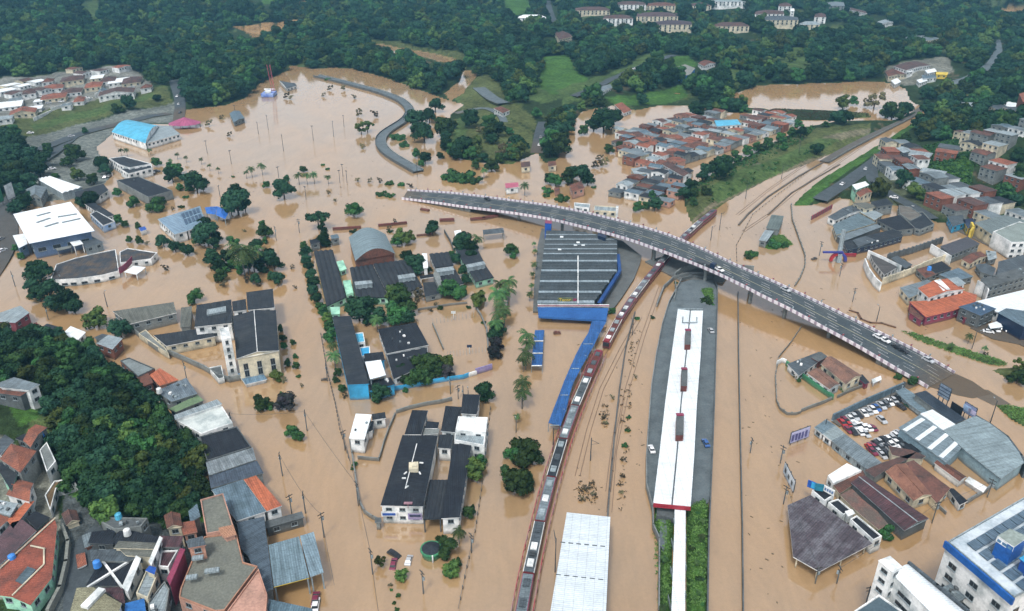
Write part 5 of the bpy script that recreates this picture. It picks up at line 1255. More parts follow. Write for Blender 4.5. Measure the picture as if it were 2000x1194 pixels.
B([(233,330),(297,321),(298,328),(250,340)], 5.5, 'lower dark roof with white front wall facing the car park', 'office building', roof=CHAR, wall=WHITE, rows=1, parapet=WHITE, kind='parapet')
B([(226,352),(271,344),(338,372),(289,386)], 8.0, 'bare concrete box building with black roof sheets', 'warehouse', name='warehouse', roof=BLACK, wall=CONC, kind='parapet', rows=0, base=0, m='the concrete box building', vents=2)
B([(72,350),(100,345),(162,366),(122,378)], 5.0, 'pale ribbed roof of linked peaked canopies', 'market roof', name='market_hall', roof=WROOF, wall=LGREY, kind='saw', rise=1.0, rows=0, m='the pale peaked canopies')
B([(146,376),(202,360),(212,372),(194,384),(150,391)], 4.5, 'dark low roof block with white columns beyond the big white roof', 'market block', roof=CHAR, wall=WHITE, rows=1)
B([(50,371),(92,366),(80,388),(60,384)], 6.0, 'grey gabled house behind the big white roof', 'house', name='house', roof=GREY, wall=CONC, kind='gable', rise=2)
B([(26,419),(138,395),(185,452),(57,477)], 9.0, 'big white metal roofed supermarket with blue front and roof slots', 'supermarket', name='supermarket', roof=M('rib', (.80,.86,.88), .35, (.72,.77,.79)), wall=M('plain', (.10,.16,.28), .6, (.20,.25,.33)), kind='flat', rows=1, m='the big white roof', wsp=6, wsize=(3.4,1.8), wtop=4.5, cap=18, over=1.6)
sm = [o for o in bpy.data.objects if o.name.startswith('supermarket')][0]
for a, b in (((72,422),(98,415)),((72,435),(98,426)),((113,424),(150,418)),((121,435),(157,427)),((88,443),(114,435))):
    p, q = U(*a, 9.35), U(*b, 9.35); mb = MB(); d = q-p; mb.box(((p.x+q.x)/2, (p.y+q.y)/2, 9.33), (d.length, 1.6, .25), math.atan2(d.y, d.x)); part('roof_slot', mb, GREY, sm)
p, q = U(82,470,7.5), U(110,463,7.5); mb = MB(); d = q-p; mb.box(((p.x+q.x)/2, (p.y+q.y)/2-.5, 7.6), (d.length, .4, 2.2), math.atan2(d.y, d.x)); part('sign_board', mb, M('plain', (.05,.45,.25), .6), sm)
B([(25,461),(48,457),(54,477),(37,486)], 6.0, 'white roofed side wing with blue grey walls attached to the supermarket', 'annex', name='annex', roof=WROOF, wall=M('plain', (.15,.24,.35), .6), rows=1)
B([(104,480),(134,472),(140,484),(112,491)], 4.6, 'light concrete loading bay roof in front of the supermarket', 'loading bay', name='loading_bay', roof=CONC, wall=CONC, base=0, open_=True)
B([(134,471),(151,464),(163,477),(144,482)], 5.2, 'small white canopy at the supermarket entrance', 'canopy', name='canopy', roof=WROOF, wall=WHITE, base=0, open_=True)
B([(160,470),(178,462),(202,474),(166,486)], 4.2, 'flat grey annex at the corner of the supermarket', 'annex', name='annex', roof=DGREY, wall=LGREY, base=0)
B([(165,399),(186,397),(224,421),(206,426)], 3.6, 'long dark strip roof beside the supermarket', 'shed', name='shed', roof=CHAR, wall=WHITE, base=0)
B([(174,418),(189,411),(226,432),(200,442)], 4.2, 'dark wedge shaped roof with a blue and white frontage', 'shop', name='shop', roof=CHAR, wall=M('plain', (.20,.35,.60), .6, (.5,.6,.7)), base=0, kind='parapet', parapet=WHITE, m='the wedge shaped shop')
AR = M('rib', (.065,.07,.08), .7, (.14,.10,.065))
B([(108,516),(148,503),(187,494),(227,486),(234,529),(200,538),(150,545),(96,548)], 5.0, 'long black roofed hall with rust streaks and a curving white front', 'hall', name='hall', roof=AR, wall=WHITE, rows=1, base=0, kind='parapet', m='the rust streaked black hall', wsize=(2.4,1), wtop=2.2)
B([(232,492),(250,484),(309,493),(296,506),(233,514)], 5.0, 'black roofed wing with white wall and a row of small windows', 'hall', name='hall', roof=AR, wall=WHITE, rows=1, base=0, kind='parapet', wsize=(1.2,.8))
mb = MB()
for k in range(6):
    p, q = U(233+k*4.2, 530-k*(2.0+.3*k), 4), U(237.2+k*4.2, 530-(k+1)*(2.0+.3*(k+1)), 4); d = q-p; mb.box(((p.x+q.x)/2,(p.y+q.y)/2,4.2),(d.length+.2,.3,3),math.atan2(d.y,d.x))
single('curved_sign', mb, MAGEN, 'curved crimson sign board between the two rust streaked roofs', 'sign')
B([(242,532),(261,520),(285,523),(267,537)], 4.2, 'white diamond shaped canopy on posts at the crimson sign', 'canopy', name='canopy', roof=WROOF, wall=WHITE, base=0, open_=True, m='the white diamond canopy')
PAN = M('rib', (.05,.10,.17), .35, (.03,.07,.13))
B([(308,429),(350,416),(366,452),(341,459)], 5.2, 'pale blue grey metal roof half of the panel covered hall', 'hall', name='hall', roof=M('rib', (.33,.43,.52), .4, (.26,.35,.44)), wall=WHITE, base=0, rows=1)
hb = B([(350,416),(391,403),(402,436),(366,452)], 5.2, 'blue grey roof half carrying dark panels beside the blue tarpaulins', 'hall', name='hall', roof=M('rib', (.28,.38,.46), .4, (.22,.30,.38)), wall=WHITE, base=0, rows=1, m='the panel covered hall')
for k, (a, b, c, d) in enumerate((((353,418),(389,406),(392,414),(357,427)),((358,429),(393,417),(397,426),(362,439)))):
    for i in range(5):
        P = [U(*[a[j]+(b[j]-a[j])*t for j in (0,1)], 5.6) for t in (i/5+.02, (i+.85)/5)]; Q = [U(*[d[j]+(c[j]-d[j])*t for j in (0,1)], 5.6) for t in (i/5+.02, (i+.85)/5)]
        mb = MB(); mb.prism([tuple(p[:2]) for p in (Q[0],Q[1],P[1],P[0])], 5.45, 5.6); part('solar_panel', mb, PAN, hb)
for px, lb in (([(400,406),(424,404),(421,420),(404,418)],'nearer blue tarpaulin canopy beside the panel covered hall'),([(424,404),(449,411),(440,429),(422,421)],'farther blue tarpaulin canopy under the big tree')):
    B(px, 3.8, lb, 'canopy', name='tarpaulin_canopy', roof=M('plain', (.04,.17,.55), .5, (.02,.10,.40)), wall=LGREY, base=0, open_=True, kind='hip', rise=1.0)
B([(271,446),(283,443),(287,449),(275,453)], 2.6, 'little blue roofed kiosk adrift between bushes', 'kiosk', name='kiosk', roof=BLUE, wall=WHITE, base=0, win=False)
def billboard(p0, p1, z0, z1, mat, label, post=STEEL, frame=STEEL, lines=None):
    a, b = U(*p0, z0), U(*p1, z0); d = b-a; ang = math.atan2(d.y, d.x); m_ = (a+b)/2; L = d.length
    g = max(0, TH(m_.x, m_.y)); rt = root('billboard', (m_.x, m_.y, g), label, 'billboard')
    mb = MB(); mb.box((m_.x, m_.y, (z0+z1)/2), (L, .22, z1-z0), ang); part('frame', mb, frame, rt)
    n = Vector((d.y, -d.x, 0)).normalized(); 
    if n.y > 0: n = -n
    mb = MB(); mb.box((m_.x+n.x*.16, m_.y+n.y*.16, (z0+z1)/2), (L-.5, .1, z1-z0-.4), ang); part('panel', mb, mat, rt)
    for t in (.12, .5, .88):
        q = a.lerp(b, t); mb = MB(); mb.tube((q.x-n.x*.3, q.y-n.y*.3, -1), (q.x-n.x*.3, q.y-n.y*.3, z1), .16); part('post', mb, post, rt)
    for (t, v, w2, h2, mt) in (lines or []):
        q = a.lerp(b, t); mb = MB(); mb.box((q.x+n.x*.26, q.y+n.y*.26, z0+(z1-z0)*v), (w2, .06, h2), ang); part('print', mb, mt, rt)
    return rt
billboard((15,392),(30,384), 3, 12, WHITE, 'tall white advertising panel beside the woods at the road'); billboard((-12,402),(8,392), 3, 11, GREEN, 'green backed advertising panel at the picture edge by the woods')

# upper left housing estate behind the grass bank
TOWN = [(330,158,350,150,386,160,348,166)]
def hq(p, z, lb, **kw): return B(p, z, lb, 'house', name='house', **kw)
T0 = 3.4
def rect(cx, cy, w_, h_, sk=0.0): return [(cx-w_/2+sk, cy-h_/2), (cx+w_/2+sk, cy-h_/2-.12*w_), (cx+w_/2-sk, cy+h_/2-.12*w_), (cx-w_/2-sk, cy+h_/2)]
EST = [((105,192),50,9,'terracotta','hip'),((142,157),46,9,'brown','hip'),((190,152),26,7,'white','flat'),((212,158),30,8,'brown','hip'),((232,160),40,9,'white','flat'),((258,160),38,11,'brown','hip'),((183,169),34,9,'terracotta','hip'),((105,173),40,8,'terracotta','hip'),((140,181),42,8,'brown','hip'),((200,181),18,7,'blue grey','gable'),((228,185),70,9,'brown','gable'),((155,197),22,8,'terracotta','hip'),((58,182),28,8,'brown','hip'),((45,222),52,9,'terracotta','gable'),((20,207),48,12,'white','flat'),((66,213),34,7,'white','flat'),((94,160),24,5,'rust','hip'),((286,172),22,5,'rust','hip'),((10,232),30,7,'pale grey','flat'),((30,196),26,6,'grey','flat'),((75,198),18,5,'white','flat'),((130,206),20,5,'grey','flat')]
NM = {'terracotta': 'terracotta', 'brown': 'brown', 'white': 'white', 'blue grey': 'blue grey', 'rust': 'rust', 'pale grey': 'pale grey', 'grey': 'grey'}
for k, ((cx, cy), w_, h_, cn, kd) in enumerate(EST):
    g = G(cx, cy+6); z = g.z+3.6
    r = bld(rect(cx, cy, w_, h_, 2), z, None, 'house', name='house', roof=ROOFS[cn], wall=random.choice([WHITE, WHITE, CREAM]), kind=kd, rise=2.6, rows=1, cap=8, group='houses of the estate behind the grass bank', wsp=4, absz=True)
    auto(r, cx, cy, f'{"wide " if w_ > 35 else "small "}{NM[cn]} roofed estate house')
mark(150, 180, 'the estate centre'); mark(40, 215, 'the estate corner by the road'); mark(250, 165, 'the estate end by the woods')
wallline([(70,248),(105,232),(150,218),(185,207)], 2.5, WHITE, 'white perimeter wall of the housing estate above the grass bank', t=.4)
wallline([(190,203),(230,193),(265,183)], 3.0, WHITE, 'white arcaded wall at the wooded end of the estate', t=.4)

# ------------------------------------------------------------------ church and college (left centre)
B([(220,609),(339,591),(345,612),(254,634)], 6.5, 'long pale beige roofed wing with white edge fins', 'college wing', roof=BEIGE, wall=CONC, rows=1, base=0, m='the long beige college wing', trim=WHITE)
B([(300,656),(410,640),(421,658),(325,677)], 5.6, 'charcoal roofed low wing with cream wall in the flooded yard', 'college wing', roof=CHAR, wall=CREAM, rows=1, base=0, m='the low cream wing', wsize=(1.4,.8), trim=WHITE)
B([(268,652),(285,642),(300,657),(325,679),(331,692),(318,686)], 3.6, 'cream curved entrance block at the corner of the yard wall', 'college wing', roof=CONC, wall=CREAM, rows=0, base=0, kind='parapet')
B([(354,602),(375,599),(372,638),(352,640)], 4.6, 'narrow beige roof between the courtyard and the black roofs', 'college wing', roof=BEIGE, wall=CONC, rows=0, base=0)
B([(384,597),(452,586),(453,632),(380,640)], 10.0, 'black roofed college block with a white roof hatch', 'college block', roof=CHAR, wall=WHITE, rows=2, base=0, m='the black college block', trim=WHITE)
B([(404,606),(441,599),(442,608),(404,616)], 11.0, 'pale rectangular roof hatch on the black college block', 'roof hatch', name='roof_hatch', roof=LGREY, wall=LGREY, base=9.5, win=False, over=.1)
B([(453,590),(480,585),(482,606),(455,610)], 11.0, 'dark roof square between the college block and the church', 'college block', roof=CHAR, wall=WHITE, rows=1, base=0)
B([(481,572),(533,565),(536,602),(484,607)], 12.0, 'dark roof block with a small white window at the street', 'college block', roof=CHAR, wall=WHITE, rows=1, base=0)
ch = B([(455,619),(539,607),(545,686),(462,702)], 13.0, 'great dark charcoal roofed church hall with cream and white front', 'church', name='church', roof=CHAR, wall=CREAM, rows=2, base=0, kind='gable', rise=1.4, ridge=0, m='the church front', trim=WHITE, wsize=(1.5,2.4), wtop=4.0)
B([(428,641),(446,638),(452,660),(432,664)], 17.0, 'tall narrow white belfry tower with a slit window face', 'tower', name='bell_tower', roof=WHITE, wall=WHITE, rows=5, base=0, kind='parapet', m='the white belfry', wsize=(.9,1.4), cap=12, over=.1)
B([(464,731),(508,722),(522,742),(480,752)], 2.0, 'pale blue glass porch roof at the church door', 'porch', name='porch', roof=M('rib', (.22,.33,.42), .3, (.16,.25,.33)), wall=WHITE, base=0, win=False)
B([(404,718),(434,712),(440,738),(425,742)], 3.2, 'low grey corner block inside the church yard wall', 'annex', name='annex', roof=DCONC, wall=WHITE, base=0, kind='parapet')
wallline([(262,650),(285,670),(310,688),(335,695),(365,708),(400,724),(428,741),(450,747),(480,741)], 2.4, CONC, 'long grey boundary wall sweeping round the church yard', t=.5, base=0)

# ------------------------------------------------------------------ buildings along the foot of the wooded hill
def S_(px, z, lb, **kw): return B(px, z, lb, kw.pop('cat', 'shop building'), name=kw.pop('name', 'building'), **kw)
S_([(0,612),(40,598),(58,612),(30,632),(0,630)], 6.5, 'pale grey roof with pink side wall at the edge by the flooded street', roof=LGREY, wall=M('plain', (.30,.08,.10), .8), m='the pink walled corner shop')
S_([(50,640),(72,630),(80,644),(60,652)], 4.5, 'small yellow walled hut at the foot of the wooded hill', roof=DRED, wall=YELLOW, cat='hut', name='hut')
S_([(75,645),(92,633),(118,640),(105,650)], 4.5, 'dark flat roof beside the small yellow walled hut', roof=CHAR, wall=CONC)
S_([(120,655),(138,638),(168,650),(152,666)], 5.5, 'crooked white roof almost swallowed by the wooded hill', roof=WROOF, wall=WHITE)
S_([(188,672),(212,655),(240,662),(220,684)], 6.5, 'pale roofed shop with red side wall at the wood edge', roof=LGREY, wall=BRICK, m='the red walled shop')
S_([(184,660),(200,653),(214,656),(196,667)], 5, 'small dark roof behind the red walled shop', roof=DGREY, wall=CONC)
S_([(232,704),(253,697),(305,719),(268,737)], 7.0, 'flat grey roof block with dark rim beside the flooded street', roof=M('plain', (.33,.34,.32), .8), wall=BRICK, kind='parapet', parapet=DCONC)
S_([(292,734),(312,720),(349,743),(312,755)], 5.6, 'orange red flat roof between two grey roofs', roof=ORANGE, wall=PINK, m='the orange red flat roof')
S_([(266,735),(290,730),(300,748),(280,756)], 6.0, 'small brick coloured roof terrace with a water tank', roof=RUST, wall=BRICK)
S_([(305,765),(364,739),(386,770),(335,786)], 7.0, 'ribbed grey metal roof with a pale tank among the trees', roof=M('rib', (.24,.27,.29), .5, (.14,.16,.18)), wall=CONC, vents=8)
S_([(330,800),(386,772),(398,783),(344,806)], 5.5, 'mossy green flat roof beside the pale terrace', roof=M('plain', (.25,.33,.17), .9, (.16,.22,.12)), wall=CONC)
S_([(340,812),(424,781),(434,790),(342,821)], 8.5, 'long pale parapet beam above the white terrace', roof=LGREY, wall=WHITE, rows=0)
S_([(342,822),(434,790),(457,826),(392,849)], 7.5, 'wide white terrace roof with a grey strip across it', roof=M('plain', (.52,.56,.54), .7, (.40,.43,.41)), wall=WHITE, kind='parapet', m='the wide white terrace')
S_([(387,852),(464,831),(494,873),(402,902)], 8.0, 'black roofed shop with dark parapet facing the flooded avenue', roof=BLACK, wall=CONC, kind='parapet', parapet=DCONC, m='the black parapet roof')
S_([(402,904),(494,875),(500,899),(408,930)], 7.6, 'weathered light grey roof in front of the black parapet roof', roof=M('rib', (.33,.34,.34), .7, (.16,.165,.165)), wall=CONC)
S_([(408,932),(502,901),(515,925),(412,955)], 7.2, 'dark blue grey roof between two lighter roofs on the avenue', roof=M('rib', (.10,.12,.15), .6, (.07,.08,.10)), wall=CONC)
S_([(413,958),(474,938),(520,1000),(462,1019)], 8.0, 'grey metal roof beside the red ridge roof', roof=BGREY, wall=WHITE, rows=1, m='the grey metal roof by the red one')
S_([(476,938),(500,930),(551,989),(521,1000)], 8.0, 'bright red orange strip roof with a white street wall', roof=ORANGE, wall=WHITE, rows=1, m='the bright red strip roof')
S_([(516,1020),(590,1000),(594,1012),(520,1033)], 4.2, 'narrow grey side wall roof stretching out over the brown water', roof=DCONC, wall=DCONC, cat='side wall', name='side_building')
S_([(463,1022),(516,1010),(534,1152),(512,1160),(486,1090),(470,1072)], 7.6, 'long dark slate roof beside the pale canopy', roof=M('rib', (.12,.15,.18), .6, (.09,.11,.13)), wall=CONC)
cn = S_([(524,1066),(584,1049),(604,1130),(535,1148)], 7.0, 'large pale blue grey canopy with a yellow front edge', roof=M('rib', (.26,.33,.36), .5, (.20,.26,.28)), wall=LGREY, cat='petrol station canopy', name='fuel_canopy', open_=True, base=0, m='the yellow edged canopy', trim=YELLOW)
S_([(586,1048),(613,1040),(632,1119),(606,1128)], 7.2, 'lighter outer strip of the blue grey canopy over the avenue', roof=M('rib', (.32,.40,.44), .5, (.26,.32,.35)), wall=LGREY, cat='petrol station canopy', name='fuel_canopy', open_=True, base=0)
BG = M('plain', (.255,.235,.185), .85, (.20,.185,.15))
S_([(388,975),(438,961),(461,1034),(452,1040),(427,1040),(400,1045)], 13, 'upper beige slab of the stepped beige roof with orange corner', roof=BG, wall=PINK, rows=3, kind='parapet', parapet=PINK)
S_([(427,1032),(456,1026),(462,1045),(440,1052),(428,1040)], 13.4, 'orange tiled corner on the big beige roof', roof=M('tile', (.45,.24,.15), .8, (.33,.17,.11)), wall=PINK, rows=0)
bb = S_([(397,1046),(464,1038),(478,1096),(507,1104),(440,1194),(418,1196),(346,1168),(349,1150),(370,1098)], 12, 'huge beige flat roof with pink parapet filling the street corner', roof=BG, wall=PINK, rows=4, kind='parapet', parapet=M('plain', (.45,.24,.16), .85), m='the huge beige roof', cap=40)
for (x0,y0,x1,y1) in ((404,1110,424,1118),(364,1130,384,1124),(376,1092,396,1086)):
    p, q = U(x0,y0,12.2), U(x1,y1,12.2); mb = MB(); mb.box(((p.x+q.x)/2,(p.y+q.y)/2,12.1),(abs(q.x-p.x)+.5,1.3,.6),.2); part('skylight', mb, LGREY, bb)
S_([(363,1058),(396,1048),(403,1066),(368,1072)], 14.5, 'salmon pink rooftop cabin with a dark lid on the beige building', roof=DGREY, wall=M('plain', (.55,.30,.22), .8), cat='roof cabin', name='roof_cabin', base=11)
S_([(440,1194),(506,1106),(525,1160),(520,1230),(450,1260)], 12.5, 'salmon pink end wall block with small windows facing the avenue', roof=PINK, wall=M('plain', (.55,.30,.22), .8), rows=4, kind='parapet')
S_([(465,1180),(500,1166),(610,1190),(620,1240),(450,1240)], 10, 'striped blue grey glass roof at the lower edge', roof=M('rib', (.20,.28,.32), .4, (.12,.17,.20)), wall=CONC, rows=0, m='the striped glass roof')
# hill edge houses (bottom left)
def hs_(px, z, lb, **kw): return B(px, z, lb, 'house', name='house', **kw)
hs_([(0,748),(28,738),(78,752),(56,764),(0,758)], 20, 'grey slab roofed house on the wooded hill with white side wall', roof=GREY, wall=WHITE, rows=2, m='the lone hill house')
hs_([(-20,752),(0,748),(56,765),(40,775),(-10,768)], 19, 'red roof strip below the grey slab on the wooded hill', roof=RUST, wall=DCONC, rows=1)
hs_([(45,862),(70,830),(93,836),(60,875)], 17, 'rust red roof house beside the grass clearing', roof=TERRA, wall=CONC, kind='gable', rise=1, m='the rust roof by the clearing')
hs_([(30,858),(48,848),(84,855),(70,872)], 15, 'dark roofed house with a blue tank beside the clearing', roof=BLACK, wall=CONC)
hs_([(-10,870),(10,850),(28,862),(0,890)], 16, 'dark slate roof at the frame edge below the clearing', roof=DGREY, wall=WHITE)
hs_([(0,898),(22,868),(72,882),(40,925)], 16, 'orange hip roofed house with terracotta tiles above the lane', roof=TERRA, wall=CONC, kind='hip', rise=1.6, m='the orange hip roof')
hs_([(0,925),(0,903),(38,918),(22,960)], 14, 'dark green walled house roof in front of the orange hip roof', roof=CHAR, wall=MINT, rows=1)
hs_([(12,968),(38,938),(66,945),(58,982)], 13, 'small red roofed house with white gable above the stair lane', roof=TERRA, wall=WHITE, kind='gable', rise=1)
hs_([(74,880),(92,860),(112,900),(90,925)], 15, 'pale broken walled house at the edge of the wood', roof=CONC, wall=WHITE, kind='parapet')
hs_([(84,968),(104,938),(145,932),(152,945),(112,955),(98,1000)], 11, 'bare roofless building shell with white walls beside the wood', roof=M('plain', (.16,.11,.06), .95), wall=WHITE, kind='parapet', m='the roofless shell')
hs_([(-10,1000),(0,978),(36,985),(20,1010)], 13, 'weathered tin roof cluttered with junk beside the stair lane', roof=LGREY, wall=CONC, vents=5)
hs_([(0,1000),(30,992),(14,1020),(-10,1040)], 12, 'low terracotta roof between the junk roof and the lane', roof=TERRA, wall=WHITE)
hs_([(14,1018),(50,982),(68,980),(26,1034)], 12, 'narrow orange tiled terrace roof along a white wall', roof=ORANGE, wall=LGREY)
hs_([(50,1012),(70,1000),(98,1012),(72,1036)], 11, 'black flat roof wedge beside the big tiled roofs', roof=BLACK, wall=CONC)
hs_([(-10,1060),(24,1022),(44,1016),(72,1038),(30,1078),(0,1105)], 12, 'purple brown mottled tile roof behind the big red one', roof=M('tile', (.19,.10,.105), .85, (.10,.07,.075)), wall=WHITE, kind='flat')
rr = hs_([(0,1108),(106,1012),(112,1030),(102,1130),(60,1184),(24,1168),(0,1165)], 12, 'biggest red tiled roof with a mint green wall and glass skylight', roof=M('tile', (.34,.10,.065), .85, (.16,.065,.05)), wall=MINT, rows=2, m='the biggest red tiled roof', cap=14, trim=MINT)
mb = MB(); P = [(30,1135),(54,1107),(70,1113),(46,1142)]; mb.prism([tuple(U(x,y,12.4)[:2]) for x,y in P], 12.2, 12.5); part('skylight', mb, M('rib', (.14,.18,.20), .4), rr)
for P in (((0,1110),(108,1012)),((24,1163),(86,1102)),((86,1102),(86,1072)),((60,1066),(88,1072))):
    p, q = U(*P[0],12.5), U(*P[1],12.5); mb = MB(); mb.tube(p, q, .22); part('ridge_tiles', mb, CREAM, rr)
wallline([(122,1030),(134,1060),(130,1100),(118,1150),(95,1194)], 10, M('plain', (.36,.33,.27), .95, (.25,.24,.21)), 'tall cream retaining wall curving beside the steep lane', t=.8, zpix=9, base=0)
# lane houses
hs_([(120,1005),(150,998),(156,1018),(130,1028)], 9.5, 'small brown tiled roof at the head of the steep lane', roof=BROWN, wall=CREAM, kind='gable', rise=1)
hs_([(160,1048),(178,1040),(182,1066),(166,1072)], 9, 'narrow grey roof squeezed beside the steep lane', roof=GREY, wall=BRICK)
hs_([(148,1085),(166,1080),(170,1104),(152,1112)], 8.5, 'small terracotta roof beside the steep lane below the narrow grey roof', roof=TERRA, wall=WHITE)
hs_([(320,1008),(352,1004),(356,1030),(326,1034)], 9, 'low brown tiled roof behind the maroon corrugated roof', roof=RUST, wall=CREAM, kind='gable', rise=1)
hs_([(352,1022),(380,1018),(386,1040),(358,1046)], 9.5, 'low orange roof beside the salmon rooftop cabin', roof=TERRA, wall=PINK)
hs_([(193,1020),(210,1008),(292,1010),(276,1030),(222,1036)], 11, 'rough grey terrace roof with a dark rim below the hill grass', roof=DCONC, wall=CONC, kind='parapet', vents=3, m='the rough grey terrace')
hs_([(180,1040),(225,1035),(222,1065),(172,1062)], 10, 'black flat roof beside the steep lane', roof=BLACK, wall=DCONC)
hs_([(222,1048),(240,1034),(312,1050),(304,1072),(225,1072)], 10, 'long black roof strip below the rough grey terrace', roof=BLACK, wall=CONC)
hs_([(222,1072),(232,1058),(312,1062),(302,1074)], 11.2, 'long cream tiled strip roof beside the white truss wall', roof=BEIGE, wall=CREAM)
hs_([(246,1086),(234,1074),(302,1075),(294,1090)], 10.8, 'lower cream strip roof below the long cream tiled strip', roof=BEIGE, wall=CREAM)
hs_([(176,1076),(240,1074),(276,1088),(250,1098),(178,1096)], 10, 'dark slate roof above the white cross beams', roof=DGREY, wall=CONC)
xb = hs_([(196,1094),(268,1086),(238,1146),(168,1146)], 9, 'black roof crossed by two big white beams', roof=BLACK, wall=CONC, rows=0, m='the white crossed beams')
for P in (((197,1090),(238,1146)),((266,1086),(170,1146))):
    p, q = U(*P[0],9.8), U(*P[1],9.8); d = q-p; mb = MB(); mb.box(((p.x+q.x)/2,(p.y+q.y)/2,9.5+(.05 if P[0][0] < 200 else 0)),(d.length,.55,.5),math.atan2(d.y,d.x)); part('beam', mb, WHITE, xb)
hs_([(290,1098),(312,1048),(318,1052),(296,1106)], 12.5, 'slim white truss shaped wall with window slots', roof=WHITE, wall=WHITE, rows=1)
hs_([(238,1148),(266,1086),(276,1092),(250,1158)], 11, 'white wall block with three square windows by the crossed beams', roof=WHITE, wall=WHITE, rows=1)
hs_([(262,1160),(284,1110),(312,1118),(290,1172)], 10.5, 'pale grey roof terrace with a blue pool cover', roof=LGREY, wall=CREAM, kind='parapet', m='the roof terrace with the pool')
hs_([(284,1116),(292,1106),(306,1110),(302,1124)], 12, 'bright blue pool box on the pale terrace', roof=BLUE, wall=CREAM, win=False)
hs_([(313,1048),(358,1048),(352,1070),(316,1070)], 10.5, 'maroon corrugated roof beside the pink building', roof=MAROON, wall=CONC)
hs_([(312,1074),(352,1072),(330,1110),(306,1108)], 10, 'dark brown sunk roof beside the crimson wall', roof=MAROON, wall=WHITE, kind='parapet')
hs_([(352,1072),(362,1074),(332,1145),(326,1132)], 12.5, 'long crimson wall wing beside the huge beige roof', roof=MAGEN, wall=MAGEN, win=False, parapet=MAGEN)
hs_([(150,1150),(182,1148),(238,1180),(220,1240),(125,1240)], 11.5, 'sand coloured gabled roof with a white ridge vent', roof=M('tile', (.42,.36,.22), .85, (.28,.23,.14)), wall=WHITE, kind='flat', m='the sand coloured roof')
p, q = U(165,1188,12), U(200,1152,12); mb = MB(); d = q-p; mb.box(((p.x+q.x)/2,(p.y+q.y)/2,12.2),(d.length,2,.8),math.atan2(d.y,d.x)); single('ridge_vent', mb, WHITE, 'white ridge vent box on the sand coloured roof', 'roof vent')
hs_([(198,1150),(240,1148),(245,1180),(238,1180)], 9, 'dark maroon tile roof between the crossed beams and the sand roof', roof=MAROON, wall=CONC)
hs_([(245,1180),(282,1170),(290,1230),(240,1230)], 9.5, 'blue sheeted roof at the lower edge beside the pool terrace', roof=M('plain', (.03,.16,.45), .6, (.02,.10,.30)), wall=WHITE)
hs_([(286,1176),(322,1130),(334,1150),(320,1240),(290,1240)], 9, 'cluttered pale roof alley house beside the crimson wall', roof=LGREY, wall=CONC, kind='parapet', vents=5)
hs_([(368,1000),(385,985),(392,1010),(372,1022)], 9, 'small grey roof shed behind the beige slab', roof=BGREY, wall=CONC)
for k, (px, py, z, cl, lb) in enumerate(((230,1005,12,'b','turquoise round water tank at the edge of the hill grass'),(188,1098,12,'b','blue round water tank on the lane side wall'),(22,1086,13,'b','blue round water tank on the purple brown roof'),(247,1036,12,'w','twin white water tank on the rough grey terrace'),(310,760,8,'w','pale domed tank on the ribbed grey roof'),(78,845,17,'b','blue tank on the dark roof by the clearing'),(1816,522,8,'b','bright blue tank on the dark roof by the walls'))):
    g = U(px, py, z); g.z = z; mb = MB(); mb.tube((g.x,g.y,z-1.5),(g.x,g.y,z+.2),1.0,.85,12); mb.tube((g.x,g.y,z+.2),(g.x,g.y,z+.5),.85,.3,12)
    single('water_tank', mb, CYANR if cl == 'b' and k == 0 else M('plain', (.05,.22,.60), .5, (.04,.16,.45)) if cl == 'b' else WHITE, lb, 'water tank')

mark(110, 195, 'the estate lanes')
cluster([(5,175),(60,168),(100,160),(150,152),(250,148),(285,160),(285,180),(240,188),(180,200),(110,222),(60,236),(5,236)], 0, 15, ((60,240),(250,185)), ['terracotta','brown','white','rust','pale grey','white','brown'], '', 'houses of the estate behind the grass bank', zr=(3.0,4.4), gable=.6, size=(.62,.9), skip=.22, winp=1, walls=[WHITE,WHITE,CREAM], avoid=[(c[0][0],c[0][1]+3,c[1]*.42+5) for c in EST])
# ------------------------------------------------------------------ right: kiosk, monument, markets
B([(1507,420),(1531,423),(1521,450),(1496,446)], 4.5, 'grey green roofed hut standing on the drowned verge', 'hut', name='hut', roof=M('rib', (.21,.235,.21), .7, (.15,.17,.15)), wall=CONC, base=0, m='the grey green hut')
B([(1494,450),(1512,452),(1497,473),(1482,470)], 3.6, 'pale grey lower roof joined to the drowned hut', 'hut', name='hut', roof=LGREY, wall=CONC, base=0)
g = U(1636,512,0); rt = root('monument', (g.x,g.y,0), 'blue and red ring monument with a slanting pale mast', 'monument'); mark(1636,505,'the ring monument')
def arc(a0, a1, r0, r1, mat, nm, dy=0):
    mb = MB(); K = 14
    for k in range(K):
        p, q = [(R(a0+(a1-a0)*(k+i)/K)) for i in (0,1)]
        for y_ in (0,):
            A = [Vector((g.x+rr*math.cos(t), g.y+dy+yy, 1.0+rr*math.sin(t))) for t in (p,q) for rr in (r0,r1) for yy in (-.7,.7)]
            a,b,c,d,e,f_,h_,i_ = A
            mb.face([a,e,h_,c]); mb.face([b,d,i_,f_]); mb.face([c,h_,i_,d]); mb.face([a,b,f_,e])
    part(nm, mb, mat, rt)
arc(0, 100, 2.9,4.2, M('plain', (.05,.06,.30), .5), 'blue_ring'); arc(-15, 0, 2.9,4.2, M('plain', (.05,.06,.30), .5), 'blue_ring', .02); arc(105, 190, 2.9,4.2, M('plain', (.42,.03,.04), .5), 'red_ring')
mb = MB(); mb.box((g.x-3.4, g.y-.5, 5.5), (10, 1.0, .8)); part('blue_arm', mb, M('plain', (.05,.06,.30), .5), rt)
mb = MB(); mb.tube((g.x+.2,g.y+.5,-1), (g.x+1.3,g.y+3.0,16), 1.4, 1.0, 8); part('mast', mb, LGREY, rt)
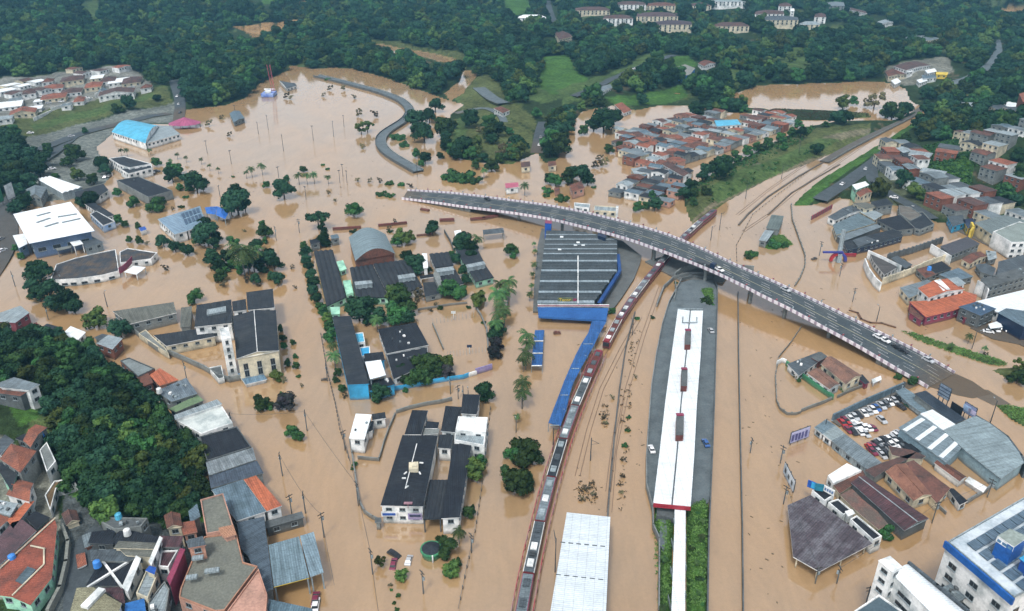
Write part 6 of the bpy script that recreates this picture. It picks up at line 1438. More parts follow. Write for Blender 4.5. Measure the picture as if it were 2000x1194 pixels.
mb = MB(); mb.box((g.x,g.y-1.2,2.4),(2.0,.6,4.4)); part('centre_slab', mb, LGREY, rt)
MK = dict(base=.0)
def mk_(px, z, lb, **kw): return B(px, z, lb, kw.pop('cat', 'market building'), name=kw.pop('name', 'building'), **kw)
mk_([(1616,425),(1671,399),(1688,411),(1631,432)], 5.5, 'dark and white striped market roof at the water edge', roof=DGREY, wall=WHITE, kind='gable', base=0, rows=1, vents=5)
mk_([(1626,440),(1677,417),(1711,436),(1633,460)], 5.5, 'blue grey corrugated market roof with many thin ribs', roof=M('rib', (.20,.255,.27), .5, (.13,.17,.18)), wall=CREAM, base=0, m='the ribbed market roof', rows=1)
mk_([(1647,474),(1700,459),(1752,447),(1764,462),(1700,480),(1655,489)], 5.5, 'long dark market roof behind the ring monument', roof=CHAR, wall=NAVY, base=0, m='the long dark market roof', vents=4, rows=1, trim=BGREY)
mk_([(1665,470),(1690,462),(1712,470),(1676,484)], 6.2, 'small tilted slate roof on the long dark market roof', roof=DGREY, wall=DCONC, base=0)
mk_([(1634,462),(1712,438),(1722,444),(1648,472)], 5.0, 'grey brown middle market roof', roof=GREY, wall=DCONC, base=0, rows=0)
mk_([(1712,431),(1757,421),(1786,447),(1751,451)], 6.0, 'black square market roof', roof=BLACK, wall=CONC, base=0, rows=1, m='the black market roof')
mk_([(1755,416),(1803,413),(1827,438),(1799,449),(1786,446)], 6.0, 'dark round cornered roof at the market end', roof=CHAR, wall=CONC, base=0, rows=1, kind='parapet')
mk_([(1754,400),(1780,404),(1802,420),(1778,432),(1756,418)], 6.4, 'brown concrete terrace roof above the market end', roof=M('plain', (.24,.20,.16), .9, (.16,.13,.11)), wall=CONC, base=0, kind='parapet')
mk_([(1678,414),(1700,408),(1725,420),(1708,431)], 5.2, 'cream shed roof in the middle of the market', roof=LGREY, wall=CREAM, base=0)
mk_([(1665,398),(1690,396),(1716,404),(1690,410)], 5.5, 'pale beige long roof at the market rear', roof=BEIGE, wall=CREAM, base=0)
mk_([(1700,395),(1732,388),(1745,400),(1712,405)], 6.0, 'dark flat roof beside the hill road', roof=CHAR, wall=CONC, base=1, rows=1)
mk_([(1664,362),(1690,355),(1698,362),(1672,372)], 8.0, 'mint walled house with white roof at the road fork', roof=WROOF, wall=MINT, cat='house', name='house', m='the mint house at the fork')
mk_([(1666,372),(1698,368),(1704,376),(1680,386)], 6.0, 'rust tiled house in front of the mint walled one', roof=TERRA, wall=CREAM, cat='house', name='house', kind='gable', rise=1)
mb = MB()
for i in range(10): p, q = U(1585+i*4.0, 425-i*2.2, 1.5), U(1589+i*4.0, 422.8-i*2.2, 1.5); d = q-p; mb.box(((p.x+q.x)/2,(p.y+q.y)/2,1.2),(d.length+.1,.5,2.6),math.atan2(d.y,d.x))
single('painted_wall', mb, M('check', (.30,.06,.09), .8, (.20,.15,.14)), 'dark red painted wall reaching into the water beside the market', 'wall')
p, q = U(1648,498,1.2), U(1672,498,1.2); mb = MB(); mb.box(((p.x+q.x)/2,(p.y+q.y)/2,1.0),((q-p).length,.6,2)); mb.box(((p.x+q.x)/2,(p.y+q.y)/2-.35,1.8),((q-p).length,.2,.5)); single('sign_wall', mb, REDM, 'low bright red sign wall beside the ring monument', 'sign')
# courtyard with white wall
mk_([(1698,493),(1758,520),(1727,538),(1706,512)], 5.2, 'brown triangular roof inside the white walled corner', roof=M('rib', (.13,.11,.10), .7, (.09,.08,.075)), wall=WHITE, base=0, m='the white walled corner', cat='building')
wallline([(1697,489),(1726,502),(1760,519)], 5, WHITE, 'white sloping wall above the brown triangular roof', t=.5, base=0, zpix=5)
wallline([(1690,505),(1697,523),(1710,542),(1721,552)], 4.6, WHITE, 'white broken front wall facing the brown water', t=.6, base=0, zpix=4.6)
wallline([(1726,543),(1780,524),(1815,508),(1855,496)], 3.8, CREAM, 'long cream yard wall beside the dark tiled roofs', t=.5, base=0, zpix=3.8, posts=7)
wallline([(1735,496),(1780,484),(1810,474),(1842,463)], 3.6, DCONC, 'long grey wall with stub columns behind the flooded yard', t=.5, base=0, zpix=3.6, posts=3)
mk_([(1740,505),(1752,500),(1782,518),(1768,525)], 4.0, 'grey lean roof along the white walled corner', roof=DGREY, wall=CONC, base=0, cat='shed', name='shed')
mk_([(1836,482),(1890,463),(1914,477),(1858,499)], 7.5, 'dark purple grey roof with a white gable wall', roof=M('rib', (.115,.105,.115), .6, (.09,.08,.085)), wall=CONC, base=0, rows=1, cat='warehouse', name='warehouse', m='the purple grey warehouse')
wallline([(1820,477),(1838,488),(1858,500)], 5.0, WHITE, 'stepped white gable wall of the purple grey warehouse', t=.5, base=0, zpix=5.0)
mk_([(1877,507),(1915,492),(1928,501),(1894,517)], 5.0, 'brown red tiled small house with cream wall', roof=RUST, wall=CREAM, base=0, kind='gable', cat='house', name='house')
mk_([(1925,490),(1945,492),(1947,505),(1930,510)], 5.0, 'pale cluttered roof beside the small brown red house', roof=LGREY, wall=CONC, base=0, vents=4)
mk_([(1789,527),(1809,521),(1832,535),(1808,545)], 4.6, 'brown rusted sheet roof beside the blue tank', roof=RUST, wall=CONC, base=0)
mk_([(1809,521),(1839,511),(1859,525),(1827,535)], 5.0, 'black flat roof under the blue tank', roof=BLACK, wall=CONC, base=0)
mk_([(1834,537),(1872,524),(1901,541),(1863,551)], 5.4, 'mottled blue grey metal roof behind the orange restaurant', roof=BGREY, wall=CONC, base=0, rows=1)
mk_([(1905,518),(1925,515),(1945,525),(1938,540),(1915,532)], 5.0, 'dark slate roof behind the small flooded yard', roof=DGREY, wall=CONC, base=0, rows=1)
mk_([(1757,563),(1812,547),(1832,558),(1775,584)], 5.6, 'silver striped roof at the side of the orange restaurant', roof=GREY, wall=CREAM, base=0, rows=1, m='the orange restaurant')
mk_([(1792,564),(1850,545),(1884,566),(1814,583)], 8.6, 'upper orange tiled restaurant roof with white centre strip', roof=ORANGE, wall=WHITE, base=0, rows=1, kind='gable', rise=1.2, ridge=0, cat='restaurant')
mk_([(1824,549),(1836,546),(1856,566),(1842,569)], 10.2, 'white raised strip across the orange restaurant roof', roof=WHITE, wall=WHITE, base=5, win=False, cat='roof strip', name='roof_strip')
mk_([(1852,545),(1870,542),(1886,554),(1872,560)], 9.4, 'white and grey square roof at the corner of the restaurant', roof=LGREY, wall=WHITE, base=0)
mk_([(1775,590),(1814,588),(1882,569),(1908,577),(1906,590),(1862,608),(1808,621)], 6.4, 'lower sweeping orange restaurant roof with crimson fascia', roof=ORANGE, wall=MAGEN, base=0, rows=1, cat='restaurant', trim=MAGEN)
mk_([(1777,598),(1806,620),(1800,628),(1776,612)], 4.6, 'small brown red porch roof at the restaurant corner', roof=RUST, wall=MAGEN, base=0, cat='porch', name='porch')
mk_([(1914,546),(2040,510),(2052,527),(1930,562)], 10, 'long concrete block with mossy roof and white end windows', roof=DCONC, wall=CONC, base=0, rows=3, m='the mossy concrete block', vents=4)
wallline([(1911,548),(1926,556),(1931,565)], 7, WHITE, 'white end wall with six windows on the mossy concrete block', t=.5, base=0, zpix=7)
mk_([(1905,590),(2000,567),(2060,580),(2060,600),(1952,613)], 7.5, 'wide bright white metal roof at the frame edge', roof=WR, wall=WHITE, base=0, rows=1, m='the wide white metal roof')
mk_([(1950,512),(2000,498),(2060,510),(2060,540),(1946,541)], 8.5, 'large slate roof with a concrete end wall at the frame edge', roof=DGREY, wall=CONC, base=0, rows=1)
mk_([(1903,436),(1960,421),(2040,440),(2060,452),(1940,461)], 9, 'wide grey green roof with a ribbed upper edge', roof=M('rib', (.27,.30,.28), .6, (.20,.22,.21)), wall=CREAM, base=0, rows=1, m='the wide grey green roof')
mk_([(1938,452),(1990,432),(2060,450),(2060,472),(1975,474)], 12, 'white two storey building with cream roof and dark square windows', roof=M('plain', (.38,.40,.35), .8), wall=WHITE, base=0, rows=3, kind='parapet', cap=18, m='the white two storey building')
mk_([(1880,430),(1900,427),(1908,440),(1890,448)], 6, 'yellow and blue fronted shop at the flooded street corner', roof=NAVY, wall=YELLOW, base=0, rows=1, cat='shop', name='shop')
mk_([(1850,424),(1880,420),(1886,436),(1860,444)], 6, 'blue fronted shop beside the yellow one', roof=DGREY, wall=SKYB, base=0, rows=1, cat='shop', name='shop')
mk_([(1978,478),(2010,470),(2060,486),(2030,500)], 7, 'grey roof shed with open bays near the frame edge', roof=GREY, wall=CREAM, base=0, rows=1)
wallline([(1898,436),(1902,444),(1896,452)], 6.5, YELLOW, 'tall yellow gateway pillar at the street corner', t=1.0, base=0, zpix=6)
# lower right frame building, navy shed, cars
mk_([(1872,600),(1908,590),(1946,604),(1915,618)], 9, 'dark framed building with panels on its roof', roof=PAN, wall=DCONC, base=0, rows=2, vents=6, m='the panel roofed frame building')
mk_([(1865,606),(1880,602),(1898,617),(1885,624)], 4.5, 'small crimson fronted shop beside the frame building', roof=RUST, wall=MAGEN, base=0, cat='shop', name='shop')
mk_([(1948,612),(1965,603),(2040,614),(2060,640),(2000,640)], 9, 'navy walled shed with a blue grey roof at the frame edge', roof=BGREY, wall=NAVY, base=0, rows=0, cat='warehouse', name='warehouse', m='the navy shed')
mk_([(1930,634),(1952,627),(1958,640),(1934,643)], 4, 'small white carport canopy with parked cars beneath', roof=WROOF, wall=LGREY, open_=True, base=.4, cat='carport', name='carport')
for px, py, a, c, lb in ((1930,650,-20,'white','white car parked in front of the small carport'),(1946,646,80,'white','white car parked under the edge of the small carport'),(1952,641,60,'silver','silver car parked beneath the small carport'),(1962,640,75,'white','white car parked beside the navy walled shed'),(1966,646,70,'white','second white car parked by the navy walled shed, nearer the water')):
    car(U(px,py,.42), R(a), c, lb, 'cars by the carport')
# cars on the bridge and near its foot
def on_bridge(px, py, z, col, lb, ang=-28, sc=1.0): car(U(px, py, z+.05), R(ang), col, lb, 'cars on the road bridge', sc)
ang_b = math.degrees(math.atan2((U(1751,690,2)-U(1613,618,5.6)).y, (U(1751,690,2)-U(1613,618,5.6)).x))
for px, py, z, col, lb, an in ((1405,529,9.1,'white','white car alone on the bridge near the dark lorry',None),(1534,568,7.4,'silver','silver car beside the far barrier in the middle of the bridge',None),(1716,661,3.2,'white','first of two white cars in a line near the bridge foot',None),(1727,667,2.9,'white','second of two white cars in a line near the bridge foot',None),(1752,681,2.0,'black','black pickup near the bridge foot behind the other black one',None),(1763,687,1.7,'black','black pickup near the bridge foot in front of the other black one',None),(1812,706,.7,'silver','silver car at the very end of the bridge',None),(952,391,4.3,'black','small dark car on the rising end of the bridge',None)):
    t = math.degrees(math.atan2((U(px+12, py+6, z)-U(px-12, py-6, z)).y, (U(px+12, py+6, z)-U(px-12, py-6, z)).x)); car(U(px,py,z+.12), R(t), col, lb, 'cars on the road bridge', 1.1)
lp = U(1380,521,9.25); rt = root('lorry', lp, 'dark flat lorry parked against the near bridge barrier', 'lorry', rz=R(-38))
for nm, c, d, m in (('trailer',(-1.5,0,1.2),(6.5,2.3,1.0),STEEL),('cab',(3.2,0,1.5),(2.2,2.2,2.2),NAVY),('windscreen',(4.33,0,1.9),(.1,1.9,.8),GLASS)):
    mb = MB(); mb.box(c, d); o = bpy.data.objects.new(nm, mb.mesh(nm, m)); COL.objects.link(o); o.parent = rt
for x in (-4,-2.6,3):
    for y in (-1,1):
        o = bpy.data.objects.new('wheel', car_meshes('black')[3]); COL.objects.link(o); o.parent = rt; o.location = (x,y,.45); o.scale = (1.3,)*3

# island compound
B([(1537,712),(1600,688),(1612,698),(1560,735)], 4.2, 'dark grey yard roof of the walled compound', 'shed', name='shed', roof=DGREY, wall=WHITE, base=0, vents=3, m='the dark yard roof')
B([(1584,700),(1603,688),(1617,698),(1598,708)], 5.0, 'mossy grey square roof at the back of the compound', 'shed', name='shed', roof=DCONC, wall=DRED, base=0)
B([(1603,712),(1624,697),(1683,735),(1652,752)], 6.2, 'larger terracotta gabled house with long cream wall in the compound', 'house', name='house', roof=M('tile', (.27,.15,.11), .85, (.18,.11,.09)), wall=CREAM, base=0, kind='gable', rise=1.4, ridge=0, rows=1, m='the larger compound house')
B([(1576,730),(1600,720),(1641,752),(1620,762)], 5.0, 'smaller terracotta roofed house beside the green wall', 'house', name='house', roof=M('tile', (.27,.15,.11), .85, (.18,.11,.09)), wall=WHITE, base=0, kind='gable', rise=.8, ridge=0, rows=1)
B([(1672,738),(1684,732),(1698,748),(1690,752)], 3.5, 'small dark porch roof at the crimson doorway', 'porch', name='porch', roof=CHAR, wall=MAGEN, base=0)
wallline([(1536,715),(1560,735),(1590,757),(1625,781)], 2.2, GREEN, 'long green painted wall in front of the compound houses', t=.6, base=0)
wallline([(1625,781),(1605,790),(1585,797),(1565,805)], 1.4, CONC, 'low broken wall running out from the green wall', t=.3, base=0)
wallline([(1518,715),(1514,735),(1515,760),(1516,785),(1523,801),(1537,811),(1555,811),(1563,808)], 1.1, CONC, 'curved wire fence line looping out in the water beside the compound', t=.22, base=0, posts=3)
wallline([(1565,640),(1545,670),(1520,700),(1517,716)], .9, CONC, 'thin fence line running from the bridge to the compound', t=.18, base=0, posts=4)
wallline([(1635,778),(1660,766),(1684,757)], 1.3, CONC, 'low pale wall along the street side of the compound', t=.3, base=0)
wallline([(1517,714),(1527,708),(1534,711)], 2.0, WHITE, 'short white gate wall at the tip of the compound', t=.4, base=0)
B([(1702,742),(1720,735),(1722,742),(1705,750)], 2.4, 'white wire cage on the street beside the compound', 'cage', name='cage', roof=WHITE, wall=WHITE, base=0, win=False, open_=True)

# car park and factory
B([(1590,836),(1613,820),(1632,832),(1606,849)], 6.4, 'grey blue corner roof of the long low block by the car park', 'office wing', roof=M('rib', (.24,.30,.33), .5, (.18,.23,.25)), wall=WHITE, base=0, rows=1, m='the corner of the long low block')
B([(1606,849),(1632,832),(1650,848),(1624,862)], 6.4, 'pale middle roof of the long low block by the car park', 'office wing', roof=M('rib', (.42,.45,.43), .5, (.34,.36,.35)), wall=WHITE, base=0, rows=1)
B([(1624,862),(1650,848),(1726,908),(1702,921),(1688,914)], 6.4, 'grey long roof of the low block beside the parked cars', 'office wing', roof=GREY, wall=LGREY, base=0, rows=1, m='the long low block')
wallline([(1626,823),(1690,792),(1764,760)], 3.0, BGREY, 'blue grey perimeter wall behind the first row of parked cars', t=.6, base=0)
fa = B([(1755,836),(1797,811),(1886,868),(1848,905)], 8.0, 'grey factory roof with four bright translucent strips', 'factory', name='factory', roof=M('rib', (.30,.35,.37), .5, (.20,.23,.24)), wall=M('plain', (.36,.46,.50), .6), base=0, rows=0, m='the striped factory roof', trim=LGREY)
for t in (.10, .36, .62, .86):
    zz = 8*.56+.3; a = U(1755+(1848-1755)*t, 836+(905-836)*t, zz); b = U(1797+(1886-1797)*t, 811+(868-811)*t, zz); d = b-a; mb = MB(); m_ = a.lerp(b, .5); mb.box((m_.x,m_.y,zz),(d.length*.88,1.4,.16),math.atan2(d.y,d.x)); part('translucent_strip', mb, WR, fa)
B([(1797,809),(1821,801),(1866,830),(1842,841)], 8.4, 'small bright white roof between the striped and the dark roofs', 'factory', name='factory', roof=WR, wall=WHITE, base=0, rows=0)
B([(1785,770),(1808,764),(1886,820),(1864,829)], 7.0, 'long black metal roof behind the billboards', 'warehouse', name='warehouse', roof=M('rib', (.05,.065,.085), .5, (.035,.045,.06)), wall=CONC, base=0, rows=0, m='the black roof by the billboards')
B([(1842,842),(1868,830),(1904,813),(1930,826),(1965,852),(1990,885),(2000,905),(1955,937),(1888,884)], 8.4, 'largest pale grey metal roof with a curved street side', 'warehouse', name='warehouse', roof=M('rib', (.37,.42,.42), .5, (.30,.34,.34)), wall=M('plain', (.40,.50,.52), .7), base=0, rows=0, m='the largest pale grey roof', trim=LGREY)
wallline([(1904,810),(1935,828),(1968,852),(1995,888),(2006,908)], 4.9, DGREY, 'dark curved gutter wall round the largest pale grey roof', t=.7, base=0, zpix=4.9)
B([(1766,868),(1800,868),(1815,880),(1770,892)], 3.2, 'dark sunken roof yard in front of the striped factory', 'shed', name='shed', roof=BLACK, wall=CONC, base=0)
B([(1765,757),(1785,770),(1822,800),(1800,808),(1768,784),(1750,766)], 3.0, 'light grey lean roof at the head of the car park', 'shed', name='shed', roof=M('rib', (.25,.31,.34), .6, (.2,.25,.27)), wall=LGREY, base=0)
billboard((1831,771),(1853,784), 5, 10, M('plain', (.36,.40,.46), .6, (.16,.20,.27)), 'tall billboard with faded slatted face beyond the black metal roof', lines=[(t, v, 3.4, .25, NAVY) for t in (.3,.7) for v in (.25,.5,.75)])
billboard((1880,803),(1904,818), 4, 8, M('plain', (.34,.34,.50), .6, (.20,.30,.45)), 'wide framed billboard with a faded violet picture at the street', lines=[(.3, .5, 3, 2.2, M('plain', (.30,.42,.60), .6)), (.7, .45, 3, 1.6, M('plain', (.50,.45,.60), .6))])
wallline([(1860,787),(1880,800)], 5, BLACK, 'black end board beside the wide framed billboard', t=.3, base=1.5, zpix=6)
billboard((1541,867),(1579,853), 1, 5.5, M('plain', (.42,.42,.58), .7, (.25,.24,.48)), 'peeling violet and white billboard standing in the water', lines=[(t, .45, .9, 2.6, M('plain', (.10,.10,.26), .7)) for t in (.12,.3,.46,.62,.8)])
billboard((1530,922),(1550,962), 1.0, 5.0, M('plain', (.55,.60,.64), .7, (.30,.36,.42)), 'slanting pale billboard frame in the water near the hexagon roof', lines=[(t, .5, 1.2, 1.4, STEEL) for t in (.2,.5,.8)])
# red and brown roofed block
B([(1614,928),(1653,903),(1687,919),(1627,947)], 7.0, 'plain white box building with a raised roof hatch', 'building', roof=M('plain', (.72,.76,.78), .6, (.6,.63,.64)), wall=WHITE, kind='parapet', base=0, rows=1, m='the plain white box')
B([(1538,988),(1583,968),(1704,1063),(1600,1118),(1549,1089)], 6.6, 'large hexagon brown tiled roof with a thin white rim', 'supermarket', name='supermarket', roof=M('rib', (.115,.085,.095), .85, (.24,.21,.22)), wall=CREAM, base=0, rows=0, m='the hexagon brown roof', trim=WHITE, over=1.2, open_=True, ridge=0)
B([(1583,957),(1598,947),(1633,967),(1611,981)], 10.0, 'dark roofed white tower block at the corner of the hexagon roof', 'building', roof=BLACK, wall=WHITE, kind='parapet', base=0, rows=2, m='the sign topped corner block')
B([(1614,980),(1637,972),(1668,998),(1647,1008)], 8.6, 'upper half of the black strip roof with white rim beside the hexagon roof', 'building', roof=BLACK, wall=WHITE, kind='parapet', base=0, rows=1)
B([(1657,1013),(1673,1004),(1727,1048),(1706,1058)], 8.6, 'lower half of the black strip roof with white rim beside the hexagon roof', 'building', roof=BLACK, wall=WHITE, kind='parapet', base=0, rows=2, m='the lower black strip roof')
B([(1650,1000),(1664,996),(1670,1004),(1656,1010)], 9.4, 'small white roof cabin between the two black strips', 'roof cabin', name='roof_cabin', roof=WHITE, wall=WHITE, base=4, win=False)
def top_sign():
    a, b = U(1586,945,7.6), U(1608,954,7.6); d = b-a; ang = math.atan2(d.y,d.x)
    rt = root('rooftop_sign', a, 'blue and white sign cluster on top of the corner block', 'sign')
    for k, (t, h_, m) in enumerate(((0,2.4,BLUE),(.33,2.0,SKYB),(.66,2.4,M('plain', (.03,.22,.32), .6)))):
        q = a.lerp(b, t); mb = MB(); mb.box((q.x,q.y,7.2+k*.1),(2.4,.3,h_),ang+.2*k); part('sign_disc', mb, m, rt)
    a, b = U(1608,950,7.4), U(1630,962,7.4); d = b-a; m_ = (a+b)/2; mb = MB(); mb.box((m_.x,m_.y,7.0),(d.length,.3,2.0),math.atan2(d.y,d.x)); part('white_panel', mb, WHITE, rt)
    for t in (.2,.4,.6,.8): q = a.lerp(b, t); mb = MB(); mb.box((q.x,q.y-.2,7.0),(.5,.1,.9),math.atan2(d.y,d.x)); part('lettering', mb, M('plain', (.10,.20,.40), .6), rt)
top_sign()
B([(1640,968),(1664,956),(1683,975),(1713,1000),(1734,1024),(1716,1036),(1676,1003)], 5.6, 'mottled brown and pink tiled low roof between black strip and long brown roof', 'building', roof=M('tile', (.21,.15,.12), .9, (.24,.12,.10)), wall=CREAM, base=0, rows=0, m='the mottled low roof')
B([(1626,948),(1685,920),(1690,930),(1640,966)], 5.2, 'narrow brown red roof behind the white box building', 'building', roof=RUST, wall=CREAM, base=0, rows=0)
B([(1662,944),(1690,931),(1814,1014),(1766,1038)], 6.8, 'long dark maroon brown metal hall roof with pale ridge line', 'hall', name='hall', roof=MAROON, wall=DCONC, base=0, rows=0, kind='gable', rise=1.0, ridge=0, m='the long maroon hall', trim=LGREY)
B([(1688,920),(1722,905),(1760,893),(1790,884),(1770,900),(1738,914),(1708,934)], 6.0, 'dark brown tiled roof crooked behind the maroon hall', 'building', roof=BROWN, wall=CONC, base=0, rows=0)
B([(1735,872),(1780,880),(1808,892),(1800,898),(1770,897),(1742,890)], 6.0, 'dark slate and brown roof at the edge of the car park', 'building', roof=BROWN, wall=CREAM, base=0, rows=0)
B([(1728,922),(1768,906),(1820,968),(1784,980)], 6.2, 'orange brown tiled roof beside the maroon hall', 'building', roof=M('tile', (.30,.145,.10), .9, (.17,.085,.065)), wall=CREAM, base=0, kind='gable', rise=1.2, ridge=0, rows=1, m='the orange brown tiled roof')
B([(1768,905),(1784,900),(1856,955),(1830,985),(1818,972)], 5.8, 'darker brown stained tile roof next to the orange brown one', 'building', roof=M('tile', (.20,.095,.075), .9, (.11,.07,.06)), wall=CREAM, base=0, rows=1)
B([(1850,955),(1862,955),(1890,980),(1874,988)], 4.6, 'black glass lean roof at the end of the stained tile roof', 'shed', name='shed', roof=BLACK, wall=WHITE, base=0)
B([(1824,905),(1836,898),(1888,933),(1874,942)], 4.4, 'slim brown red tiled shed roof in the flooded yard', 'shed', name='shed', roof=RUST, wall=WHITE, base=0, kind='gable', rise=.5, ridge=0, rows=0, m='the slim brown red shed')
B([(1884,940),(1892,932),(1928,953),(1920,963)], 2.6, 'white flat gate roof at the end of the slim shed', 'gatehouse', name='gatehouse', roof=WHITE, wall=WHITE, base=0, win=False)
wallline([(1888,984),(1905,973),(1925,962),(1932,955)], 1.6, CURB, 'pale corner wall of the yard at the gate roof', t=.4, base=0)
wallline([(1818,990),(1832,992),(1846,1005)], 1.2, CURB, 'small pale wall fragment between hall and stained tile roof', t=.3, base=0)

# big blocks at the lower right corner
bz = 24.0
bw = B([(1847,1056),(2000,968),(2160,1080),(1982,1170)], bz, 'big white block with a blue roof band and rows of roof panels', 'hospital block', roof=M('plain', (.50,.56,.60), .7, (.38,.44,.48)), wall=WHITE, kind='parapet', parapet=LGREY, base=0, rows=5, cap=70, wsp=4.6, wsize=(2.0,1.3), wtop=5.0, m='the big white block', floor_h=3.6)
A, Bq, C_, D_ = [U(x, y, bz) for x, y in ((1847,1056),(2000,968),(2160,1080),(1982,1170))]
for a, b in ((A, D_),):
    d = b-a; m_ = (a+b)/2; n = Vector((d.y,-d.x,0)).normalized()*.12; n = n if n.y < 0 else -n
    mb = MB(); mb.box((m_.x+n.x,m_.y+n.y,bz-.95),(d.length,.5,1.9),math.atan2(d.y,d.x)); part('blue_band', mb, M('plain', (.02,.13,.45), .5), bw)
ux = (Bq-A).normalized(); uy = (D_-A).normalized(); LX, LY = (Bq-A).length, (D_-A).length; cnt = 0
for i in range(11):
    for j in range(9):
        x, y = 4+i*3.4, 3.2+j*3.3
        if (i in (4,5,6) and j in (3,4,5)) or cnt > 90: continue
        q = A + ux*x*1.0 + uy*y
        if x > LX-3 or y > LY-2: continue
        cnt += 1; P = [q+ux*a_+uy*b_ for a_, b_ in ((0,0),(3.1,0),(3.1,2.6),(0,2.6))]; mb = MB()
        mb.prism([tuple(p[:2]) for p in P], bz+.0, bz+.12); part('solar_panel', mb, M('rib', (.11,.17,.23), .3, (.08,.13,.18)), bw)
tb = B([(1948,1048),(1972,1034),(2008,1050),(1980,1070)], bz+5.5, 'bright blue rooftop lift house with a white name strip', 'lift house', name='lift_house', roof=M('plain', (.42,.44,.38), .8), wall=M('plain', (.02,.12,.42), .5), base=bz-.5, win=False, kind='flat', trim=WHITE, over=.1)
a, b = U(1948,1050,bz+4.9), U(1980,1071,bz+4.9); d = b-a; m_ = (a+b)/2; mb = MB(); mb.box((m_.x-.25,m_.y-.25,bz+4.7),(d.length,.2,1.3),math.atan2(d.y,d.x)); part('name_strip', mb, WHITE, tb)
for t in (.12,.22,.42,.5,.58,.76,.86): q = a.lerp(b, t); mb = MB(); mb.box((q.x-.36,q.y-.36,bz+4.7),(.45,.1,.7),math.atan2(d.y,d.x)); part('lettering', mb, M('plain', (.12,.25,.40), .6), tb)
B([(1990,1092),(2010,1080),(2060,1100),(2030,1125)], bz+3, 'second blue plant box beside the rooftop lift house', 'plant room', name='plant_room', roof=SKYB, wall=BLUE, base=bz-.5, win=False)
B([(1715,1096),(1738,1087),(1762,1108),(1743,1120)], 21.5, 'tall plain white stair tower head of the lower white building', 'stair tower', name='stair_tower', roof=WHITE, wall=WHITE, base=0, rows=3, wsp=5, wsize=(1.6,.9), m='the white stair tower', kind='flat', over=.1)
B([(1745,1124),(1776,1103),(1900,1206),(1852,1230)], 19.5, 'white barrel top building with horizontal window slots', 'office block', roof=WR, wall=WHITE, base=0, rows=4, wsp=6, wsize=(3.8,1.0), kind='arch', rise=1.2, m='the white slot windowed building', wtop=3, over=.2)
wallline([(1776,1100),(1830,1144),(1890,1194)], 4.4, DGREY, 'dark stained parapet on the far side of the white barrel top building', t=.6, base=16, zpix=20)
B([(1836,1150),(1860,1140),(1888,1168),(1866,1180)], 14, 'grey lower roof wedged between the two white blocks', 'building', roof=GREY, wall=DCONC, base=0, rows=1, vents=4)
B([(1664,1192),(1716,1158),(1790,1210),(1740,1250)], 15, 'dark blue grey flat roof at the lower frame edge', 'office block', roof=M('plain', (.12,.16,.18), .6, (.09,.12,.14)), wall=WHITE, base=0, kind='parapet', rows=2)

# parked cars in the flooded car park, row by row
def row(p0, p1, n, ang_px, cols, rowname, jit=.6):
    a0 = U(ang_px[0][0], ang_px[0][1]); a1 = U(ang_px[1][0], ang_px[1][1]); ang = math.atan2((a1-a0).y, (a1-a0).x)
    seen = {}
    for k in range(n):
        t = k/(n-1) if n > 1 else 0; q = U(p0[0]+(p1[0]-p0[0])*t, p0[1]+(p1[1]-p0[1])*t, 0); q.x += random.uniform(-jit,jit)*.4; q.y += random.uniform(-jit,jit)*.4; q.z = -.12
        c = cols[k % len(cols)]; sf = ['first','second','third','fourth','fifth','sixth','seventh','eighth','ninth','tenth','eleventh','twelfth','thirteenth','fourteenth','fifteenth','sixteenth','seventeenth'][k]
        car(q, ang+random.uniform(-.04,.04)+(math.pi if random.random() < .3 else 0), c, f'{c} parked car, {sf} from the left in {rowname}', 'cars in the flooded car park', scale=random.uniform(.97,1.1))
DIRA = ((1655,815),(1668,828))
row((1652,824),(1762,777),14,DIRA,['maroon','white','silver','black','white','silver','white','blue','silver','grey','white','silver','black','white'],'the row along the blue grey wall')
row((1646,829),(1704,838),7,DIRA,['red','red','silver','white','white','white','maroon'],'the second car park row')
row((1655,842),(1690,849),4,DIRA,['maroon','black','white','silver'],'the short third car park row')
row((1760,797),(1776,797),2,((1755,790),(1775,803)),['black','dark green'],'the pair at the car park end')
row((1722,822),(1722,822),1,((1712,813),(1732,830)),['silver'],'the open middle of the car park')
row((1697,876),(1757,851),9,((1735,855),(1750,868)),['red','maroon','black','silver','black','white','silver','white','silver'],'the fourth car park row')
row((1703,884),(1768,862),8,((1735,855),(1750,868)),['maroon','silver','grey','black','white','white','black','silver'],'the fifth car park row')
row((1722,892),(1783,868),7,((1735,855),(1750,868)),['silver','black','silver','white','grey','black','white'],'the last car park row')

# ------------------------------------------------------------------ favelas and hillside
mark(1250,300,'the red roofed quarter'); mark(1450,262,'the quarter by the lake'); mark(1270,360,'the dense quarter by the bridge'); mark(1390,300,'the middle of the quarter')
GQ = 'small houses of the flooded quarter'
FAV = ['rust','terracotta','terracotta','grey','dark grey','brown','pale grey','charcoal','blue grey','rust']
cluster([(1207,262),(1300,246),(1380,226),(1480,228),(1555,232),(1560,255),(1500,272),(1430,300),(1360,320),(1330,332),(1222,330),(1210,310)], 0, 9, ((1210,300),(1330,332)), FAV, '', GQ, gable=.45, size=(.8,1.02), skip=.06, winp=1, avoid=((1430,238,22),))
cluster([(1250,345),(1290,332),(1330,335),(1350,350),(1330,380),(1310,412),(1262,398),(1165,392),(1170,380),(1215,365)], 0, 8, ((1180,385),(1300,410)), ['grey','dark grey','charcoal','blue grey','rust','pale grey','charcoal'], '', GQ, gable=.35, size=(.8,1.05), skip=.06, winp=1)
B([(1293,322),(1311,319),(1352,341),(1335,346)], 5.5, 'long brown roofed building with white walls in the flooded quarter', 'school', name='school', roof=BROWN, wall=WHITE, rows=2, base=0, kind='gable', m='the white walled school')
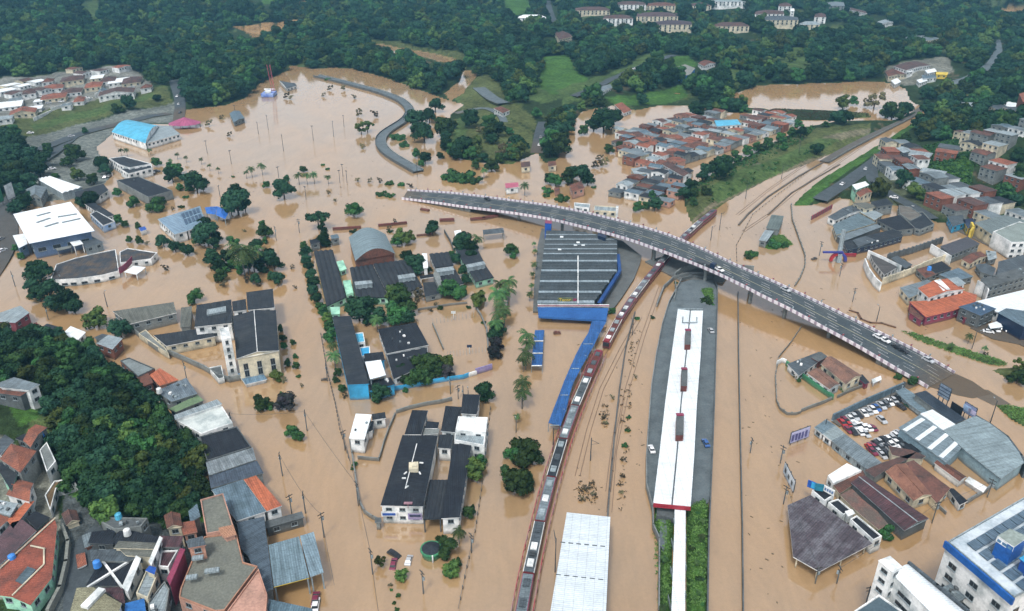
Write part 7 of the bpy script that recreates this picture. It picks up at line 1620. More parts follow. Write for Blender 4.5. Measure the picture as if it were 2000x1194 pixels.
B([(1232,330),(1262,326),(1268,338),(1240,343)], 5, 'beige roofed long house in the flooded quarter', 'house', name='house', roof=LGREY, wall=CREAM, rows=1, base=0)
B([(1395,236),(1440,234),(1448,244),(1400,248)], 5, 'light blue roofed community hall beside the lake', 'hall', name='hall', roof=CYANR, wall=WHITE, rows=1, base=0, m='the light blue hall')
B([(1200,205),(1215,200),(1234,216),(1218,222)], 5, 'orange tiled lone house with a white wall on the lake shore', 'house', name='house', roof=TERRA, wall=WHITE, rows=1, kind='hip', rise=2, m='the lone orange tiled house')
B([(1112,362),(1135,355),(1142,368),(1118,375)], 5, 'rust red roofed house standing alone in open water', 'house', name='house', roof=RUST, wall=PINK, rows=1, kind='hip', base=0, m='the lone rust red house')
B([(1082,368),(1092,366),(1094,372),(1084,375)], 3, 'tiny rust red roof beside the lone house in the water', 'shed', name='shed', roof=RUST, wall=PINK, base=0, win=False)
B([(986,359),(1012,357),(1013,366),(988,369)], 4, 'pink roofed pavilion in the water near the bridge start', 'pavilion', name='pavilion', roof=M('plain', (.50,.13,.20), .6), wall=WHITE, base=0, m='the pink pavilion')
B([(1017,318),(1035,316),(1036,326),(1018,328)], 4, 'small brown roofed gatehouse in the flooded avenue', 'house', name='house', roof=BROWN, wall=CREAM, base=0); B([(1070,316),(1085,315),(1087,324),(1071,326)], 4, 'small rust roofed hut opposite the brown gatehouse', 'hut', name='hut', roof=RUST, wall=CREAM, base=0)
B([(964,212),(978,208),(996,216),(982,222)], 6, 'white and rust roofed houses among trees beside the park', 'house', name='house', roof=RUST, wall=WHITE, kind='hip')
# hillside
HS = ['grey','dark grey','rust','pale grey','brown','charcoal','blue grey','terracotta']; HG = 'houses stepped up the green hillside'
mark(1760,320,'the bend of the hill road'); mark(1850,400,'the lower hillside terraces'); mark(1940,350,'the upper hillside'); mark(1880,250,'the top of the green hillside'); mark(1960,300,'the high hillside edge')
cluster([(1718,300),(1760,288),(1790,300),(1795,330),(1782,372),(1720,345)], 0, 10, ((1730,310),(1780,345)), HS, '', HG, zr=(4,8), gable=.2, size=(.8,1.02), skip=.05, winp=2, walls=[WHITE,CREAM,CONC,BRICK,CONC])
cluster([(1775,378),(1800,372),(1830,365),(1880,380),(1920,395),(1960,415),(2010,430),(2010,445),(1900,440),(1850,432),(1800,402)], 0, 11, ((1790,385),(1900,440)), HS, '', HG, zr=(4.5,8), gable=.25, size=(.75,.98), skip=.12, winp=2, walls=[WHITE,CREAM,CONC,BRICK,CONC])
cluster([(1790,330),(1850,322),(1860,345),(1850,372),(1800,370)], 0, 12, ((1790,345),(1850,352)), ['pale grey','grey','terracotta','dark grey'], '', HG, zr=(4,8), gable=.3, size=(.7,.98), skip=.15, winp=2, walls=[WHITE,CREAM,CONC,BRICK])
cluster([(1860,285),(1920,300),(1990,325),(2060,345),(2060,400),(1990,395),(1920,372),(1880,340),(1870,310)], 0, 12, ((1880,310),(2000,360)), HS, '', HG, zr=(4,8), gable=.25, size=(.65,.95), skip=.3, winp=2, walls=[WHITE,CREAM,CONC,BRICK])
cluster([(1880,216),(1960,215),(2040,222),(2040,275),(1990,262),(1960,275),(1890,250)], 0, 17, ((1880,235),(1990,250)), ['grey','pale grey','dark grey','white'], '', HG, zr=(4,9), gable=.1, size=(.6,.9), skip=.45, winp=2, walls=[WHITE,CREAM,CONC])
B([(1990,184),(2010,178),(2040,182),(2040,196),(1998,200)], 17, 'tall brick red apartment block at the frame edge on the hill', 'apartment block', roof=TERRA, wall=BRICK, rows=5, cap=16)
# farm and sheds at the railway
mark(1790,140,'the lakeside farmyard')
for k, (px, z, rf_, wl, lb) in enumerate((([(1745,130),(1790,120),(1818,128),(1770,138)],9,'brown',WHITE,'long brown roof at the back of the lakeside farmyard'),([(1728,140),(1760,133),(1772,146),(1735,150)],8,'rust',CREAM,'rust roof with pale strip in the lakeside farmyard'),([(1768,137),(1780,135),(1784,140),(1770,142)],8,'white',WHITE,'small white roof in the lakeside farmyard'),([(1806,138),(1825,134),(1830,140),(1812,144)],8,'white',WHITE,'white sheeted roof near the yellow machines'),([(1800,147),(1825,145),(1830,152),(1803,155)],7,'blue grey',WHITE,'blue grey roof near the yellow machines'),([(1828,141),(1852,142),(1850,147),(1828,146)],6,'orange',YELLOW,'yellow orange long shed at the end of the farmyard'),([(1740,158),(1752,153),(1760,160),(1748,166)],6,'white',WHITE,'white boat shed at the lake side'),([(1790,157),(1806,152),(1812,158),(1796,163)],6,'white',WHITE,'pale broken roof above the lake shore'))):
    B(px, z, lb, 'farm building', name='farm_building', roof=YELLOW if 'yellow orange' in lb else ROOFS[rf_], wall=wl, kind='gable' if k < 2 else 'flat', rows=1)
# institution at the top
mark(1290,45,'the long hospital wings'); mark(1510,35,'the white chapel'); mark(1180,20,'the upper hospital wings'); mark(1420,8,'the white top wing')
def inst(px, z, lb, **kw): return B(px, z, lb, 'hospital building', name='hospital_building', kind='hip', rise=3.5, rows=3, wsp=5.5, wsize=(1.8,2.2), cap=20, **kw)
def strip(x0, x1, y, h_, sl=0): return [(x0, y+h_), (x0+2, y), (x1, y+sl), (x1+2, y+h_+sl)]
for x0, x1, y, h_, z, rf_, wl, lb in ((1122,1190,16,5,13,BROWN,CREAM,'long brown roofed wing beside the wooded lane at the top'),(1198,1260,5,5,13,BROWN,WHITE,'white walled wing with a row of gables at the top'),(1262,1318,7,5,13,RUST,CREAM,'cream wing with rust roof behind the front hospital wings'),(1243,1323,26,7,14,M('tile',(.17,.10,.10),.9),CREAM,'middle cream hospital wing with long brown red roof'),(1276,1350,43,6,14,M('tile',(.13,.09,.10),.9),CREAM,'front cream hospital wing with long grey brown roof'),(1178,1235,32,5,12,BROWN,WHITE,'low wing hidden behind trees below the gabled row'),(1392,1462,47,5,13,BROWN,CREAM,'cream wing with twin gables standing apart among trees'),(1388,1455,0,4,13,LGREY,WHITE,'white wing with many windows at the top edge'),(1345,1388,8,4,12,BROWN,CREAM,'small brown roofed wing next to the white one'),(1474,1530,22,6,14,BROWN,WHITE,'white arcaded wing beside the chapel'),(1480,1558,34,6,14,DGREY,CREAM,'cream front wing below the chapel with dark roof'),(1590,1612,28,6,12,BROWN,WHITE,'small white gabled house beyond the chapel'),(1612,1648,5,7,14,GREY,CONC,'grey apartment slab at the wood edge'),(1520,1545,8,5,13,BROWN,WHITE,'brown roofed block behind the chapel'),(1010,1065,33,3,8,WROOF,WHITE,'long white flat shed in the woods near the lane'),(1560,1600,46,3,9,LGREY,CREAM,'pale low shed below the chapel')):
    inst(strip(x0, x1, y, h_), z*1.1, lb, roof=rf_, wall=wl)
rt = B([(1544,17),(1551,17),(1552,22),(1544,22)], 30, 'slim white chapel tower rising above the roofs', 'chapel tower', name='chapel_tower', roof=WHITE, wall=WHITE, rows=2)
B([(1082,62),(1105,58),(1118,72),(1092,78)], 12, 'brown roofed old mansion in the woods above the lawn', 'mansion', name='mansion', roof=BROWN, wall=CREAM, kind='hip', rise=3, rows=2, m='the old mansion')
B([(1308,136),(1338,126),(1358,134),(1348,146),(1335,150)], 11, 'wide grey roofed hall with a bright blue front', 'hall', name='hall', roof=M('plain', (.36,.33,.28), .8), wall=M('plain', (.02,.20,.58), .6), rows=0, m='the blue fronted hall')
B([(1363,124),(1388,116),(1398,124),(1375,130)], 8, 'rust roofed house with white walls behind the blue fronted hall', 'house', name='house', roof=RUST, wall=WHITE, kind='gable', rise=1.5)
B([(1165,176),(1192,165),(1196,172),(1172,183)], 6, 'small grey roofed lodge at the park lane', 'lodge', name='lodge', roof=GREY, wall=WHITE, kind='gable')
B([(1713,43),(1740,38),(1745,44),(1718,48)], 9, 'pale roofed farmhouse high in the far woods', 'house', name='house', roof=LGREY, wall=WHITE, kind='gable'); B([(1768,72),(1830,68),(1834,76),(1815,80),(1770,78)], 9, 'long low grey roofs in a clearing of the far woods', 'farm building', name='farm_building', roof=GREY, wall=CREAM)
B([(1660,15),(1690,22),(1694,27),(1662,20)], 9, 'brown roofed house at the wood edge beyond the chapel', 'house', name='house', roof=BROWN, wall=WHITE)
# barge-like debris, levee lines in the water
wallline([(1660,607),(1675,612),(1682,624),(1700,631),(1722,632),(1748,640)], .35, DRED, 'long brown line of floating debris curving beside the bridge', cat='debris', name='debris_line', t=.9, base=0)
wallline([(1545,400),(1547,430),(1556,455),(1565,480),(1572,500),(1572,520),(1562,545),(1552,560)], 1.0, CONC, 'curved low wall running down from the verge to the bridge', t=.35, base=0, posts=4)
wallline([(1395,420),(1345,455),(1322,475),(1312,490)], 1.6, CONC, 'dark wall line beside the upper train beyond the bridge', t=.4, base=0)
wallline([(1240,612),(1222,680),(1210,760),(1200,850),(1196,900),(1190,960),(1186,1020),(1182,1100),(1178,1194)], .9, DCONC, 'long low trackside wall fringed with weeds', t=.5, base=0); mark(1215, 720, 'the trackside wall')
wallline([(1640,302),(1600,322),(1560,345),(1500,385),(1462,418),(1443,440)], .5, DCONC, 'thin dark kerb of the drowned railway running down towards the bridge', t=1.0, base=0)
wallline([(1640,322),(1600,345),(1545,378),(1500,420)], .4, DCONC, 'second thin kerb of the drowned railway nearest the flooded road', t=.8, base=0)
# ------------------------------------------------------------------ single trees, palms and bushes
T_ = [
 # reservoir and shore
 (553,368,22,'dark'),(520,360,9,'green'),(560,347,9,'green'),(462,394,30,'dark'),(460,372,14,'dark'),(690,408,17,'green'),(592,329,9,'green'),(705,250,14,'loose'),(717,246,13,'loose'),(776,268,14,'bush'),(790,282,12,'bush'),(510,322,9,'palm'),(490,328,8,'palm'),(582,340,9,'palm'),(598,340,9,'palm'),(612,339,9,'palm'),(640,344,7,'palm'),(480,335,6,'palm'),
 (700,350,7,'loose'),(722,352,6,'loose'),(740,352,7,'loose'),(760,358,9,'bush'),(784,360,9,'bush'),(800,362,7,'loose'),(745,379,10,'bush'),(762,382,9,'bush'),(640,330,5,'bush'),
 (645,171,7,'loose'),(672,172,7,'loose'),(632,185,5,'loose'),(690,188,6,'loose'),(700,220,9,'loose'),(730,222,9,'loose'),(706,284,8,'loose'),(560,187,7,'loose'),(569,190,6,'loose'),(408,240,8,'loose'),(432,228,6,'loose'),(630,322,5,'bush'),
 (300,268,5,'green'),(345,300,5,'palm'),(362,306,5,'palm'),(332,312,5,'palm'),(392,310,5,'palm'),(408,322,5,'palm'),(425,328,5,'palm'),(448,262,6,'loose'),(455,345,4,'bush'),(235,292,6,'palm'),(246,292,6,'palm'),(292,292,5,'palm'),
 # left shore
 (382,356,23,'dark'),(362,350,14,'dark'),(335,340,17,'dark'),(345,330,12,'green'),(330,322,10,'green'),(305,316,11,'green'),(145,298,18,'green'),(130,315,12,'green'),(165,258,8,'dark'),(197,318,16,'dark'),(205,330,12,'dark'),(150,340,14,'olive'),(180,350,12,'green'),(228,375,11,'olive'),(258,392,13,'green'),(302,400,16,'green'),(316,394,10,'olive'),(370,370,8,'bush'),(175,388,18,'dark'),(160,395,13,'dark'),(45,395,17,'dark'),(30,405,15,'dark'),(60,385,14,'dark'),(108,345,9,'green'),(362,385,6,'bush'),(354,404,6,'bush'),(336,406,5,'loose'),(230,430,11,'dark'),(243,436,10,'dark'),(268,442,8,'green'),(40,500,9,'green'),(30,485,8,'green'),
 # left middle
 (318,470,14,'dark'),(341,481,12,'dark'),(365,488,13,'dark'),(403,456,27,'dark'),(398,435,14,'dark'),(415,475,14,'dark'),(330,455,8,'loose'),(517,450,15,'green'),(512,440,9,'green'),(252,468,8,'olive'),(272,470,9,'green'),(288,474,6,'loose'),(470,487,28,'palm'),(462,480,20,'palm'),(490,488,20,'palm'),(480,500,17,'palm'),(416,506,17,'dark'),(428,520,14,'dark'),(520,505,19,'dark'),(535,515,17,'dark'),(508,520,13,'dark'),(541,542,15,'dark'),(500,545,12,'dark'),(470,528,11,'dark'),(440,525,10,'green'),(430,538,14,'green'),(438,555,9,'loose'),(320,521,9,'loose'),(518,470,8,'olive'),(476,450,5,'loose'),(378,579,15,'green'),(385,566,8,'loose'),
 (76,532,24,'dark'),(66,522,16,'dark'),(96,566,24,'dark'),(75,572,20,'dark'),(125,588,24,'dark'),(104,592,20,'dark'),(143,598,17,'dark'),(62,556,15,'dark'),(188,620,22,'olive'),(233,641,21,'dark'),(250,645,10,'olive'),(182,545,13,'bush'),(196,542,10,'bush'),(160,547,9,'bush'),
 (450,405,17,'dark'),(478,402,15,'dark'),(388,465,15,'green'),(420,462,13,'dark'),(445,500,15,'dark'),(455,470,12,'green'),(500,478,14,'dark'),(528,495,12,'dark'),(485,515,14,'dark'),(455,515,12,'green'),(410,495,12,'dark'),(530,540,10,'green'),(395,360,13,'dark'),(350,365,10,'green'),(310,470,8,'dark'),(355,478,8,'green'),(425,545,10,'green'),(515,525,11,'green'),(480,545,9,'loose'),(500,555,8,'loose'),
 # church side planting
 (548,642,8,'olive'),(552,658,9,'olive'),(554,676,8,'olive'),(572,668,7,'green'),(577,694,7,'green'),(562,708,9,'green'),(578,714,9,'green'),(583,735,6,'bush'),(540,733,12,'olive'),(553,740,8,'loose'),(512,786,17,'green'),(526,795,9,'green'),(557,784,20,'plum'),(572,776,9,'loose'),(549,770,6,'green'),(588,752,5,'loose'),(570,843,14,'green'),(583,852,12,'green'),
 # column of street trees left of the school
 (592,478,11,'dark'),(597,492,12,'dark'),(596,507,12,'dark'),(602,522,12,'dark'),(608,537,13,'dark'),(612,552,13,'dark'),(610,567,12,'dark'),(618,582,12,'dark'),(624,595,11,'dark'),(632,607,12,'green'),(640,620,12,'olive'),(642,637,13,'green'),(645,655,14,'green'),(650,672,11,'palm'),(652,692,15,'palm'),(660,728,10,'green'),(656,740,9,'green'),(668,758,10,'green'),(672,770,8,'loose'),
 (620,424,22,'flat'),(630,458,16,'cone'),(632,470,12,'dark'),(845,449,14,'dark'),(845,440,12,'dark'),(784,463,18,'olive'),(775,470,12,'green'),(800,462,12,'olive'),(762,452,6,'bush'),(720,448,7,'bush'),
 # inside the schools
 (700,603,28,'dark'),(722,596,18,'dark'),(742,618,18,'dark'),(720,622,14,'dark'),(786,585,30,'green'),(770,575,22,'olive'),(815,575,13,'loose'),(776,612,24,'green'),(795,620,16,'dark'),(735,622,13,'palm'),(795,500,13,'dark'),(812,512,20,'dark'),(838,525,8,'dark'),(816,528,12,'dark'),(905,470,20,'dark'),(918,482,16,'dark'),(898,486,12,'dark'),(890,505,12,'dark'),(920,498,13,'dark'),(908,528,13,'dark'),(932,463,12,'palm'),(882,562,22,'green'),(900,572,15,'green'),(868,566,12,'green'),(910,546,12,'dark'),(882,495,9,'dark'),(930,470,7,'palm'),
 (935,586,18,'olive'),(940,578,12,'plum'),(972,640,17,'dark'),(966,655,14,'dark'),(970,672,16,'plum'),(965,690,14,'plum'),(975,610,17,'palm'),(978,592,14,'palm'),(970,570,19,'palm'),(994,548,18,'palm'),(975,552,13,'palm'),(985,605,15,'palm'),(968,628,15,'palm'),(983,572,14,'palm'),(992,565,15,'palm'),(1032,668,14,'palm'),(1022,700,13,'palm'),(1000,486,14,'green'),(945,630,6,'bush'),(852,592,6,'loose'),
 (828,712,30,'green'),(815,735,24,'green'),(850,725,20,'green'),(868,710,22,'olive'),(875,725,16,'plum'),(781,722,13,'dark'),(790,742,12,'dark'),(742,766,19,'dark'),(735,778,12,'dark'),(792,762,7,'green'),(943,763,22,'dark'),(948,775,14,'dark'),
 (1022,878,32,'green'),(1002,885,18,'green'),(1040,892,20,'green'),(1010,940,30,'green'),(1032,942,18,'green'),(995,925,18,'green'),(922,918,27,'olive'),(935,905,16,'green'),(877,1002,20,'dark'),(882,990,12,'dark'),(915,1000,14,'green'),(924,990,6,'green'),(896,1036,15,'palm'),(872,1066,24,'green'),(860,1058,14,'green'),(884,1110,17,'olive'),(896,1098,9,'olive'),(878,1122,11,'green'),(742,1098,14,'loose'),(785,1123,13,'olive'),(762,1142,6,'loose'),(778,1162,6,'olive'),(770,1178,5,'bush'),(775,1190,6,'bush'),(764,1152,4,'bush'),
 (693,905,7,'green'),(688,915,5,'bush'),(1010,812,7,'palm'),(1028,652,18,'palm'),(1027,688,17,'palm'),(1021,745,19,'palm'),(1020,765,17,'palm'),(1043,474,5,'palm'),(1045,488,6,'palm'),(1043,515,7,'palm'),(1040,533,6,'palm'),(1038,556,6,'palm'),(1035,572,8,'palm'),(1196,607,9,'dark'),
 (640,375,5,'loose'),(655,390,5,'loose'),(690,452,7,'bush'),(760,445,6,'loose'),(770,432,5,'loose'),(570,520,6,'loose'),(575,560,5,'loose'),(860,600,7,'green'),(840,605,6,'loose'),(915,600,6,'bush'),(1002,500,8,'green'),
 # upper middle
 (900,346,24,'bush'),(880,343,18,'bush'),(925,352,16,'bush'),(812,300,11,'dark'),(830,308,13,'dark'),(822,318,9,'green'),(860,303,9,'dark'),(930,322,11,'green'),(945,330,8,'palm'),(960,322,14,'green'),(975,310,12,'dark'),(1025,360,10,'palm'),(985,290,16,'loose'),(1085,350,14,'green'),(1110,345,16,'green'),(1135,340,22,'dark'),(1148,350,14,'dark'),(1120,335,14,'dark'),(1070,350,11,'green'),(1098,388,14,'bush'),(1070,372,11,'bush'),(1068,382,8,'bush'),(1160,366,5,'bush'),(1165,318,12,'loose'),(1180,316,11,'loose'),(1172,305,9,'loose'),
 (1180,235,26,'dark'),(1160,243,15,'dark'),(1200,228,17,'dark'),(1140,255,12,'green'),(1085,262,22,'dark'),(1092,282,26,'green'),(1075,290,18,'dark'),(1108,250,14,'dark'),(905,285,22,'dark'),(890,300,14,'dark'),(918,298,14,'green'),(955,240,17,'green'),(970,250,17,'dark'),(940,262,10,'loose'),(995,262,10,'green'),
 (812,232,20,'dark'),(828,258,22,'dark'),(850,205,16,'dark'),(838,225,16,'dark'),(815,252,14,'dark'),(640,155,6,'bush'),
 (1210,282,10,'green'),(1225,270,10,'green'),(1190,290,12,'green'),(1560,240,12,'dark'),(1648,200,16,'olive'),(1668,198,10,'olive'),(1710,195,18,'loose'),(1690,200,10,'loose'),(1745,215,20,'green'),(1730,218,12,'green'),(1768,212,16,'dark'),
 # green bank
 (1380,330,13,'dark'),(1400,322,14,'dark'),(1372,345,15,'dark'),(1350,362,14,'dark'),(1336,378,15,'dark'),(1355,380,12,'green'),(1418,314,12,'dark'),(1440,305,13,'green'),(1460,296,12,'dark'),(1478,288,11,'green'),(1500,280,12,'dark'),(1525,272,12,'green'),(1545,262,12,'dark'),(1597,288,13,'dark'),(1530,298,10,'green'),(1565,258,13,'dark'),(1410,345,10,'olive'),(1355,398,10,'green'),(1280,398,15,'dark'),(1262,402,11,'dark'),(1245,405,12,'dark'),(1272,385,12,'dark'),(1296,388,10,'dark'),(1512,475,15,'bush'),(1530,478,10,'bush'),(1467,495,12,'bush'),(1462,502,8,'bush'),
 (1380,582,16,'bush'),(1388,590,9,'bush'),(1765,510,6,'loose'),(1732,430,5,'dark'),(1762,1016,0,'olive'),
 (1730,1038,16,'green'),(1720,1030,12,'dark'),(1735,1050,10,'green'),(1755,735,9,'purple'),(1785,741,11,'purple'),(1780,745,9,'purple'),(1558,735,8,'loose'),(1560,742,6,'plum'),(1648,760,7,'olive'),(1895,655,8,'palm'),(1860,672,7,'palm'),(1925,678,7,'palm'),(1925,690,6,'loose'),(1990,735,18,'green'),(1992,715,16,'loose'),(1165,612,6,'loose'),(1245,622,6,'bush'),
 # hedge strips
 (1183,825,7,'loose'),(1195,775,6,'loose'),(1180,815,6,'loose'),(1225,840,7,'bush'),(1220,870,7,'bush'),(1218,895,7,'loose'),(1216,930,7,'loose'),(1215,960,7,'loose'),(1228,815,5,'bush'),(1240,735,5,'loose'),(1145,950,9,'loose'),(1160,965,8,'loose'),(1135,972,7,'loose'),(1275,620,5,'bush'),(1320,552,5,'bush'),
]
T_ = [t for t in T_ if t[2] > 0]
mark(640,640,'the street trees by the school'); mark(975,640,'the court side'); mark(900,300,'the drowned park'); mark(430,480,'the tree thicket'); mark(110,570,'the clump by the flooded street'); mark(1350,370,'the green bank'); mark(560,700,'the church side beds'); mark(720,355,'the line of drowned shrubs'); mark(600,340,'the palm row'); mark(1215,900,'the weedy wall'); mark(790,740,'the school front trees'); mark(1000,905,'the trees by the lower train')

# garden palms on the station strip
for k, (px, py) in enumerate(((1362,1002),(1371,1045),(1362,1095),(1366,1130),(1365,1155),(1295,1185),(1372,1180),(1298,1088),(1374,1015),(1350,1070))): tree(px, py, 8 if k % 2 else 6, 'palm' if k % 3 else 'bush', group='plants on the station strip')

# woods on the hill at the lower left, tree by tree
HP = [(-20,640),(30,655),(62,640),(110,655),(165,668),(215,715),(262,758),(300,790),(335,835),(378,862),(396,900),(392,955),(388,1008),(330,1016),(250,1002),(190,1000),(152,935),(120,905),(100,870),(118,840),(90,800),(98,760),(70,735),(-20,735)]
HPW = np.array(HP, float)
cand = []
rr_ = random.Random(5)
while len(cand) < 4000:
    x, y = rr_.uniform(-20, 400), rr_.uniform(638, 1008)
    cand.append((x, y))
ca = np.array(cand); m = pip(HPW, ca[:,0], ca[:,1]); sel = []
for (x, y), ok in zip(cand, m):
    if not ok: continue
    dmin = 17 + 11*(y-640)/370
    if all((x-a)**2+((y-b)*1.25)**2 > dmin**2 for a, b in sel): sel.append((x, y))
HILL = [(x, y, rr_.uniform(19, 28)*(.85+.38*(y-640)/370), rr_.choices(['dark','green','olive','flat'], [.55,.3,.08,.07])[0], 1) for x, y in sel]
EDGE = [(x, y, r_, 'dark', 2) for x, y, r_ in ((10,275,22),(40,285,20),(25,300,24),(60,305,20),(85,310,18),(10,325,24),(45,330,22),(75,330,17),(20,350,22),(55,352,18),(5,262,16),(95,300,12),(35,370,15))]
ALL = [t+(0,) for t in T_] + HILL + EDGE
TR = sorted([t for t in ALL if t[3] not in ('bush','palm')], key=lambda t: -t[2])
SMALL = TR[318:]                 # the smallest are told apart by nobody: they join the woods
print('hill', len(HILL), 'trees', len(TR), 'cut', SMALL[0] if SMALL else None)
for t in TR[:318] + [t for t in ALL if t[3] in ('bush','palm')]:
    x, y, r_, k, wh = t
    if wh == 1 and min(math.hypot(x-m[0], y-m[1]) for m in MARKS) > 62: tree(x, y, r_, k, label='leafy tree deep in the dense hill wood above the lower left streets', group='trees of the dense hill wood')
    else: tree(x, y, r_, k, group={1: 'trees of the dense hill wood', 2: 'trees of the roadside wood'}.get(wh))
print('trees', len(TREES))

# ------------------------------------------------------------------ distant woods (past counting): one object, crowns placed with geometry nodes
CLEAR = [p for p, c in COVER if c in (LAWN, PATHC, YARD, TAR, MUD, (.22,.215,.20))] + [p for p, c in COVER if c is LAWN2][:3] + LAKES
CLEARW = [pw(p) for p in CLEAR]
ROADPX = [[(340,158),(345,175),(352,195),(352,215),(348,240)], [(1070,2),(1074,22),(1082,40),(1084,62)], [(1062,240),(1056,258),(1052,280),(1048,300)], [(1120,190),(1160,172),(1210,150),(1250,132),(1290,118),(1322,108)], [(1838,170),(1880,158),(1915,143),(1940,120),(1950,98),(1946,78)], [(1600,396),(1640,366),(1680,338),(1715,312),(1745,290)], [(1745,288),(1712,310),(1698,332),(1702,352),(1730,378),(1775,402),(1820,432)], [(1800,215),(1700,266),(1600,318)], [(935,172),(948,182),(962,196),(985,205)],[(890,222),(920,215),(945,208),(975,222)], [(1230,110),(1290,112)]]
def woods():
    pts = []; rg = np.random.default_rng(3)
    y = 300.0
    while y < 2300:
        sp = 8.5 if y < 700 else 10.5 if y < 1100 else 13
        xs = np.arange(-y*.85-80, y*.85+80, sp); pts.append(np.stack([xs + rg.uniform(-.45,.45,len(xs))*sp, y + rg.uniform(-.45,.45,len(xs))*sp], 1)); y += sp
    P = np.concatenate(pts); X, Y = P[:,0], P[:,1]
    Z = terrain(X, Y); ok = Z > .15
    for C in CLEARW:
        for k in ((0, 11) if C[:,1].mean() < 700 else (0, 14, 30, 45) if C[:,1].mean() < 1000 else (0, 18, 36, 54, 72)): ok &= ~pip(C, X, Y+k)
    # buildings keep a clearing in front of them so that they show
    obs = []
    for o in bpy.data.objects:
        if o.parent is None and o.get('category') and not o.get('category') in ('tree','bush','palm tree','car') and o.location.y > 250:
            obs.append((o.location.x, o.location.y, 11 if o.location.y > 600 else 6.5))
    for k, (x, y_, r_) in enumerate(obs):
        c = 40 if y_ > 900 else 20 if y_ > 600 else 5
        ok &= ~(((X-x)/(r_*(2.6 if y_ > 900 else 1.2)))**2 + ((Y-(y_-c))/(r_+c))**2 < 1)
    for rp in ROADPX:
        Q = [G(*p) for p in rp]
        for a, b in zip(Q, Q[1:]):
            d = np.array([b.x-a.x, b.y-a.y]); L = d@d + 1e-6; t = np.clip(((X-a.x)*d[0]+(Y-a.y)*d[1])/L, 0, 1)
            ok &= np.hypot(X-a.x-t*d[0], (Y+3-a.y-t*d[1])) > 8.5
    for x, y_, r_ in TREES: ok &= np.hypot(X-x, Y-y_) > r_*.8
    # meadow and street land covers stay mostly open
    for poly, c in COVER:
        if c in (DRYG, LAWN2): ok &= ~(pip(pw(poly), X, Y) & (rg.random(len(X)) > (.12 if poly[0][0] in (868,1500,895,715,905,1085) else .10)))
    for nm, keep in (('bank', .26), ('verge', .03), ('slope2', .9), ('hill', 0), ('isleA', 0), ('isleB', .15), ('isleC', .2), ('isleD', 0), ('isleE', 0), ('gardenL', 0), ('gardenR', 0), ('strip1', .12), ('strip0', .85)):
        P_ = [q for q in LANDW if q[0] == nm][0][1]; ok &= ~(pip(P_, X, Y) & (rg.random(len(X)) > keep))
    X, Y, Z = X[ok], Y[ok], Z[ok]
    ex = []
    for t in SMALL:
        r_ = t[2]/ppm(t[1]); p = U(t[0], t[1], .8*r_); ex.append((p.x, p.y, max(0, TH(p.x, p.y)), r_, 6 if t[3] == 'loose' else 3))
    ex = np.array(ex).reshape(-1, 5)
    n = len(X); print('woods', n)
    dens_ = bumps(X*1.7, Y*1.9)
    r = rg.uniform(3.6, 8.6, n)*(1+.18*dens_); r = np.where(Y > 700, r*1.22, r)
    X = np.concatenate([X, ex[:,0]]); Y = np.concatenate([Y, ex[:,1]]); Z = np.concatenate([Z, ex[:,2]]); r = np.concatenate([r, ex[:,3]]); n = len(X)
    me = bpy.data.meshes.new('woodland'); me.vertices.add(n); me.vertices.foreach_set('co', np.stack([X, Y, Z-.2], 1).ravel().astype(np.float32))
    def att(nm, ty, v, key='value'): a = me.attributes.new(nm, ty, 'POINT'); a.data.foreach_set(key, v)
    sc = np.stack([r, r, r*rg.uniform(.8, 1.25, n)], 1).astype(np.float32)
    att('size', 'FLOAT_VECTOR', sc.ravel(), 'vector'); rot = np.zeros((n,3), np.float32); rot[:,2] = rg.uniform(0, 6.28, n); att('turn', 'FLOAT_VECTOR', rot.ravel(), 'vector')
    kinds = rg.choice(6, n, p=[.2,.2,.14,.17,.15,.14]).astype(np.int32); kinds[n-len(ex):] = ex[:,4]; att('sort', 'INT', kinds)
    o = bpy.data.objects.new('woodland', me); COL.objects.link(o); tag(o, 'dense dark green woods covering the far hills and lake shores', 'woods', kind='stuff')
    ng = bpy.data.node_groups.new('woodland', 'GeometryNodeTree'); ng.interface.new_socket('Geometry', in_out='INPUT', socket_type='NodeSocketGeometry'); ng.interface.new_socket('Geometry', in_out='OUTPUT', socket_type='NodeSocketGeometry')
    N, L = ng.nodes, ng.links; gi = N.new('NodeGroupInput'); go = N.new('NodeGroupOutput'); jn = N.new('GeometryNodeJoinGeometry')
    meshes = CROWNS['dark'][:2] + [CROWNS['dark'][2], CROWNS['green'][0], CROWNS['green'][1], CROWNS['olive'][0], CROWNS['loose'][0]]
    a_s = N.new('GeometryNodeInputNamedAttribute'); a_s.data_type = 'FLOAT_VECTOR'; a_s.inputs[0].default_value = 'size'
    a_t = N.new('GeometryNodeInputNamedAttribute'); a_t.data_type = 'FLOAT_VECTOR'; a_t.inputs[0].default_value = 'turn'
    a_k = N.new('GeometryNodeInputNamedAttribute'); a_k.data_type = 'INT'; a_k.inputs[0].default_value = 'sort'
    er = N.new('FunctionNodeEulerToRotation'); L.new(a_t.outputs['Attribute'], er.inputs[0])
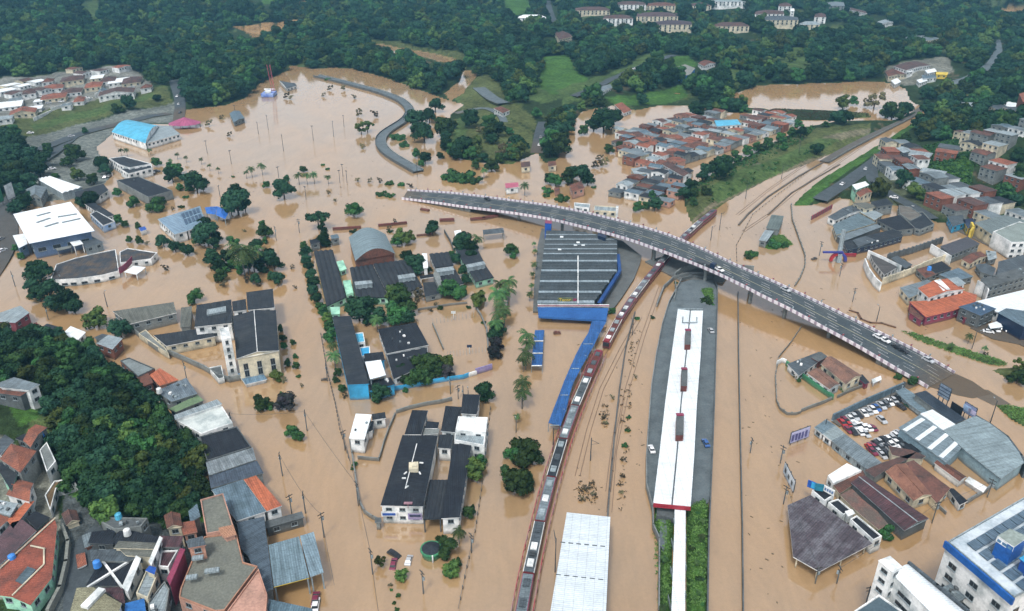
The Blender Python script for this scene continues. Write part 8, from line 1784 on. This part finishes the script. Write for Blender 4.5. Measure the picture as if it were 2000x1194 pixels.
    for k, cm in enumerate(meshes):
        src = [q for q in bpy.data.objects if q.type == 'MESH' and q.data == cm][0]
        oi = N.new('GeometryNodeObjectInfo'); oi.inputs['Object'].default_value = src; oi.transform_space = 'ORIGINAL'; oi.inputs['As Instance'].default_value = True
        ip = N.new('GeometryNodeInstanceOnPoints'); cp = N.new('FunctionNodeCompare'); cp.data_type = 'INT'; cp.operation = 'EQUAL'
        L.new(a_k.outputs['Attribute'], cp.inputs[2]); cp.inputs[3].default_value = k
        L.new(gi.outputs[0], ip.inputs['Points']); L.new(cp.outputs[0], ip.inputs['Selection']); L.new(oi.outputs['Geometry'], ip.inputs['Instance']); L.new(er.outputs[0], ip.inputs['Rotation']); L.new(a_s.outputs['Attribute'], ip.inputs['Scale']); L.new(ip.outputs[0], jn.inputs[0])
    L.new(jn.outputs[0], go.inputs[0]); md = o.modifiers.new('woodland', 'NODES'); md.node_group = ng
woods()

# cars parked about the shore streets
for px, py, c_, a_ in ((272,346,'white',20),(284,343,'silver',25),(296,340,'white',20),(306,337,'black',15),(128,292,'silver',60),(102,332,'white',40),(206,348,'white',100),(214,346,'grey',95),(6,492,'white',75),(2,470,'silver',80),(350,205,'silver',95),(347,190,'white',95),(352,222,'black',90),(60,262,'white',20),(140,268,'silver',30),(1053,285,'white',85),(1056,270,'grey',85),(1240,136,'white',30),(1268,126,'silver',25),(1645,362,'white',50),(1690,332,'silver',60),(1706,360,'black',110),(1745,388,'white',150),(1780,408,'silver',145),(1250,140,'black',30),(80,190,'white',10),(95,203,'silver',20),(120,200,'white',15),(170,193,'white',20),(215,170,'silver',15)):
    g = G(px, py); g.z += .15; auto(car(g, R(a_), c_, None, 'cars parked on dry streets', 1.15), px, py, f'small {c_} parked car')
# low vegetation strips: undergrowth on the open banks and islets
def growth(name, polys, n, label, mat, r0=.5, r1=1.2, zoff=0, keepz=.15):
    rg = np.random.default_rng(len(polys)*7+n); V = []; F = []
    W = [pw(p) for p in polys]; A = np.array([abs(area([tuple(q) for q in w_])) for w_ in W]); A = A/A.sum(); ct = 0
    for w_, a in zip(W, A):
        k = int(n*a*2.2)+20; X = rg.uniform(w_[:,0].min(), w_[:,0].max(), k); Y = rg.uniform(w_[:,1].min(), w_[:,1].max(), k); m = pip(w_, X, Y); X, Y = X[m], Y[m]; Z = terrain(X, Y); X, Y, Z = X[Z > -2], Y[Z > -2], np.maximum(Z[Z > -2], 0)
        for x, y, z in zip(X, Y, Z):
            r = rg.uniform(r0, r1)
            for q in range(7):
                c = np.array([x, y, z+r*.4]) + rg.normal(size=3)*r*.5*np.array([1,1,.5]); c[2] = max(c[2], z+.1); u = rg.normal(size=3); u /= np.linalg.norm(u); v = np.cross(u, rg.normal(size=3)); v /= np.linalg.norm(v); s_ = r*.38
                b = len(V); V += [tuple(c+u*s_), tuple(c+v*s_), tuple(c-u*s_), tuple(c-v*s_)]; F.append((b,b+1,b+2,b+3))
    me = bpy.data.meshes.new(name); me.from_pydata(V, [], F); me.materials.append(mat); o = bpy.data.objects.new(name, me); COL.objects.link(o); tag(o, label, 'undergrowth', kind='stuff')
growth('undergrowth', [[(1340,405),(1372,352),(1420,327),(1500,287),(1560,254),(1600,250),(1560,290),(1480,330),(1400,370),(1350,410)], [(1360,420),(1450,370),(1600,300),(1640,280),(1500,330),(1400,380)], [(1780,300),(1860,290),(1900,320),(1890,380),(1850,370),(1800,350)], [(1860,400),(1960,412),(2010,430),(2000,440),(1900,436)]], 2400, 'tangled green scrub on the railway bank and hillside', G1, .8, 2.0)
growth('undergrowth', [[(1758,646),(1790,652),(1850,672),(1960,705),(1972,716),(1940,716),(1860,690),(1790,665)], [(1945,792),(2000,800),(2000,830),(1975,820)], [(1276,1010),(1310,1010),(1310,1194),(1287,1194)], [(1342,995),(1382,980),(1380,1194),(1340,1194)], [(160,1000),(360,975),(390,1008),(300,1040),(200,1035)], [(1484,470),(1500,460),(1530,460),(1549,478),(1512,489)], [(1365,570),(1396,568),(1398,598),(1385,595)], [(0,800),(80,800),(90,840),(40,865),(0,850)]], 4200, 'low bright green growth on the islets and garden strips', M('leaf', (.085,.15,.04), .8, (.05,.09,.03), 2.0), .25, .65)
growth('reeds', [[(1215,760),(1236,745),(1222,1000),(1203,1000)], [(1232,650),(1246,640),(1236,740),(1218,755)], [(1172,790),(1190,790),(1185,835),(1172,835)], [(1130,940),(1170,940),(1165,985),(1130,980)], [(1500,214),(1700,224),(1700,230),(1600,236),(1485,230)]], 900, 'thin brown green weeds poking out beside the tracks', GB, .3, .75)

# ------------------------------------------------------------------ poles and cables
for p in [(554,296,12,'mast'),(652,268,12,'mast'),(524,254,11,'mast'),(612,275,11,'mast'),(505,262,9,'mast'),(672,248,9,'mast'),(460,225,8,'mast'),(405,300,9,'mast'),(452,320,9,'mast'),(545,350,8,'mast'),(598,390,8,'mast'),(670,345,8,'mast'),(815,345,9,'mast'),(664,357,8,'mast'),(678,358,8,'mast'),(430,385,7,'mast'),
          (600,842,8.5,'power'),(552,930,9,'power'),(633,1050,9,'power'),(597,1003,8,'power'),(728,1122,9,'power'),(674,880,8,'power'),(700,988,9,'power'),(640,745,8,'power'),(827,1160,8,'power'),(921,1080,7,'power'),(880,770,7.5,'power'),(895,780,6,'power'),(905,782,6,'power'),(1153,900,9,'cat'),(1084,1118,12,'cat'),(1080,880,9,'cat'),(585,455,8,'power'),(540,470,8,'power'),(120,560,8,'power'),(30,560,8,'power'),(210,600,7,'lamp'),(95,625,7,'power'),(1456,388,9,'cat'),(1405,450,10,'cat'),(1388,470,8,'cat'),(1526,350,9,'cat'),(1560,300,9,'cat'),(1235,655,7,'cat'),(1465,885,6,'power'),(1733,798,8,'lamp'),(1762,768,5,'power'),(1934,826,9,'lamp'),(1610,842,5,'lamp'),(1524,905,7,'power'),(1530,985,7,'power'),(1634,1140,6,'power'),(1592,1140,6,'power'),(1820,1022,8,'power'),(1928,972,7,'power'),(1898,682,8,'lamp'),(1600,500,8,'power'),(1665,590,7,'power'),(1712,628,7,'lamp'),(1640,540,7,'power'),(365,742,8,'power'),(455,845,8,'power'),(570,1003,7,'power'),(1688,1190,8,'power'),(1340,640,0,'lamp'),(690,560,0,'power'),(1000,600,0,'power'),(915,790,6,'lamp'),(1008,845,5,'lamp')]:
    if p[2] > 0: pole(*p)
def cab(a, b, za, zb, lb, sag=.8): cable(U(*a, za), U(*b, zb), lb, sag)
CPTS = [(640,745,8),(674,880,8),(700,988,9),(728,1122,9),(745,1250,9)]
for k, (a, b) in enumerate(zip(CPTS, CPTS[1:])):
    A, B_ = U(a[0],a[1]), U(b[0],b[1]); cable((A.x,A.y,a[2]-.4), (B_.x,B_.y,b[2]-.4), ['overhead cable above the wide flooded avenue beside the small white pavilion','overhead cable above the curved clinic wall','overhead cable above the avenue in front of the clinic end wall','overhead cable leaving the lower frame edge beyond the stranded cars'][k], .9, .06, 'overhead cables')
for k, (a, b, za, zb, lb) in enumerate((((600,842),(700,988),8,8.5,'thin cable crossing the avenue near the upper pole'),((552,930),(597,1003),8.6,7.6,'cable between the two poles by the red strip roof'),((597,1003),(633,1050),7.6,8.6,'short cable beside the narrow side wall roof'),((633,1050),(660,1194),8.6,9,'cable running down past the yellow edged canopy'),((455,845),(600,842),7.6,8,'cable over the avenue from the black parapet roof'),((1592,1140),(1530,985),5.6,6.6,'cable past the hexagon brown roof'),((1634,1140),(1820,1022),5.6,7.6,'cable across the water in front of the lower black strip roof'),((1820,1022),(1928,972),7.6,6.6,'cable over the street behind the big white block'))):
    A, B_ = U(*a), U(*b); cable((A.x,A.y,za), (B_.x,B_.y,zb), lb, .7, .05, 'overhead cables')
# fence posts along the drowned pavements
def fence(px, h, label, sp=3.0):
    pts = [U(x,y,0) for x,y in px]; mb = MB()
    for a, b in zip(pts, pts[1:]):
        k = max(1, int((b-a).length/sp))
        for i in range(k): q = a.lerp(b, i/k); mb.box((q.x,q.y,h/2-.5),(.28,.28,h+1))
        mb.tube(a+Vector((0,0,h*.8)), b+Vector((0,0,h*.8)), .07, n=4)
    single('post_fence', mb, DCONC, label, 'fence')
fence([(958,800),(948,880),(940,960),(928,1040),(912,1110),(895,1194)], 1.2, 'line of fence posts along the avenue beside the clinic trees')
fence([(627,655),(640,730),(655,790),(664,840),(684,905)], 1.1, 'line of fence posts between the school trees and the pavilion', 2.6)
fence([(1440,545),(1438,480),(1470,420),(1520,380),(1580,335)], .8, 'thin dotted fence out on the drowned tracks', 5)
mb = MB(); rg = random.Random(9)
for k in range(240):
    x, y = rg.choice([(rg.uniform(1120,1260), rg.uniform(640,1000)), (rg.uniform(1380,1620), rg.uniform(300,480)), (rg.uniform(560,1050), rg.uniform(380,470)), (rg.uniform(1500,1950), rg.uniform(560,660)), (rg.uniform(420,800), rg.uniform(300,400)), (rg.uniform(1440,1560), rg.uniform(600,1180))])
    q = U(x, y, 0); mb.box((q.x, q.y, .03), (rg.uniform(.3,1.3), rg.uniform(.15,.4), .12), rg.uniform(0,3))
o = single('floating_litter', mb, M('plain', (.10,.075,.05), .95), 'scattered dark twigs and litter afloat on the brown water', 'litter', kind='stuff')

# haze: pale even air over everything
hm = bpy.data.materials.new('haze'); hm.use_nodes = True; N = hm.node_tree.nodes; N.clear(); vo = N.new('ShaderNodeVolumePrincipled'); vo.inputs['Color'].default_value = (.24,.58,.86,1); vo.inputs['Density'].default_value = HAZE; vo.inputs['Anisotropy'].default_value = .2
mo = N.new('ShaderNodeOutputMaterial'); hm.node_tree.links.new(vo.outputs[0], mo.inputs['Volume'])
mb = MB(); mb.prism([(-5500,-420),(5500,-420),(5500,8500),(-5500,8500)], -8, 185)
o = bpy.data.objects.new('haze', mb.mesh('haze', hm)); COL.objects.link(o); o['kind'] = 'stuff'; o['label'] = 'thin pale blue haze lying over the whole valley'; o['category'] = 'haze'
finish_auto()
